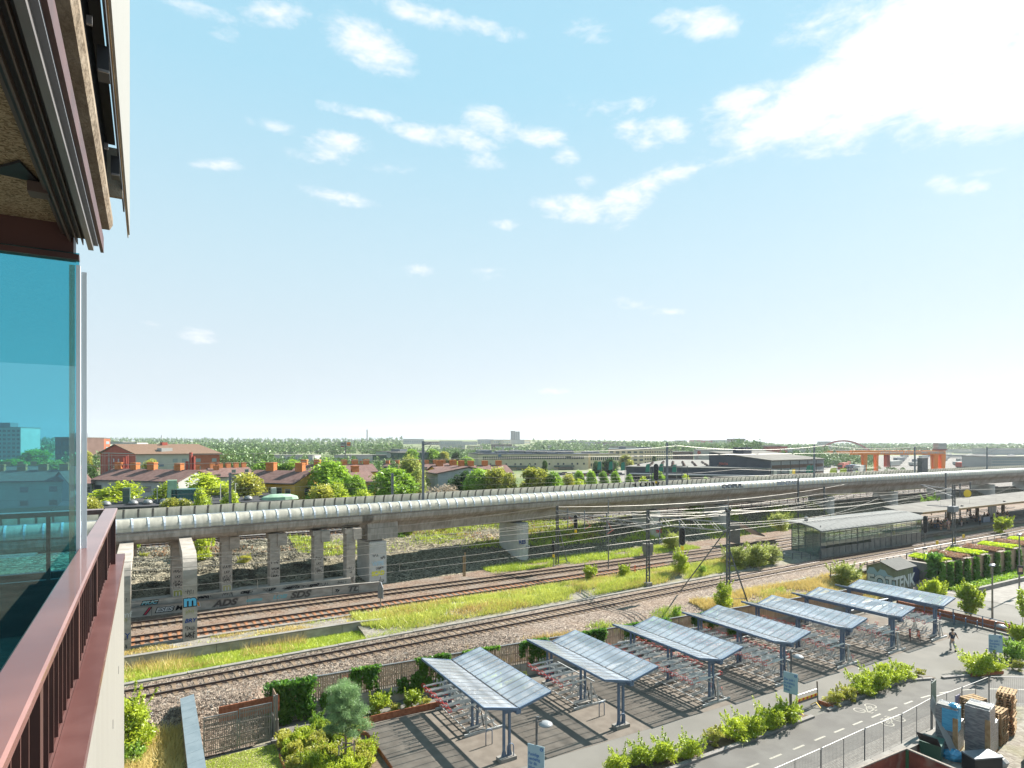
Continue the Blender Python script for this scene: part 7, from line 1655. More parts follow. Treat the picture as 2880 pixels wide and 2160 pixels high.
def pstack(x, y, n, rz, label, j=.03):
    for k in range(n):
        o = mobj('pallet', pm_, None, (x+random.uniform(-j, j), y+random.uniform(-j, j), k*.144), rz+random.uniform(-.05, .05)); tag(o, 'wooden pallet, %s, in %s' % ('topmost' if k == n-1 else 'lowest' if k == 0 else 'level %s from the ground' % ['one','two','three','four','five','six','seven','eight','nine','ten','eleven','twelve','thirteen','fourteen','fifteen','sixteen','seventeen','eighteen','nineteen','twenty'][k], label), 'pallet', 'stacked wooden pallets')
pstack(41.55, 16.05, 13, .1, 'the orange toned left stack'); pstack(43.5, 16.3, 17, .25, 'the taller grey right stack', .05); pstack(42.6, 17.6, 12, -.2, 'the rear stack behind the wrapped packs')
MT['wrap'] = mat('stretch_wrap', (.17,.175,.18), (.09,.093,.10), 3, .18, bump=.5, bscale=14, spec=.7, stretch=(1,1,5)); MT['wrapblue'] = mat('blue_wrap', (.03,.20,.36), (.05,.28,.45), 3, .25, bump=.5, bscale=12, spec=.6, stretch=(1,1,5)); MT['doorgrey'] = mat('window_frames', (.22,.22,.21), None, rough=.5)
def pack(x, y, rz, h, wd, dp, label, blue):
    t = thing('wrapped_pack', label, 'wrapped pack', (x, y, 0), rz)
    MB().box(-wd/2, wd/2, -dp/2, dp/2, .0, .15).build('pallet_base', MT['lumber'], t); hs = h*.62
    MB().add([(-wd/2,-dp/2,.15),(wd/2,-dp/2,.15),(wd/2,dp/2,.15),(-wd/2,dp/2,.15),(-wd/2,-dp/2,h-.05),(wd*.12,-dp/2,h),(wd*.12,dp/2,h),(-wd/2,dp/2,h-.05),(wd*.12,-dp/2,hs),(wd/2,-dp/2,hs),(wd/2,dp/2,hs+.1),(wd*.12,dp/2,hs+.1)],
        [(0,1,9,8,5,4),(1,2,10,9),(2,3,7,6,11,10),(3,0,4,7),(4,5,6,7),(5,8,11,6),(8,9,10,11),(0,3,2,1)]).build('film_wrapped_frames', MT['wrap'], t)
    m = MB(); [m.box(-wd*.42+k*.13, -wd*.42+k*.13+.07, -dp*.46, dp*.46, h-.04, h+.03) for k in range(4)]; m.build('frame_edges', MT['doorgrey'], t)
    MB().box(-wd/2-.05, -wd/2-.005, -dp/2-.03, -dp/2+.2, .1, h*.8).build('corner_board', MT['lumber'], t)
    if blue: MB().box(-wd/2-.02, wd*.0, -dp/2-.02, dp*.2, h*.5, h-.1).build('blue_film', MT['wrapblue'], t); MB().lathe([(.05,0),(.25,.05),(.3,.15),(.15,.28),(.02,.3)], 10, c=(-wd*.25,-dp*.3,h-.12)).build('film_knot', MT['wrapblue'], t)
    return t
pack(38.35, 17.0, R(12), 2.55, 1.5, 1.0, 'tall wrapped pack of window frames with blue film on top', True)
pack(39.4, 15.9, R(10), 2.75, 1.9, 1.1, 'tall pack of frames in clear stretch film in front of the pallets', False)
MT['skiprust'] = mat('rusty_skip', (.14,.035,.025), (.20,.055,.035), 1.5, .7, contrast2=(1.2, (.26,.20,.15), .52, .7, .7))
def skip():
    t = thing('rusty_container', 'open rusty red container with green corner at the lower right edge', 'container', (32.5, 16.35, 0), R(-2)); h = 1.75
    m = MB(); m.box(-5, -.06, -.06, 0, 0, h).box(-.06, 0, -6, 0, 0, h).box(-5, -.06, -6, -.06, 0, .06); m.build('container_body', MT['skiprust'], t)
    MB().box(-5.02, .04, -.08, .03, h, h+.06).box(-.09, .04, -6, -.08, h, h+.06).build('top_rim', MT['woodgrey'], t); MB().box(-.16, -.062, -.17, -.062, .1, h-.01).build('green_corner', mat('old_green', (.04,.13,.06), None), t)
skip()
t = thing('wheeled_bin', 'dark green wheeled bin with its lid open by the block wall', 'waste bin', (36.0, 16.8, 0), .3); MB().add([(-.42,-.42,.1),(.42,-.42,.1),(.42,.42,.1),(-.42,.42,.1),(-.58,-.5,1.15),(.58,-.5,1.15),(.58,.5,1.15),(-.58,.5,1.15)],[(0,3,2,1),(0,1,5,4),(1,2,6,5),(2,3,7,6),(3,0,4,7),(4,5,6,7)]).build('bin_body', mat('bin_green', (.02,.07,.05), None, rough=.35), t); MB().bar((-.6,0,1.18),(-1.0,.1,1.7),1.0,.04).build('lid', MT['dark'], t)
for i, (x, y, s_, mt_, l) in enumerate([(37.3, 16.3, .55, 'wrapblue', 'heap of blue plastic film beside the bin'), (38.6, 15.0, .6, 'white', 'crumpled pale plastic sack heap before the clear wrapped pack'), (37.8, 15.55, .4, 'bluesteel', 'small dark blue sack between film heap and pack')]):
    m = MB().lathe([(.5,0),(.95,.1),(1,.45),(.7,.8),(.3,.95),(.03,1)], 14); rr = random.Random(i)
    m.v = [(a*(s_*rr.uniform(.75, 1.15)), b*(s_*rr.uniform(.75, 1.15)), c*s_*rr.uniform(.8, 1.0)) for a, b, c in m.v]; o = m.build('plastic_heap', MT[mt_], loc=(x, y, 0)); tag(o, l, 'plastic sack')
t = thing('metal_profiles', 'bundle of thin light metal profiles leaning on the sign pole', 'metal profiles', (37.0, 16.2, 0)); m = MB(); [m.bar((.1*k, 0, .1), (.7+.05*k, 1.5, 2.3+.1*k), .04) for k in range(6)]; m.build('profiles', MT['white'], t)
t = thing('black_crate', 'dark flat crate with grey lid in front of the blue film heap', 'crate', (37.2, 15.0, 0), -.4); MB().box(-.8,.8,-.4,.4,0,.8).build('crate_body', MT['dark'], t); MB().box(-.82,.82,-.42,.42,.8,.87).build('lid', MT['mastgrey'], t)
t = thing('lilac_sheet', 'small lilac sheet tied to the site fence', 'sheet', (42.0, 18.2, .9), .05); MB().box(-.35,.35,-.02,0,0,.9).build('sheet', mat('lilac', (.25,.22,.33), None), t); MB().box(-.36,-.33,-.03,.01,.85,.93).box(.33,.36,-.03,.01,.85,.93).build('tie', MT['dark'], t)
def digger():
    t = thing('orange_excavator', 'orange compact digger with bundled black hoses, cut by the lower right corner', 'digger', (40.4, 13.2, 0), R(20))
    MB().box(-1.2,1.6,-.8,.8,.55,1.25).add([(-1.2,-.8,1.25),(1.0,-.8,1.25),(1.0,.8,1.25),(-1.2,.8,1.25),(-.9,-.6,1.75),(.5,-.6,1.85),(.5,.6,1.85),(-.9,.6,1.75)],[(0,1,5,4),(1,2,6,5),(2,3,7,6),(3,0,4,7),(4,5,6,7)]).build('body', MT['orangered'], t)
    for s in (-.75, .75): MB().prism([(-1.3,s-.18),(1.5,s-.18),(1.5,s+.18),(-1.3,s+.18)], 0, .5).build('track', MT['black'], t)
    MB().bar((-1.2,.2,1.4),(-2.6,.5,1.9),.22,.25).bar((-2.6,.5,1.9),(-3.6,.7,.9),.18,.2).build('boom', MT['orangered'], t); MB().tube([(-1.2,.35,1.7),(-3.0,.6,1.9)], .07, 8).build('cylinder', MT['mastgrey'], t)
    h = MB()
    for k in range(9): y = -.5+k*.12; h.tube([(-.9+.05*k,y,1.7),(-.6+.1*k,y+.05,2.25+.05*(k%3)),(-.1+.12*k,y,1.85)], .03, 6)
    h.build('hoses', MT['black'], t); MB().tube([(.2,-.7,1.3),(.2,-.7,2.9),(.25,.7,2.9),(.2,.7,1.3)], .04, 8).tube([(1.0,-.7,1.3),(1.0,-.7,2.6),(1.05,.7,2.6),(1.0,.7,1.3)], .04, 8).build('roll_bar', MT['black'], t)
digger()
# ------------------------------------------------------------------ the district beyond the viaduct
def frame_of(P, Q):
    a = Vector((P[0], P[1])); b = Vector((Q[0], Q[1])); d = b-a; return a, math.atan2(d.y, d.x), d.length
MT['w_white'] = mat('render_white', (.32,.32,.305), (.36,.36,.345), .3, .9); MT['w_grey'] = mat('render_grey', (.29,.30,.33), (.33,.34,.37), .5, .9); MT['w_yellow'] = mat('render_ochre', (.42,.26,.06), (.47,.30,.08), .5, .9)
MT['w_beige'] = mat('brick_beige', (.43,.375,.26), (.48,.42,.30), .4, .9, contrast2=(.03, (.36,.32,.23), .5, .7, .5)); MT['w_red'] = mat('render_red', (.33,.075,.055), (.37,.09,.065), .5, .9); MT['w_orange'] = mat('render_orange', (.30,.09,.05), (.33,.11,.06), .5, .9)
MT['w_pale'] = mat('concrete_pale', (.30,.295,.28), (.34,.33,.315), .1, .9); MT['w_dark'] = mat('cladding_dark', (.034,.041,.058), (.045,.053,.072), .3, .6); MT['w_green'] = mat('cladding_green', (.05,.085,.07), None); MT['w_mint'] = mat('cladding_mint', (.28,.34,.27), None)
MT['w_brown'] = mat('brick_brown', (.10,.065,.055), (.12,.08,.068), .3, .9); MT['frame'] = mat('window_frame_white', (.24,.24,.235), None); MT['roofpale'] = mat('roof_felt_pale', (.15,.145,.135), (.18,.172,.16), .15, .9); MT['roofdark'] = mat('roof_felt_dark', (.038,.038,.042), (.055,.055,.06), .3, .85)
MT['tile'] = mat('roof_tile_brown', (.125,.075,.066), (.16,.10,.088), 1.5, .85, bump=.3, bscale=6); MT['tilebrown'] = mat('roof_tile_tan', (.14,.09,.06), (.17,.11,.08), 1.5, .85)
MT['chim'] = mat('chimney_brick', (.38,.135,.05), (.44,.17,.07), 3, .9); MT['copper'] = mat('copper_green', (.20,.32,.22), (.25,.38,.27), 1, .7)
MT['crane'] = mat('crane_orange', (.72,.20,.025), None, rough=.7); MT['archred'] = mat('arch_red', (.26,.045,.03), None); MT['teal'] = mat('flag_teal', (.02,.16,.13), None); MT['lime'] = mat('flag_lime', (.35,.40,.02), None)
def window(parent, x, y, z, w, h, face, pane='window', fr='frame', depth_=.04):
    """face 'f': wall along x looking to -y; 'r': wall along y looking to +x"""
    if face == 'f': a = MB().box(x-w/2, x+w/2, y-depth_, y, z, z+h); b = MB().box(x-w/2+.12, x+w/2-.12, y-depth_-.012, y-depth_, z+.12, z+h-.12)
    else: a = MB().box(y, y+depth_, x-w/2, x+w/2, z, z+h); b = MB().box(y+depth_, y+depth_+.012, x-w/2+.12, x+w/2-.12, z+.12, z+h-.12)
    o = a.build('window', MT[fr], parent); b.build('pane', MT[pane], o); return o
def house(label, P, Q, wd, z0, ze, zr_, wall, roof='tile', wins=(), side=(), chim=(), over=.5, gable='r', name='house', group=None, sidewall=None):
    a, an, L_ = frame_of(P, Q); t = thing(name, label, 'house' if name == 'house' else 'building', (a.x, a.y, z0), an, group); H = ze-z0; Rg = zr_-z0
    b = MB().box(0, L_, 0, wd, 0, H); b.add([(0,0,H),(0,wd,H),(0,wd/2,Rg-.15),(L_,0,H),(L_,wd,H),(L_,wd/2,Rg-.15)],[(0,2,1),(3,4,5),(0,3,5,2),(1,2,5,4)]); b.build('walls', MT[wall], t)
    if sidewall: MB().add([(L_+.01,0,0),(L_+.01,wd,0),(L_+.01,wd,H),(L_+.01,wd/2,Rg-.15),(L_+.01,0,H)],[(0,1,2,3,4)]).build('sunlit_gable_face', MT[sidewall], t)
    sl = (Rg-H)/(wd/2); e = H-over*sl; v = [(-over*.6,-over,e),(L_+over*.6,-over,e),(L_+over*.6,wd/2,Rg),(-over*.6,wd/2,Rg),(-over*.6,wd+over,e),(L_+over*.6,wd+over,e)]; v2 = [(p, q, r+.18) for p, q, r in v]
    rf = MB().add(v+v2, [(0,3,2,1),(3,4,5,2),(6,7,8,9),(9,8,11,10),(0,1,7,6),(4,10,11,5),(1,2,8,7),(2,5,11,8),(0,6,9,3),(3,9,10,4)]).build('roof', MT[roof], t)
    for k, (cx, cw, ch) in enumerate(chim): MB().box(cx*L_-cw/2, cx*L_+cw/2, wd/2-.5, wd/2+.5, Rg-.6, Rg+ch).box(cx*L_-cw/2-.06, cx*L_+cw/2+.06, wd/2-.56, wd/2+.56, Rg+ch-.22, Rg+ch-.05).build('chimney', MT['chim'], rf)
    for (x, z, w, h) in wins: window(t, x*L_, 0, z, w, h, 'f')
    for (y, z, w, h) in side: window(t, y*wd, L_, z, w, h, 'r')
    MB().tube([(-over*.6,-over-.08,e+.05),(L_+over*.6,-over-.08,e+.05)], .09, 6).build('gutter', MT['dark'], t)
    return t
def GE(u, v, z): return G(u, v, z)
HG = 'brown roofed houses beyond the viaduct'
# grey house in front
E1, E2 = GE(262, 1348, 9.6), GE(501, 1354, 9.6)
wn = [(x, z, w, 1.25) for z in (1.6, 4.3) for x, w in ((.06, 2.2), (.36, 2.6), (.64, 2.6), (.9, 2.0))]+[(.5, 3.2, .9, 1.3)]
h1 = house('long grey rendered house with brown roof and orange chimneys at left', E1, E2, 9.5, 3, 9.6, 11.5, 'w_grey', wins=wn, side=[(.3, 4.3, 1.2, 1.2), (.7, 4.3, 1.2, 1.2), (.3, 1.6, 1.2, 1.2), (.7, 1.6, 1.2, 1.2)], chim=[(.06, 1.4, 1.5), (.26, 1.6, 1.5), (.47, 1.9, 1.6), (.79, 1.6, 1.5)], group=HG, sidewall='w_white')  # white gable face paints sunlight onto the end of the grey house
f = MB()
for x in (0, .7, 1.2): f.tube([(2.0+x, 5.2, 7.6), (2.0+x, 5.2, 11.0+.5*x)], .16, 6)
f.tube([(1.6,4.6,7.6),(2.4,5.2,10)], .08, 5).tube([(3.6,4.6,7.6),(2.8,5.2,10)], .08, 5); f.build('red_flues', MT['archred'], h1)
house('grey side wing of the long grey house at far left', GE(196, 1360, 9.0), GE(258, 1357, 9.0), 8, 3, 9.0, 11.2, 'w_grey', wins=[(.8, 4.0, 1.2, 1.2)], group=HG)
fl = thing('red_chimney_stack', 'tall pinkish red pair of flues standing on right end of the long grey roof', 'chimney', D(533, 126, 11.2)); MB().tube([(-.45,0,-.5),(-.45,0,2.2)], .3, 8).tube([(.25,0,-.5),(.25,0,4.0)], .32, 8).tube([(.8,0,-.5),(.8,0,3.2)], .25, 8).build('flues', MT['archred'], fl)
E1, E2 = GE(672, 1354.5, 9.6), GE(829, 1359, 9.6)
house('ochre yellow house with brown roof and two orange chimneys', E1, E2, 9.5, 3, 9.6, 11.55, 'w_yellow', wins=[(.36, 4.2, 1.6, 1.3), (.66, 4.2, 3.2, 1.5), (.88, 4.2, 1.3, 1.3), (.5, 3.0, .9, 1.3), (.66, 1.3, 3.0, 1.2), (.88, 1.3, 1.3, 1.2)], side=[(.35, 4.2, 1.2, 1.3), (.35, 1.4, 1.2, 1.3)], chim=[(.27, 2.0, 1.7), (.80, 1.7, 1.7)], group=HG)
def roofhouse(label, u0, v0, u1, v1, d0, d1, wall='w_yellow', n=2, wd=9, drop=6.5, rise=1.8, wins=True, roof='tile', ch=1.4):
    P = D(u0, d0); Q = D(u1, d1); ze = ZV((v0+v1)/2, (d0+d1)/2); L_ = math.hypot(P[0]-Q[0], P[1]-Q[1]); k = max(2, int(L_/4.5))
    ws = [((i+.5)/k, z, 1.5, 1.2) for i in range(k) for z in (1.4, 4.1)] if wins else []
    return house(label, P, Q, wd, max(2.9, ze-drop), ze, ze+rise, wall, roof, wins=ws, chim=[((i+.5)/n, 1.5, ch) for i in range(n)], group=HG)
roofhouse('brown roofed house behind grey house with three chimneys', 470, 1345, 640, 1340, 170, 178, 'w_white', 3)
roofhouse('brown roofed house with five chimneys left of the dark green trees', 600, 1333, 712, 1330, 205, 215, 'w_white', 5, ch=1.8)
roofhouse('brown roof with one big chimney right behind the ochre house', 820, 1331, 895, 1330, 150, 150, 'w_yellow', 2)
roofhouse('brown roof with broad chimneys above round tree right of the ochre house', 965, 1327, 1060, 1326, 165, 170, 'w_yellow', 3)
roofhouse('reddish roofed ochre house between two big round trees', 985, 1355, 1062, 1352, 128, 132, 'w_yellow', 1)
roofhouse('distant row of brown roofs left of the willow', 905, 1318, 1030, 1317, 260, 265, 'w_white', 5)
roofhouse('distant brown roof with two chimneys above green crowns', 1070, 1318, 1125, 1318, 240, 240, 'w_white', 2)
roofhouse('distant brown roofs right of the thick grey mast', 1172, 1319, 1268, 1318, 230, 235, 'w_white', 4)
house('grey gabled house right of the thick grey mast', D(1196, 139), D(1232, 131), 14, 3, ZV(1332, 131), ZV(1314, 135), 'w_grey', wins=[(.35, 4.2, 1.3, 1.3), (.35, 1.4, 1.3, 1.3)], chim=[(.5, 1.4, 1.4)], group=HG)
roofhouse('ochre house with brown roof right of the grey gable', 1240, 1334, 1318, 1333, 142, 146, 'w_yellow', 2)
roofhouse('brown roof with chimneys behind the big trees in the middle', 1320, 1331, 1440, 1330, 160, 165, 'w_yellow', 3)
roofhouse('brown roof at the left edge behind the glass', 178, 1330, 262, 1326, 190, 200, 'w_white', 1)
roofhouse('big brown roof seen through the turquoise glass', -60, 1352, 190, 1352, 120, 125, 'w_white', 4)
roofhouse('second brown roof through the turquoise glass, farther', -40, 1330, 150, 1328, 180, 190, 'w_yellow', 5)
# red apartment house with white side
def redhouse():
    d = 235; P = D(282, d+16); Q = D(383, d-6); t = thing('apartment_house', 'large red gabled apartment house with white side wall and brown roof', 'building', (P[0], P[1], 3), frame_of(P, Q)[1]); W_ = frame_of(P, Q)[2]
    ze = ZV(1275, d)-3; zr_ = ZV(1252, d)-3+.0; Ln = 27.0; nx = W_*.45
    v = [(0,0,0),(W_,0,0),(W_,0,ze),(nx,0,zr_),(0,0,ze)]; v2 = [(a+9, b+Ln, c) for a, b, c in v]
    MB().add(v+v2, [(0,1,2,3,4),(9,8,7,6,5),(0,5,6,1),(1,6,7,2),(2,7,8,3),(3,8,9,4),(4,9,5,0)]).build('walls', MT['w_red'], t)
    e = lambda k, z: (W_+.05+9*k, Ln*k, z)
    MB().add([e(0,0), e(.62,0), e(.62,ze-.3), e(0,ze-.3)], [(0,1,2,3)]).build('white_side', MT['w_white'], t); MB().add([e(.62,0), e(1,0), e(1,ze-.3), e(.62,ze-.3)], [(0,1,2,3)]).build('orange_side', MT['w_orange'], t)
    r = [(-.8,-.6,ze-.4),(nx,-.6,zr_+.15),(W_+.9,-.6,ze-.45)]; r2 = [(a+9.2, Ln+.6, c) for a, b, c in r]; rb = [(a, b, c+.3) for a, b, c in r+r2]
    MB().add(r+r2+rb, [(0,3,4,1),(1,4,5,2),(6,7,10,9),(7,8,11,10),(0,6,9,3),(2,5,11,8),(0,1,7,6),(1,2,8,7),(3,9,10,4),(4,10,11,5)]).build('roof', MT['tilebrown'], t)
    for x in (.3, 2.9, 5.0, 8.7, 9.6, 12.2): MB().box(x, x+.22, -.08, -.01, 0, ze+(.3 if x > 2 and x < 11 else -.6)).build('white_band', MT['w_white'], t)
    MB().box(.3, W_-.3, -.08, -.01, ze-.2, ze+.1).build('white_band', MT['w_white'], t)
    for z in (ze-3.6, ze-6.6, ze-9.4):
        for x in (3.9, 6.0, 8.0, 11.0): window(t, x*W_/15, 0, z, 1.4, 1.5, 'f')
        for k in (.12, .42, .53, .70, .90): o = MB().add([e(k, z+.1), e(k+.06, z+.1), e(k+.06, z+1.5), e(k, z+1.5)], [(0,1,2,3)]); o.v = [(a+.04, b, c) for a, b, c in o.v]; o.build('window', MT['windowpale'], t)
    MB().add([e(.18,ze-5.0),e(.30,ze-5.0),e(.30,ze-4.0),e(.18,ze-4.0)],[(0,1,2,3)]).xf(Matrix.Translation((1.2,0,0))).build('balcony', MT['bluesteel'], t)
    MB().box(W_*.8+3, W_*.8+7, 9, 13, ze+.4, ze+2.0).build('roof_terrace', MT['w_white'], t); MB().box(nx+6, nx+8, 14, 16, zr_-.2, zr_+1.1).build('chimney', MT['w_red'], t)
redhouse()
def block(label, u0, u1, d0, d1, wd, vt, wall, rows=3, cols=8, z0=3, roof='roofpale', name='building', wz=.5, group='distant apartment and office buildings', roofbox=0, pane='window', z0w=1.2, rowh=None, side=None, cat='building'):
    P = D(u0, d0); Q = D(u1, d1); a, an, L_ = frame_of(P, Q); z1 = ZV(vt, (d0+d1)/2); H = z1-z0; t = thing(name, label, cat, (a.x, a.y, z0), an, group)
    MB().box(0, L_, 0, wd, 0, H).build('walls', MT[wall], t); MB().box(-.2, L_+.2, -.2, wd+.2, H, H+.35).build('roof', MT[roof], t)
    for r in range(rows):
        zz = z0w+(H-z0w)*r/rows; hh = (H-z0w)/rows*wz; m = MB()
        for c in range(cols): x = L_*(c+.5)/cols; m.box(x-L_/cols*.30, x+L_/cols*.30, -.12, -.02, zz, zz+hh)
        m.build('window_row', MT[pane], t)
        if side:
            m = MB()
            for c in range(side): y = wd*(c+.5)/side; m.box(L_+.02, L_+.12, y-wd/side*.3, y+wd/side*.3, zz, zz+hh)
            m.build('window_row', MT[pane], t)
    if roofbox: MB().box(L_*.3, L_*.3+L_*roofbox, wd*.3, wd*.7, H+.35, H+.35+H*.12).build('roof_box', MT['mastgrey'], t)
    return t
# low dark roofed building right behind the viaduct
def lowroof():
    P, Q = D(150, 92), D(812, 108); a, an, L_ = frame_of(P, Q); z1 = 6.7; t = thing('low_industrial_building', 'long low building with dark felt roof, roof domes and pale green facade behind viaduct', 'building', (a.x, a.y, 3), an); H = z1-3
    MB().box(0, L_, 0, 8, 0, H).build('walls', MT['copper'], t); MB().box(-.3, L_+.3, -.3, 8.3, H, H+.35).build('parapet', MT['roofdark'], t)
    MB().add([(0,1.2,H+.36),(L_*.97,1.2,H+.36),(L_*.93,8,H+1.2),(0,8,H+1.0)],[(0,1,2,3)]).build('roof', MT['roofdark'], t)
    f = MB(); [f.box(k*1.6, k*1.6+.05, -.06, 0, H-1.8, H-.05) for k in range(1, int(L_/1.6))]; f.build('seams', MT['w_green'], t)
    for k in (.19, .30, .36, .43, .50, .81): MB().lathe([(.75,0),(.72,.3),(.5,.6),(.05,.75)], 12, c=(L_*k, 2.4, H+.5)).build('roof_dome', MT['zinc'], t, smooth=True)
    MB().box(L_*.255, L_*.285, 3, 4.5, H+.4, H+3.1).build('green_stack', MT['w_green'], t); MB().box(L_*.80-12, L_*.80-10.6, 3, 4.4, H+.4, H+4.2).build('green_stack', MT['copper'], t)
    MB().box(L_*.46, L_*.60, 3, 6, H+.6, H+2.6).box(L_*.44, L_*.46, 3.5, 5.5, H+.8, H+2.2).build('ventilation_unit', mat('teal_unit', (.02,.07,.075), (.03,.10,.10), 1, .7), t)
    [MB().tube([(L_*k,3,H+.4),(L_*k,3,H+3.4)], .08, 6).build('pole', MT['w_white'], t) for k in (.40, .68, .75)]
    MB().box(L_*.93, L_*.955, 4, 5.5, H+1.0, H+2.3).build('cooling_unit', MT['w_white'], t); MB().lathe([(3.2,0),(3.0,.5),(1.8,.9),(.1,1.0)], 14, c=(L_*.965, 2.2, H+.35), sy=.5).build('green_dome', MT['copper'], t)
lowroof()
# office blocks and sheds, left to right
block('salmon and white apartment tower at left edge beside the glass', 225, 262, 330, 330, 14, 1233, 'w_orange', 5, 3, side=3, roof='zinc', pane='windowpale'); block('white side building next to the salmon tower', 252, 268, 345, 345, 12, 1242, 'w_white', 5, 2)
block('pale green tower block seen through turquoise glass', -60, 58, 360, 360, 15, 1203, 'w_white', 9, 9, roofbox=.3); block('dark brick building seen through the turquoise glass', 155, 216, 300, 300, 20, 1231, 'w_brown', 4, 6, roofbox=.3)
block('glassy pale building behind the red apartment house, left one', 273, 304, 520, 520, 20, 1250, 'w_mint', 4, 5, pane='windowpale'); block('white hall behind the red apartment house', 300, 345, 640, 640, 20, 1243, 'w_white', 2, 8, pane='windowpale'); block('white flat hall right behind the roof of the red apartment house', 345, 385, 640, 640, 20, 1245, 'w_white', 1, 6, pane='windowpale')
block('long white low hall beyond the woods in the valley', 735, 880, 480, 480, 20, 1281, 'w_pale', 1, 14, pane='windowpale'); block('long pale low warehouse left of the green office', 940, 1050, 430, 430, 25, 1281, 'w_pale', 1, 10, pane='windowpale')
block('dark green low office wing', 1048, 1092, 330, 326, 25, 1281, 'w_green', 1, 6); block('dark green office block with white round sign', 1090, 1119, 326, 316, 20, 1274, 'w_green', 3, 2); block('mint green and white office behind the green block', 1119, 1200, 330, 345, 20, 1271, 'w_mint', 3, 11, roofbox=.25)
gs = thing('round_sign', 'white round emblem on the dark green office block', 'sign', D(1094, 322, ZV(1281, 322))); MB().lathe([(1.3,0),(1.3,.2)], 18).xf(Matrix.Rotation(R(-20), 4, 'Z') @ Matrix.Rotation(R(90), 4, 'X')).build('ring', MT['w_white'], gs)
def longblock():
    P, Q = D(1345, 318), D(1655, 330); a, an, L_ = frame_of(P, Q); t = thing('beige_office_building', 'long beige brick building with one row of dark windows in the middle distance', 'building', (a.x, a.y, 3), an); H = ZV(1278, 324)-3
    MB().box(0, L_, 0, 40, 0, H).build('walls', MT['w_beige'], t); MB().box(-.1, L_+.1, -.1, 40.1, H, H+.3).build('roof', MT['w_dark'], t)
    for k in range(56): x = L_*(.04+.92*k/56); MB().box(x, x+.72, -.08, -.01, H-2.6, H-1.0).build('window', MT['window'], t)
    for k in (.05,.10,.18,.24,.32,.37,.45,.50,.58,.63,.71,.76,.84,.89,.95): MB().box(L_*k, L_*k+.9, -.08, -.01, H-5.6, H-4.6).build('small_window', MT['window'], t)
    MB().box(L_*.26, L_*.5, -1.6, -.02, 1.6, 2.4).box(L_*.68, L_*.86, -1.6, -.02, 1.6, 2.4).build('green_awning', MT['w_green'], t); MB().box(L_*.34, L_*.48, -.1, -.02, 0, 1.55).box(L_*.72, L_*.86, -.1, -.02, 0, 1.55).build('entrance_glass', MT['window'], t)
    m = MB(); rr = random.Random(3)
    for k in range(34): x = rr.uniform(0, L_-6); w = rr.uniform(2, 7); m.box(x, x+w, 3+rr.uniform(0, 20), 26, H+.3, H+.3+rr.uniform(.5, 1.9))
    m.build('roof_units', MT['mastgrey'], t); MB().lathe([(.9,0),(.9,.1)], 16).xf(Matrix.Translation((L_*.19, -.12, H-.6)) @ Matrix.Rotation(R(90), 4, 'X')).build('blue_emblem', MT['bluesteel'], t)
longblock()
block('beige side wing left end of the long beige building', 1325, 1345, 345, 319, 3, 1276, 'w_beige', 1, 1, wz=.05); block('beige wing with small windows right of the long beige building', 1660, 1740, 345, 352, 30, 1277, 'w_beige', 2, 14, roofbox=.3)
block('beige office with dark stair glazing and flat overhanging roof', 1712, 1812, 375, 372, 30, 1264, 'w_beige', 4, 6, roof='mastgrey', roofbox=.2); block('pale brown brick office behind the thick viaduct mast', 1812, 1892, 395, 402, 30, 1264, 'w_beige', 4, 12, roofbox=.2); block('low brown brick office with two window rows', 1890, 1950, 430, 432, 25, 1271, 'w_brown', 3, 10)
block('long white warehouse with orange stripe', 1964, 2155, 430, 420, 50, 1266, 'w_pale', 1, 2, wz=.1); st_ = thing('red_round_sign', 'small red round sign at left end of the white warehouse', 'sign', D(1966, 428, ZV(1273, 428))); MB().lathe([(1.3,0),(1.3,.3)], 14).xf(Matrix.Rotation(R(-35), 4, 'Z') @ Matrix.Rotation(R(90), 4, 'X')).build('disc', MT['archred'], st_)
block('white building with glass front above the beige office', 1730, 1790, 500, 500, 30, 1256, 'w_white', 2, 8, pane='windowpale')
# retail hall with skylights
def retail():
    P, Q = D(1761, 205), D(2165, 188); a, an, L_ = frame_of(P, Q); t = thing('retail_hall', 'wide low dark retail hall with pale roof full of small skylights', 'building', (a.x, a.y, 3), an); H = ZV(1316, 197)-3; Dp = 95
    MB().box(0, L_, 0, Dp, 0, H).build('walls', MT['w_dark'], t); MB().box(-.3, L_+.3, -.3, Dp, H, H+.25).build('roof', MT['roofpale'], t); MB().box(2, L_, -5, 0, H-2.3, H-1.9).build('canopy', MT['mastgrey'], t)
    for k in range(9): MB().box(6+k*L_/10, 6+k*L_/10+4, -3, -.05, 0, 2.6).build('shop_bay', MT['bluesteel'], t)
    for k in range(48): x = 3+(k%12)*L_/12+2*(k//12%2); y = 6+(k//12)*14+.6*(k%12); MB().lathe([(.6,0),(.5,.4),(.1,.7)], 6, c=(x, y, H+.25)).build('skylight', MT['w_brown'], t)
retail()
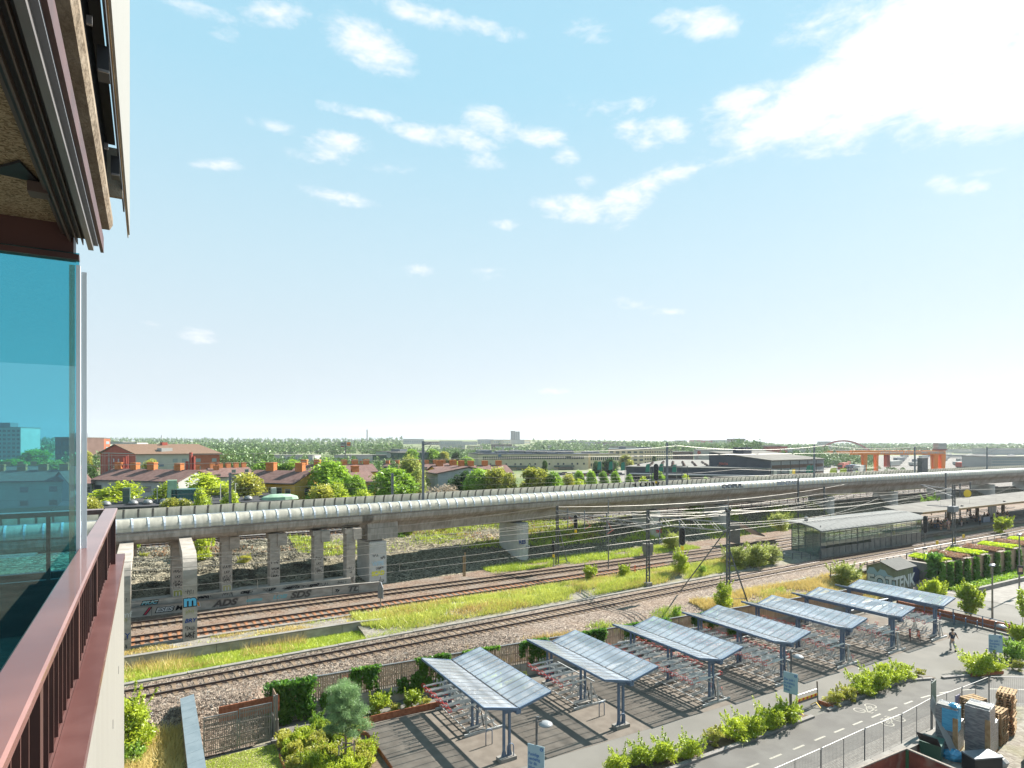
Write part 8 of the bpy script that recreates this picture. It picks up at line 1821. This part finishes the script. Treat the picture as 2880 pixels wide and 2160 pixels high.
def dark_office():
    d = 190; P, Q, Z = D(2168.6, d), D(2317, d+22), D(2117, d+26); a, an, L_ = frame_of(P, Q); W_ = 22; t = thing('dark_office_building', 'dark blue black office building with sloping roof and shop names on its end wall', 'building', (a.x, a.y, 3), an); H = ZV(1298, d)-3; Hb = H+2.4
    MB().add([(0,0,0),(L_,0,0),(L_,W_,0),(0,W_,0),(0,0,H),(L_,0,H),(L_,W_,Hb),(0,W_,Hb)],[(0,3,2,1),(4,5,6,7),(0,1,5,4),(1,2,6,5),(2,3,7,6),(3,0,4,7)]).build('walls', MT['w_dark'], t)
    MB().add([(-.3,-.4,H+.1),(L_+.3,-.4,H+.1),(L_+.3,W_,Hb+.2),(-.3,W_,Hb+.2),(-.3,-.4,H+.4),(L_+.3,-.4,H+.4),(L_+.3,W_,Hb+.5),(-.3,W_,Hb+.5)],[(0,3,2,1),(4,5,6,7),(0,1,5,4),(1,2,6,5),(2,3,7,6),(3,0,4,7)]).build('roof', MT['canopyroof'], t)
    MB().add([(0,-.02,0),(L_,-.02,0),(L_,-.02,H),(0,-.02,H)],[(0,1,2,3)]).build('grey_facade', mat('facade_grey', (.14,.15,.17), (.17,.18,.20), 1, .7), t)
    for r in range(3):
        m = MB(); rr = random.Random(r)
        for k in range(60): x = .5+k*L_/62; m.box(x, x+L_/62*.7, -.1, -.03, .7+r*H/3.1, .7+r*H/3.1+1.1)
        m.build('window_row', MT['w_brown'], t)
    for k in range(1, 6): MB().box(L_*k/6, L_*k/6+.25, -.15, -.03, 0, H).build('down_pipe', MT['dark'], t)
    rz = R(-90)
    for body, sz, y, z, c in (('PENTA', 1.1, 16.5, H-1.2, (.4,.1,.08)), ('BDX', 2.0, 16.5, H-3.2, WH), ('KREAFE', 1.3, 16.5, H-5.2, (.5,.35,.02)), ('FLORIST', 1.7, 5.2, H-5.0, (.25,.25,.25)), ('GROSSISTEN', .8, 5.2, H-6.6, (.2,.2,.2)), ('_____', 1.2, 5.2, H-3.0, WH)):
        text('lettering', body, sz, cloth(c), t, (-.06, y, z), (R(90), 0, rz), .01, 'CENTER', .03)
    for x, c in ((.31, 'w_mint'), (.36, 'yellow'), (.03, 'w_white')): MB().box(L_*x, L_*x+2, -.25, -.16, H*.5, H*.5+1.5).build('shop_sign', MT[c], t)
    MB().box(8, 13, 14, 18, Hb-.3, Hb+1.9).build('roof_unit', MT['w_dark'], t)
dark_office()
def flag(u, vt, vb, d, mt_, label, w=1.5):
    x, y, _ = D(u, d); z0 = 3; zt = ZV(vt, d); zb_ = ZV(vb, d); t = thing('banner_flag', label, 'flag', (x, y, z0), R(-40), 'banner flags in the shopping area'); MB().tube([(0,0,0),(0,0,zt-z0)], .09, 6).build('pole', MT['zinc'], t)
    h = zt-zb_; MB().add([(.05,0,zb_-z0),(-w*.85,.2,zb_-z0-.1*h),(-w*.7,.15,zt-z0-.12*h),(-.2,0,zt-z0),(.05,.05,zb_-z0),(-w*.85,.25,zb_-z0-.1*h),(-w*.7,.2,zt-z0-.12*h),(-.2,.05,zt-z0)],[(0,1,2,3),(7,6,5,4),(0,4,5,1),(1,5,6,2),(2,6,7,3),(3,7,4,0)]).build('banner', MT[mt_], t)
for u, vt, vb, l in ((1692, 1297, 1320, 'teal banner flag left of three near the long beige building'), (1724, 1297, 1320, 'teal banner flag middle of three near the long beige building'), (1758, 1299, 1322, 'teal banner flag by the left end of retail hall'), (1828, 1304, 1326, 'teal banner flag in front of the retail hall, left of viaduct mast'), (1866, 1304, 1324, 'teal banner flag hidden partly by the viaduct mast'), (1903, 1306, 1328, 'teal banner flag right of the viaduct mast'), (2281, 1308, 1328, 'teal banner flag at right part of the dark office'), (2290, 1308, 1328, 'teal banner flag nearest the dark mast by the dark office')): flag(u, vt, vb, 175, 'teal', l)
for u, l in ((2354, 'lime yellow banner flag in the lorry park, left'), (2382, 'lime yellow banner flag in the lorry park, right')): flag(u, 1316, 1330, 180, 'lime', l, 2.4)
# pylon sign with two emblems
x, y, _ = D(971, 300); ps = thing('pylon_sign', 'tall pole sign with a white square and a burger roundel above the woods', 'sign', (x, y, 3), R(-16)); z = ZV(1251, 300)-3
MB().tube([(0,0,0),(0,0,z+2)], .28, 8).build('pole', MT['zincdark'], ps); MB().box(-2.3, -.3, -.2, .2, z-1.1, z+1.4).build('square_panel', MT['w_white'], ps); MB().box(-2.1, -.5, -.24, -.2, z-1.1, z-.6).build('red_foot', MT['archred'], ps); text('logo', 'DC', 1.3, MT['black'], ps, (-1.3, -.24, z+.4), (R(90), 0, 0), .01, 'CENTER', .03, -1)
MB().lathe([(1.35,-.2),(1.35,.2)], 20).xf(Matrix.Translation((1.6,0,z+.25)) @ Matrix.Rotation(R(90), 4, 'X')).build('round_panel', MT['w_white'], ps)
for a, b, c in ((.25, .95, 'crane'), (-.2, .15, 'archred'), (-.7, -.3, 'crane')): MB().box(.75, 2.45, -.26, -.21, z+.25+a, z+.25+b).build('bun', MT[c], ps)
# gantry crane
def crane(label, u0, u1, vt, vb, d0, d1, legs, beam, txt=None, cab=True):
    P, Q = D(u0, d0), D(u1, d1); a, an, L_ = frame_of(P, Q); t = thing('gantry_crane', label, 'crane', (a.x, a.y, 2.5), an, 'orange gantry cranes'); H = ZV(vt, (d0+d1)/2)-2.5
    MB().box(0, L_, -.9, .9, H-beam, H).build('bridge_beam', MT['crane'], t); MB().box(0, L_, 1.4, 2.4, H-beam, H).build('rear_beam', MT['crane'], t)
    for k, w in legs:
        for s in (0, 1): x = L_*k+s*.0; MB().add([(x-w*.28,-.5+s*2,0),(x+w*.28,-.5+s*2,0),(x+w*.28,.5+s*2,0),(x-w*.28,.5+s*2,0),(x-w*.5,-.6+s*1.8,H-beam),(x+w*.5,-.6+s*1.8,H-beam),(x+w*.5,.6+s*1.8,H-beam),(x-w*.5,.6+s*1.8,H-beam)],[(0,3,2,1),(4,5,6,7),(0,1,5,4),(1,2,6,5),(2,3,7,6),(3,0,4,7)]).build('leg', MT['crane'], t)
    m = MB(); [m.bar((x, -.8, H), (x, -.8, H+1), .08) for x in seq(0, L_, 3)]; m.bar((0,-.8,H+1),(L_,-.8,H+1),.08).build('walkway_rail', MT['archred'], t)
    if cab: MB().box(L_-4.2, L_-.3, -2, 2, H+.6, H+3.6).build('machine_house', MT['w_pale'], t); MB().box(L_-4.4, L_, -2.2, 2.2, H+.1, H+.6).build('trolley', MT['archred'], t); MB().box(L_*.36, L_*.39, -1.4, 1.4, 3.0, H-beam).build('hoist_mast', MT['archred'], t)
    if txt: text('lettering', txt, 1.75, MT['w_white'], t, (L_*.645, -.93, H-beam*.52), (R(90), 0, 0), .01, 'CENTER', .035, 1.04)
crane('large orange gantry crane with white lettering over the freight yard', 2397, 2656, 1267, 1320, 300, 300, [(.14, 1.7), (.27, .8), (.905, 2.1), (.985, 2.1)], 2.1, 'STOCKHOLM ÅRSTA KOMBITERMINAL')
crane('smaller and farther orange gantry crane left of the lettered one', 2318, 2420, 1268, 1300, 520, 500, [(.33, 2.0)], 2.2, None, False)
# arch bridge, towers, chimney, mast
def archbridge():
    d = 900; t = thing('arch_bridge', 'distant slender red arch bridge behind the orange cranes', 'bridge', D(2295, d, 5)); L_ = (2424-2295)*d/FPX; an = R(-YAW)-.35; t.rotation_euler = (0, 0, an+.0); H = ZV(1240, d)-5
    for y, m_ in ((0, 'archred'), (9, 'mastgrey')):
        m = MB(); n = 28
        for k in range(n): f_ = lambda q: (L_*1.06*q/n, y, H*(1-(2*q/n-1)**2)); m.bar(f_(k), f_(k+1), 2.0, 2.2)
        m.build('arch', MT[m_], t)
    h = MB(); [h.bar((L_*1.06*k/22, 1, 2), (L_*1.06*k/22, 1, H*(1-(2*k/22-1)**2)), .25) for k in range(2, 21)]; h.build('hangers', MT['mastgrey'], t); MB().box(-20, L_+30, 0, 10, .8, 2.4).build('bridge_deck', MT['w_pale'], t)
archbridge()
block('tall white high rise tower on the horizon', 1436, 1449, 1500, 1500, 16, 1212, 'w_pale', 12, 3, z0=20); block('lower grey half of the horizon high rise with balconies', 1449, 1462, 1500, 1500, 14, 1214, 'w_white', 12, 2, z0=20, pane='mastgrey'); block('broad white block at foot of the horizon high rise', 1436, 1475, 1480, 1480, 20, 1237, 'w_white', 1, 1, wz=.05, z0=15)
block('grey apartment building standing behind the red arch', 2310, 2337, 1100, 1100, 15, 1242, 'w_pale', 6, 8, z0=4)
for nm, u, d, vt, w, l in (('chimney_stack', 1033, 2300, 1208, 7, 'thin pale chimney on the horizon with cranes beside it'), ('chimney_stack', 455, 2300, 1224, 5, 'thin dark chimney on the horizon above the red house'), ('radio_mast', 2281, 1400, 1220, .9, 'very thin radio mast on the horizon left of red arch')):
    x, y, _ = D(u, d); z = ZV(vt, d); t = thing(nm, l, 'mast' if w < 2 else 'chimney', (x, y, 5)); MB().tube([(0,0,0),(0,0,z-5)], [w/2, w*.4], 10).build('shaft', MT['w_pale'], t)
rr = random.Random(9)
for i, (u0, u1, d, vt, w, r_, l) in enumerate([(947, 985, 1900, 1241, 'w_pale', 1, 'left of the horizon chimney'), (985, 1032, 1900, 1238, 'w_white', 1, 'at the foot of the horizon chimney'), (1137, 1192, 1500, 1235, 'w_white', 3, 'long one with roof bar right of the woods'), (1192, 1240, 1400, 1242, 'w_brown', 3, 'brownish, behind thick viaduct mast'),
        (1240, 1300, 1300, 1240, 'w_pale', 3, 'in the pale cluster, upper left'), (1243, 1308, 1000, 1252, 'w_white', 3, 'banded one in the pale cluster front'), (1300, 1342, 1400, 1242, 'w_pale', 3, 'right of the banded one'), (1337, 1357, 900, 1254, 'w_beige', 3, 'small one in front of pale cluster'),
        (1352, 1388, 1450, 1236, 'w_pale', 3, 'beside trees left of the high rise'), (1388, 1415, 1450, 1237, 'w_beige', 3, 'beige gable left of the high rise'), (1415, 1436, 1450, 1237, 'w_beige', 3, 'beige gable touching the high rise'), (1392, 1440, 1000, 1250, 'w_brown', 2, 'low brown terraces below high rise'), (1415, 1460, 900, 1256, 'w_white', 2, 'white terraces below high rise'),
        (1475, 1492, 1500, 1238, 'w_beige', 3, 'right of the high rise'), (1600, 1640, 1300, 1241, 'w_pale', 3, 'white, on ridge above the long beige building'), (1640, 1690, 1250, 1243, 'w_white', 3, 'second on the ridge above long beige building'), (1690, 1720, 1200, 1245, 'w_brown', 3, 'brown end of the ridge row'), (1700, 1745, 1250, 1243, 'w_beige', 3, 'beige on the ridge behind'), (1757, 1800, 1250, 1244, 'w_pale', 2, 'white on the ridge before woods'), (1550, 1600, 1100, 1254, 'w_white', 1, 'low white among trees right of the high rise'),
        (1914, 1932, 1600, 1239, 'w_brown', 3, 'small red brown on the wooded ridge'), (1957, 1976, 1500, 1238, 'w_red', 3, 'dark red on the wooded ridge'), (1990, 2012, 1400, 1239, 'w_red', 3, 'red left part of the ridge estate'), (2012, 2062, 1400, 1238, 'w_mint', 4, 'grey green long part of the ridge estate'), (2062, 2097, 1350, 1234, 'w_brown', 4, 'brown right tower of the ridge estate'),
        (2135, 2200, 520, 1254, 'w_brown', 3, 'brown brick with grey top floors behind the dark office'), (2195, 2215, 500, 1256, 'w_red', 3, 'red brick tower like part behind the dark office'), (2160, 2280, 560, 1262, 'w_pale', 2, 'pale low hall behind the dark office'), (2665, 2760, 900, 1264, 'w_white', 1, 'white halls right of the crane'), (2720, 2800, 800, 1268, 'w_pale', 1, 'pale hall right of the crane, middle'), (2775, 2960, 700, 1262, 'w_pale', 2, 'long grey roofed depot at right edge'), (2790, 2990, 330, 1285, 'w_pale', 3, 'grey ribbed depot wall at right edge'), (2655, 2800, 600, 1280, 'w_pale', 1, 'low pale roof over rail yard')]):
    block('distant building, '+l, u0, u1, d, d*1.01, 20, vt, w, r_, max(4, int((u1-u0)/5)), z0=4, pane='windowpale')
# freight yard: wagons and lorries
def wagon(u, v, L_, label, mt_, rz, h=3.4, d=None):
    x, y, z = G(u, v, 2.8); t = thing('freight_wagon', label, 'wagon', (x, y, 2.8), rz, 'freight wagons in the yard'); MB().box(0, L_, -1.4, 1.4, .9, h).build('body', MT[mt_], t); MB().box(.3, L_-.3, -1.2, 1.2, .5, .9).build('chassis', MT['dark'], t)
    for k in (.12, .22, .78, .88): MB().lathe([(.5,-1.0),(.5,1.0)], 10).xf(Matrix.Translation((L_*k, 0, .5)) @ Matrix.Rotation(R(90), 4, 'X')).build('wheel', MT['black'], t)
wq = ['one','two','three','four','five','six','seven','eight','nine','ten','eleven','twelve']
for r_ in range(5):
    for k in range(7): 
        u = 2500+k*62+r_*9; v = 1313-r_*6.5-k*1.1
        if v > 1268: wagon(u, v, 15, 'pale freight wagon, place %s in yard row %s counted from the viaduct' % (wq[k], wq[r_]), ['w_white', 'w_pale', 'mastgrey'][(k+r_) % 3], R(8), 2.6 if (k+r_) % 2 else 3.5)
wagon(2695, 1317, 11, 'dark red wagon left of another red one beside crane leg', 'w_red', R(8)); wagon(2718, 1317, 30, 'long dark red wagon row right of the crane legs', 'w_red', R(8), 3.0)
def lorry(u, v, rz, L_, cabm, boxm, label, zz=2.8):
    x, y, z = G(u, v, zz); t = thing('lorry', label, 'lorry', (x, y, zz), rz, 'lorries in the lorry park'); MB().box(0, L_, -1.25, 1.25, 1.1, 3.9).build('trailer', MT[boxm], t); c = MB().box(-2.6, -.5, -1.2, 1.2, .6, 3.3).build('cab', MT[cabm], t); MB().box(-2.63, -2.58, -1.0, 1.0, 1.9, 2.9).build('windscreen', MT['window'], c); MB().box(-2.4, L_, -1.0, 1.0, .6, 1.1).build('chassis', MT['dark'], t)
    for k in (-1.6, 1.0, L_-1.2, L_-2.4, L_-3.6): MB().lathe([(.5,-1.2),(.5,1.2)], 10).xf(Matrix.Translation((k, 0, .5)) @ Matrix.Rotation(R(90), 4, 'X')).build('wheel', MT['black'], t)
for a in [(2366, 1323, R(20), 13, 'archred', 'archred', 'bright red lorry, front one'), (2372, 1318, R(20), 13, 'archred', 'archred', 'dark red lorry behind the front red lorry'), (2386, 1331, R(18), 13, 'w_dark', 'bluesteel', 'blue lorry with pale tarpaulin right of lime flag'), (2410, 1333, R(18), 12, 'w_white', 'w_white', 'white lorry at right end of the lorry park'), (2352, 1312, R(22), 12, 'w_white', 'w_white', 'white lorry behind the red lorries, right'), (2325, 1316, R(60), 9, 'w_white', 'w_white', 'white lorry near the dark office, left'), (2340, 1309, R(60), 9, 'mastgrey', 'w_white', 'white lorry near the dark office, farther'), (2330, 1305, R(50), 9, 'w_white', 'w_pale', 'pale lorry farthest in the lorry park')]: lorry(*a)
lorry(2588, 1400, R(12), 12, 'w_white', 'w_white', 'white lorry trailer with green cab seen below the viaduct', 3.0)
t = thing('green_container', 'bright green container end below the viaduct beside the white trailer', 'container', (*G(2576, 1402, 3.0)[:2], 3.0)); MB().box(-1.2, 1.2, -1.2, 4, .2, 3.4).build('container_body', mat('signal_green', (.03,.28,.03), None), t); MB().box(-1.25,1.25,-1.25,4.05,3.4,3.5).build('lid', MT['dark'], t)
flat('lorry_park', [[D(2300, 165)[:2], D(2450, 175)[:2], D(2420, 420)[:2], D(2310, 420)[:2]]], 3.06, MT['conc_light']); flat('shopping_street', [[D(1480, 285)[:2], D(1760, 215)[:2], D(1960, 330)[:2], D(2000, 420)[:2], D(1650, 312)[:2]]], 3.06, MT['conc_light']); flat('parking_field', [[D(700, 460)[:2], D(1040, 400)[:2], D(1060, 470)[:2], D(700, 520)[:2]]], 3.08, MT['roofpale']); flat('freight_yard', [[D(2430, 190)[:2], D(2960, 190)[:2], D(3000, 900)[:2], D(2470, 700)[:2]]], 3.05, MT['ballast_grey'])
flat('grass_field', [[D(700, 540)[:2], D(1010, 520)[:2], D(1010, 640)[:2], D(700, 640)[:2]]], 3.07, mat('sports_grass', (.10,.15,.03), (.13,.19,.04), .05, .9))
rr = random.Random(4)
for i in range(14):
    u = 1560+i*14; x, y, _ = D(u, 262+(i%3)*5); t = thing('parked_car', '%s car parked in the shopping street, place %s from the left' % (['white', 'dark', 'red', 'silver'][i % 4], (wq+['thirteen', 'fourteen'])[i]), 'car', (x, y, 3.06), R(-30), 'cars in the shopping street'); MB().box(-2.1,2.1,-.85,.85,.3,.9).build('body', MT[['w_white', 'w_dark', 'archred', 'zinc'][i % 4]], t); MB().box(-1.2,1.0,-.75,.75,.9,1.4).build('cabin_glass', MT['window'], t)
# ------------------------------------------------------------------ trees beyond the viaduct
tree_proto('ctA', 'broadleaf_tree', 3.6, 1.6, 9, 9000, .19, MT['leafA'], 'round', 31, 34, .22); tree_proto('ctC', 'broadleaf_tree', 3.6, 1.6, 9, 9000, .19, MT['leafC'], 'round', 32, 34, .22); tree_proto('ctB', 'lime_tree', 3.6, 1.8, 9, 5200, .22, MT['leafB'], 'spread', 33, 30, .22); tree_proto('ctG', 'weeping_willow', 3.4, .8, 9, 9000, .17, MT['leafG'], 'round', 34, 34, .2); tree_proto('ctD', 'dark_tree', 3.2, 1.2, 9, 8000, .19, MT['leafD'], 'round', 35, 30, .2); tree_proto('ctF', 'bare_bush', 3.6, .3, 6, 7000, .10, MT['leafF'], 'round', 36, 30, .12); tree_proto('ctP', 'poplar_tree', 2.4, .6, 9, 6000, .18, MT['leafD'], 'cone', 37, 30, .2)
CT = [('ctB', 333, 1349, 60, 104, 'airy yellow green tree in front of the grey house, left'), ('ctB', 462, 1350, 38, 106, 'airy yellow green tree before the white gable'), ('ctB', 580, 1323, 58, 112, 'large yellow green tree between the grey and ochre houses'), ('ctC', 690, 1325, 50, 112, 'olive green tree touching the ochre house'), ('ctB', 645, 1375, 25, 98, 'small light tree behind the slim mast'), ('ctA', 742, 1296, 34, 165, 'dark green crown behind the ochre house, left one'), ('ctA', 780, 1302, 30, 160, 'dark green crown behind the ochre house, middle one'), ('ctA', 822, 1291, 32, 160, 'dark green crown behind the ochre house, right one'),
 ('ctA', 925, 1292, 55, 118, 'tall rounded tree right of the ochre house, upper crown'), ('ctC', 905, 1357, 42, 104, 'olive crown below the tall rounded tree'), ('ctB', 955, 1352, 42, 106, 'yellow green crown at foot of the tall rounded tree'), ('ctA', 1000, 1333, 30, 116, 'green crown left of the red roofed ochre house'), ('ctB', 1030, 1372, 30, 101, 'low light crown under the red roofed ochre house'), ('ctA', 1102, 1314, 62, 112, 'broad green tree with yellow patches left of the thick mast'), ('ctG', 1150, 1283, 42, 132, 'weeping willow behind the broad green tree'), ('ctG', 1178, 1316, 22, 120, 'hanging willow crown touching the thick mast'), ('ctF', 1250, 1356, 62, 108, 'wide leafless brown bush right of the thick mast'),
 ('ctD', 1296, 1318, 34, 128, 'dark green tree right of the ochre gable'), ('ctA', 1345, 1316, 38, 124, 'green tree in the middle group, second from left'), ('ctC', 1395, 1309, 42, 122, 'olive tree in the middle group'), ('ctC', 1432, 1325, 28, 118, 'yellowish narrow tree in middle group'), ('ctC', 1505, 1310, 50, 120, 'big ochre green tree right of the middle group'), ('ctA', 1555, 1324, 26, 120, 'green tree right of the big ochre green tree'), ('ctP', 1532, 1286, 19, 200, 'dark pointed poplar before the long beige building'), ('ctP', 1487, 1300, 14, 190, 'second dark pointed tree before the beige building'), ('ctC', 1598, 1328, 24, 130, 'small olive tree by dark slim mast'), ('ctB', 1635, 1343, 26, 122, 'low light tree above the barrier'),
 ('ctA', 1628, 1322, 16, 150, 'young street tree, first right of the dark mast'), ('ctA', 1662, 1322, 15, 150, 'young street tree, second right of the dark mast'), ('ctA', 1697, 1324, 14, 155, 'young street tree left of the teal flags'), ('ctA', 1731, 1323, 15, 140, 'young street tree in front of the low blue kiosk'), ('ctA', 1771, 1332, 12, 150, 'small tree by left end of retail hall'), ('ctB', 1815, 1336, 17, 135, 'light green tree left of the black signal'), ('ctA', 1850, 1323, 20, 140, 'green tree behind the black signal'), ('ctB', 1930, 1330, 18, 140, 'light green tree right of the signal platform'), ('ctA', 1984, 1340, 10, 150, 'small tree at the middle of retail hall'),
 ('ctC', 1760, 1277, 20, 330, 'olive tree before the beige office'), ('ctD', 1704, 1288, 16, 270, 'dark clipped tree, left of three'), ('ctD', 1722, 1286, 17, 268, 'dark clipped tree, middle of three'), ('ctD', 1682, 1294, 15, 265, 'dark clipped tree, right end by the long building'), ('ctP', 1840, 1276, 12, 340, 'narrow tree before pale brown office'), ('ctA', 2092, 1282, 12, 260, 'green tree left of the dark office'), ('ctA', 2110, 1282, 8, 255, 'narrow green tree touching the dark office'), ('ctB', 2035, 1296, 16, 270, 'pale shrubby trees behind the retail hall'), ('ctB', 2406, 1322, 14, 150, 'light green shrub before the blue lorry'), ('ctC', 2128, 1335, 10, 120, 'small light shrub under the dark office, left'), ('ctB', 2157, 1335, 8, 120, 'small light shrub under the dark office, right'),
 ('ctC', 255, 1393, 30, 88, 'olive shrub at the corner of railing and low roof'), ('ctC', 485, 1395, 34, 92, 'olive shrub on the low roof edge, left of the pale thin tree'), ('ctC', 520, 1398, 24, 92, 'olive shrub right of its twin behind the viaduct'), ('ctB', 565, 1362, 22, 92, 'pale thin tree rising behind the viaduct'), ('ctD', 245, 1300, 26, 170, 'dark tree left of the grey house'), ('ctC', 240, 1265, 22, 230, 'olive tree below the salmon tower'), ('ctC', 425, 1288, 26, 170, 'olive tree in front of red apartment house'), ('ctA', 1158, 1262, 20, 300, 'grey green tree before the mint office'), ('ctA', 1215, 1262, 22, 330, 'green tree right of the thick mast, far'), ('ctC', 1250, 1268, 17, 330, 'grey olive tree in the far group'), ('ctD', 1284, 1266, 18, 330, 'dark tree in the far group'), ('ctA', 1312, 1284, 22, 300, 'bluish tree left of the beige side wing'), ('ctB', 1277, 1291, 20, 250, 'round light green tree above distant roofs'),
 ('ctA', 100, 1262, 40, 230, 'tree crowns seen through the glass, right one'), ('ctA', 30, 1290, 50, 200, 'tree crown seen through the glass, lower one'), ('ctC', 150, 1290, 40, 160, 'tree crown seen through glass before the brown roof')]
for k, u, vt, hw, d, l in CT:
    x, y, _ = D(u, d); s = hw*d/FPX/2.6; hz = ZV(vt, d)-(5.7 if y < yU(x)+9 else 3); z0 = zcity(x, y) if d < 400 else 3
    tree(k, x, y, z0-.1, l, s, 'trees beyond the viaduct', sz=max(.3, (ZV(vt, d)-z0)/(6.9 if k == 'ctF' else 10.3)))
# far woods as one mass
def forest():
    rng = np.random.default_rng(77); zones = [ # u0,u1,d0,d1,n,h,width
     (180, 700, 255, 900, 620, 9.5, 4.6), (560, 760, 260, 420, 160, 10, 4.6), (-300, 1130, 640, 2400, 2200, 13, 7), (1040, 1340, 480, 900, 160, 10, 5), (1340, 1760, 560, 1300, 330, 8, 6), (1500, 1760, 900, 1500, 260, 12, 7), (1760, 2140, 560, 1500, 900, 13, 7), (2060, 2140, 480, 900, 120, 16, 7), (2140, 2330, 620, 1500, 330, 11, 7),
     (2180, 2330, 330, 560, 80, 9, 5), (2330, 3000, 950, 2000, 900, 11, 8), (2330, 2460, 330, 600, 60, 7, 4), (2440, 2560, 230, 330, 26, 2.2, 2.2), (1900, 2110, 250, 330, 30, 4, 3), (600, 1000, 280, 420, 90, 6.5, 4), (860, 1180, 200, 300, 110, 7, 4), (1800, 2180, 95, 130, 70, 2.0, 2.2), (2480, 2880, 100, 125, 60, 2.6, 2.2)]
    Ps = []; Ss = []
    for u0, u1, d0, d1, n, h, w in zones:
        u = rng.uniform(u0, u1, n); d = d0*(d1/d0)**rng.uniform(0, 1, n)
        a = (u-1440)/FPX*d; X = d*FW[0]+a*RT[0]; Y = d*FW[1]+a*RT[1]
        for x, y, dd in zip(X, Y, d):
            if y < yU(x)+7: continue
            hh = h*rng.uniform(.6, 1.2); ww = w*rng.uniform(.7, 1.25)*.5; z0 = zcity(x, y); m = 110 if dd < 450 else (60 if dd < 900 else 34)
            q = rng.normal(size=(m, 3)); q /= np.linalg.norm(q, axis=1)[:, None]; q[:, 2] = np.abs(q[:, 2])*1.0-.25*(q[:, 2] < 0); r = rng.uniform(.7, 1.05, m)[:, None]
            p = q*r*np.array([ww, ww, hh*.62])+np.array([x, y, z0+hh*.38]); Ps.append(p); Ss.append(np.full(m, ww*.42 if dd > 900 else (ww*.30 if dd > 450 else ww*.2)))
    P = np.concatenate(Ps); Sz = np.concatenate(Ss)
    me = leaf_mesh('distant_woods', P, Sz, MT['farA'], rng=rng, up=.6) if False else None
    n = len(P); a = rng.normal(size=(n, 3)); a[:, 2] += .7; a /= np.linalg.norm(a, axis=1)[:, None]; b = rng.normal(size=(n, 3)); b -= a*(a*b).sum(1)[:, None]; b /= np.linalg.norm(b, axis=1)[:, None]; c = np.cross(a, b); s = (Sz*rng.uniform(.7, 1.3, n))[:, None]
    v = np.stack([P-b*s, P+c*s*.8, P+b*s, P-c*s*.8], 1).reshape(-1, 3); stuff('distant_woods', quads_mesh('distant_woods', v, MT['farA']))
forest()
# air between here and the horizon
hz_ = MB().box(-2600, 3600, -400, 4200, -8, 130).build('haze', None); hz_['kind'] = 'stuff'; hm = bpy.data.materials.new('haze_air'); hm.use_nodes = True; nt = hm.node_tree; nt.nodes.clear()
ho = nt.nodes.new('ShaderNodeOutputMaterial'); hv = nt.nodes.new('ShaderNodeVolumePrincipled'); hv.inputs['Density'].default_value = .0001; hv.inputs['Color'].default_value = (.86,.93,1,1); hv.inputs['Anisotropy'].default_value = .3; nt.links.new(hv.outputs[0], ho.inputs['Volume']); hz_.data.materials.append(hm)
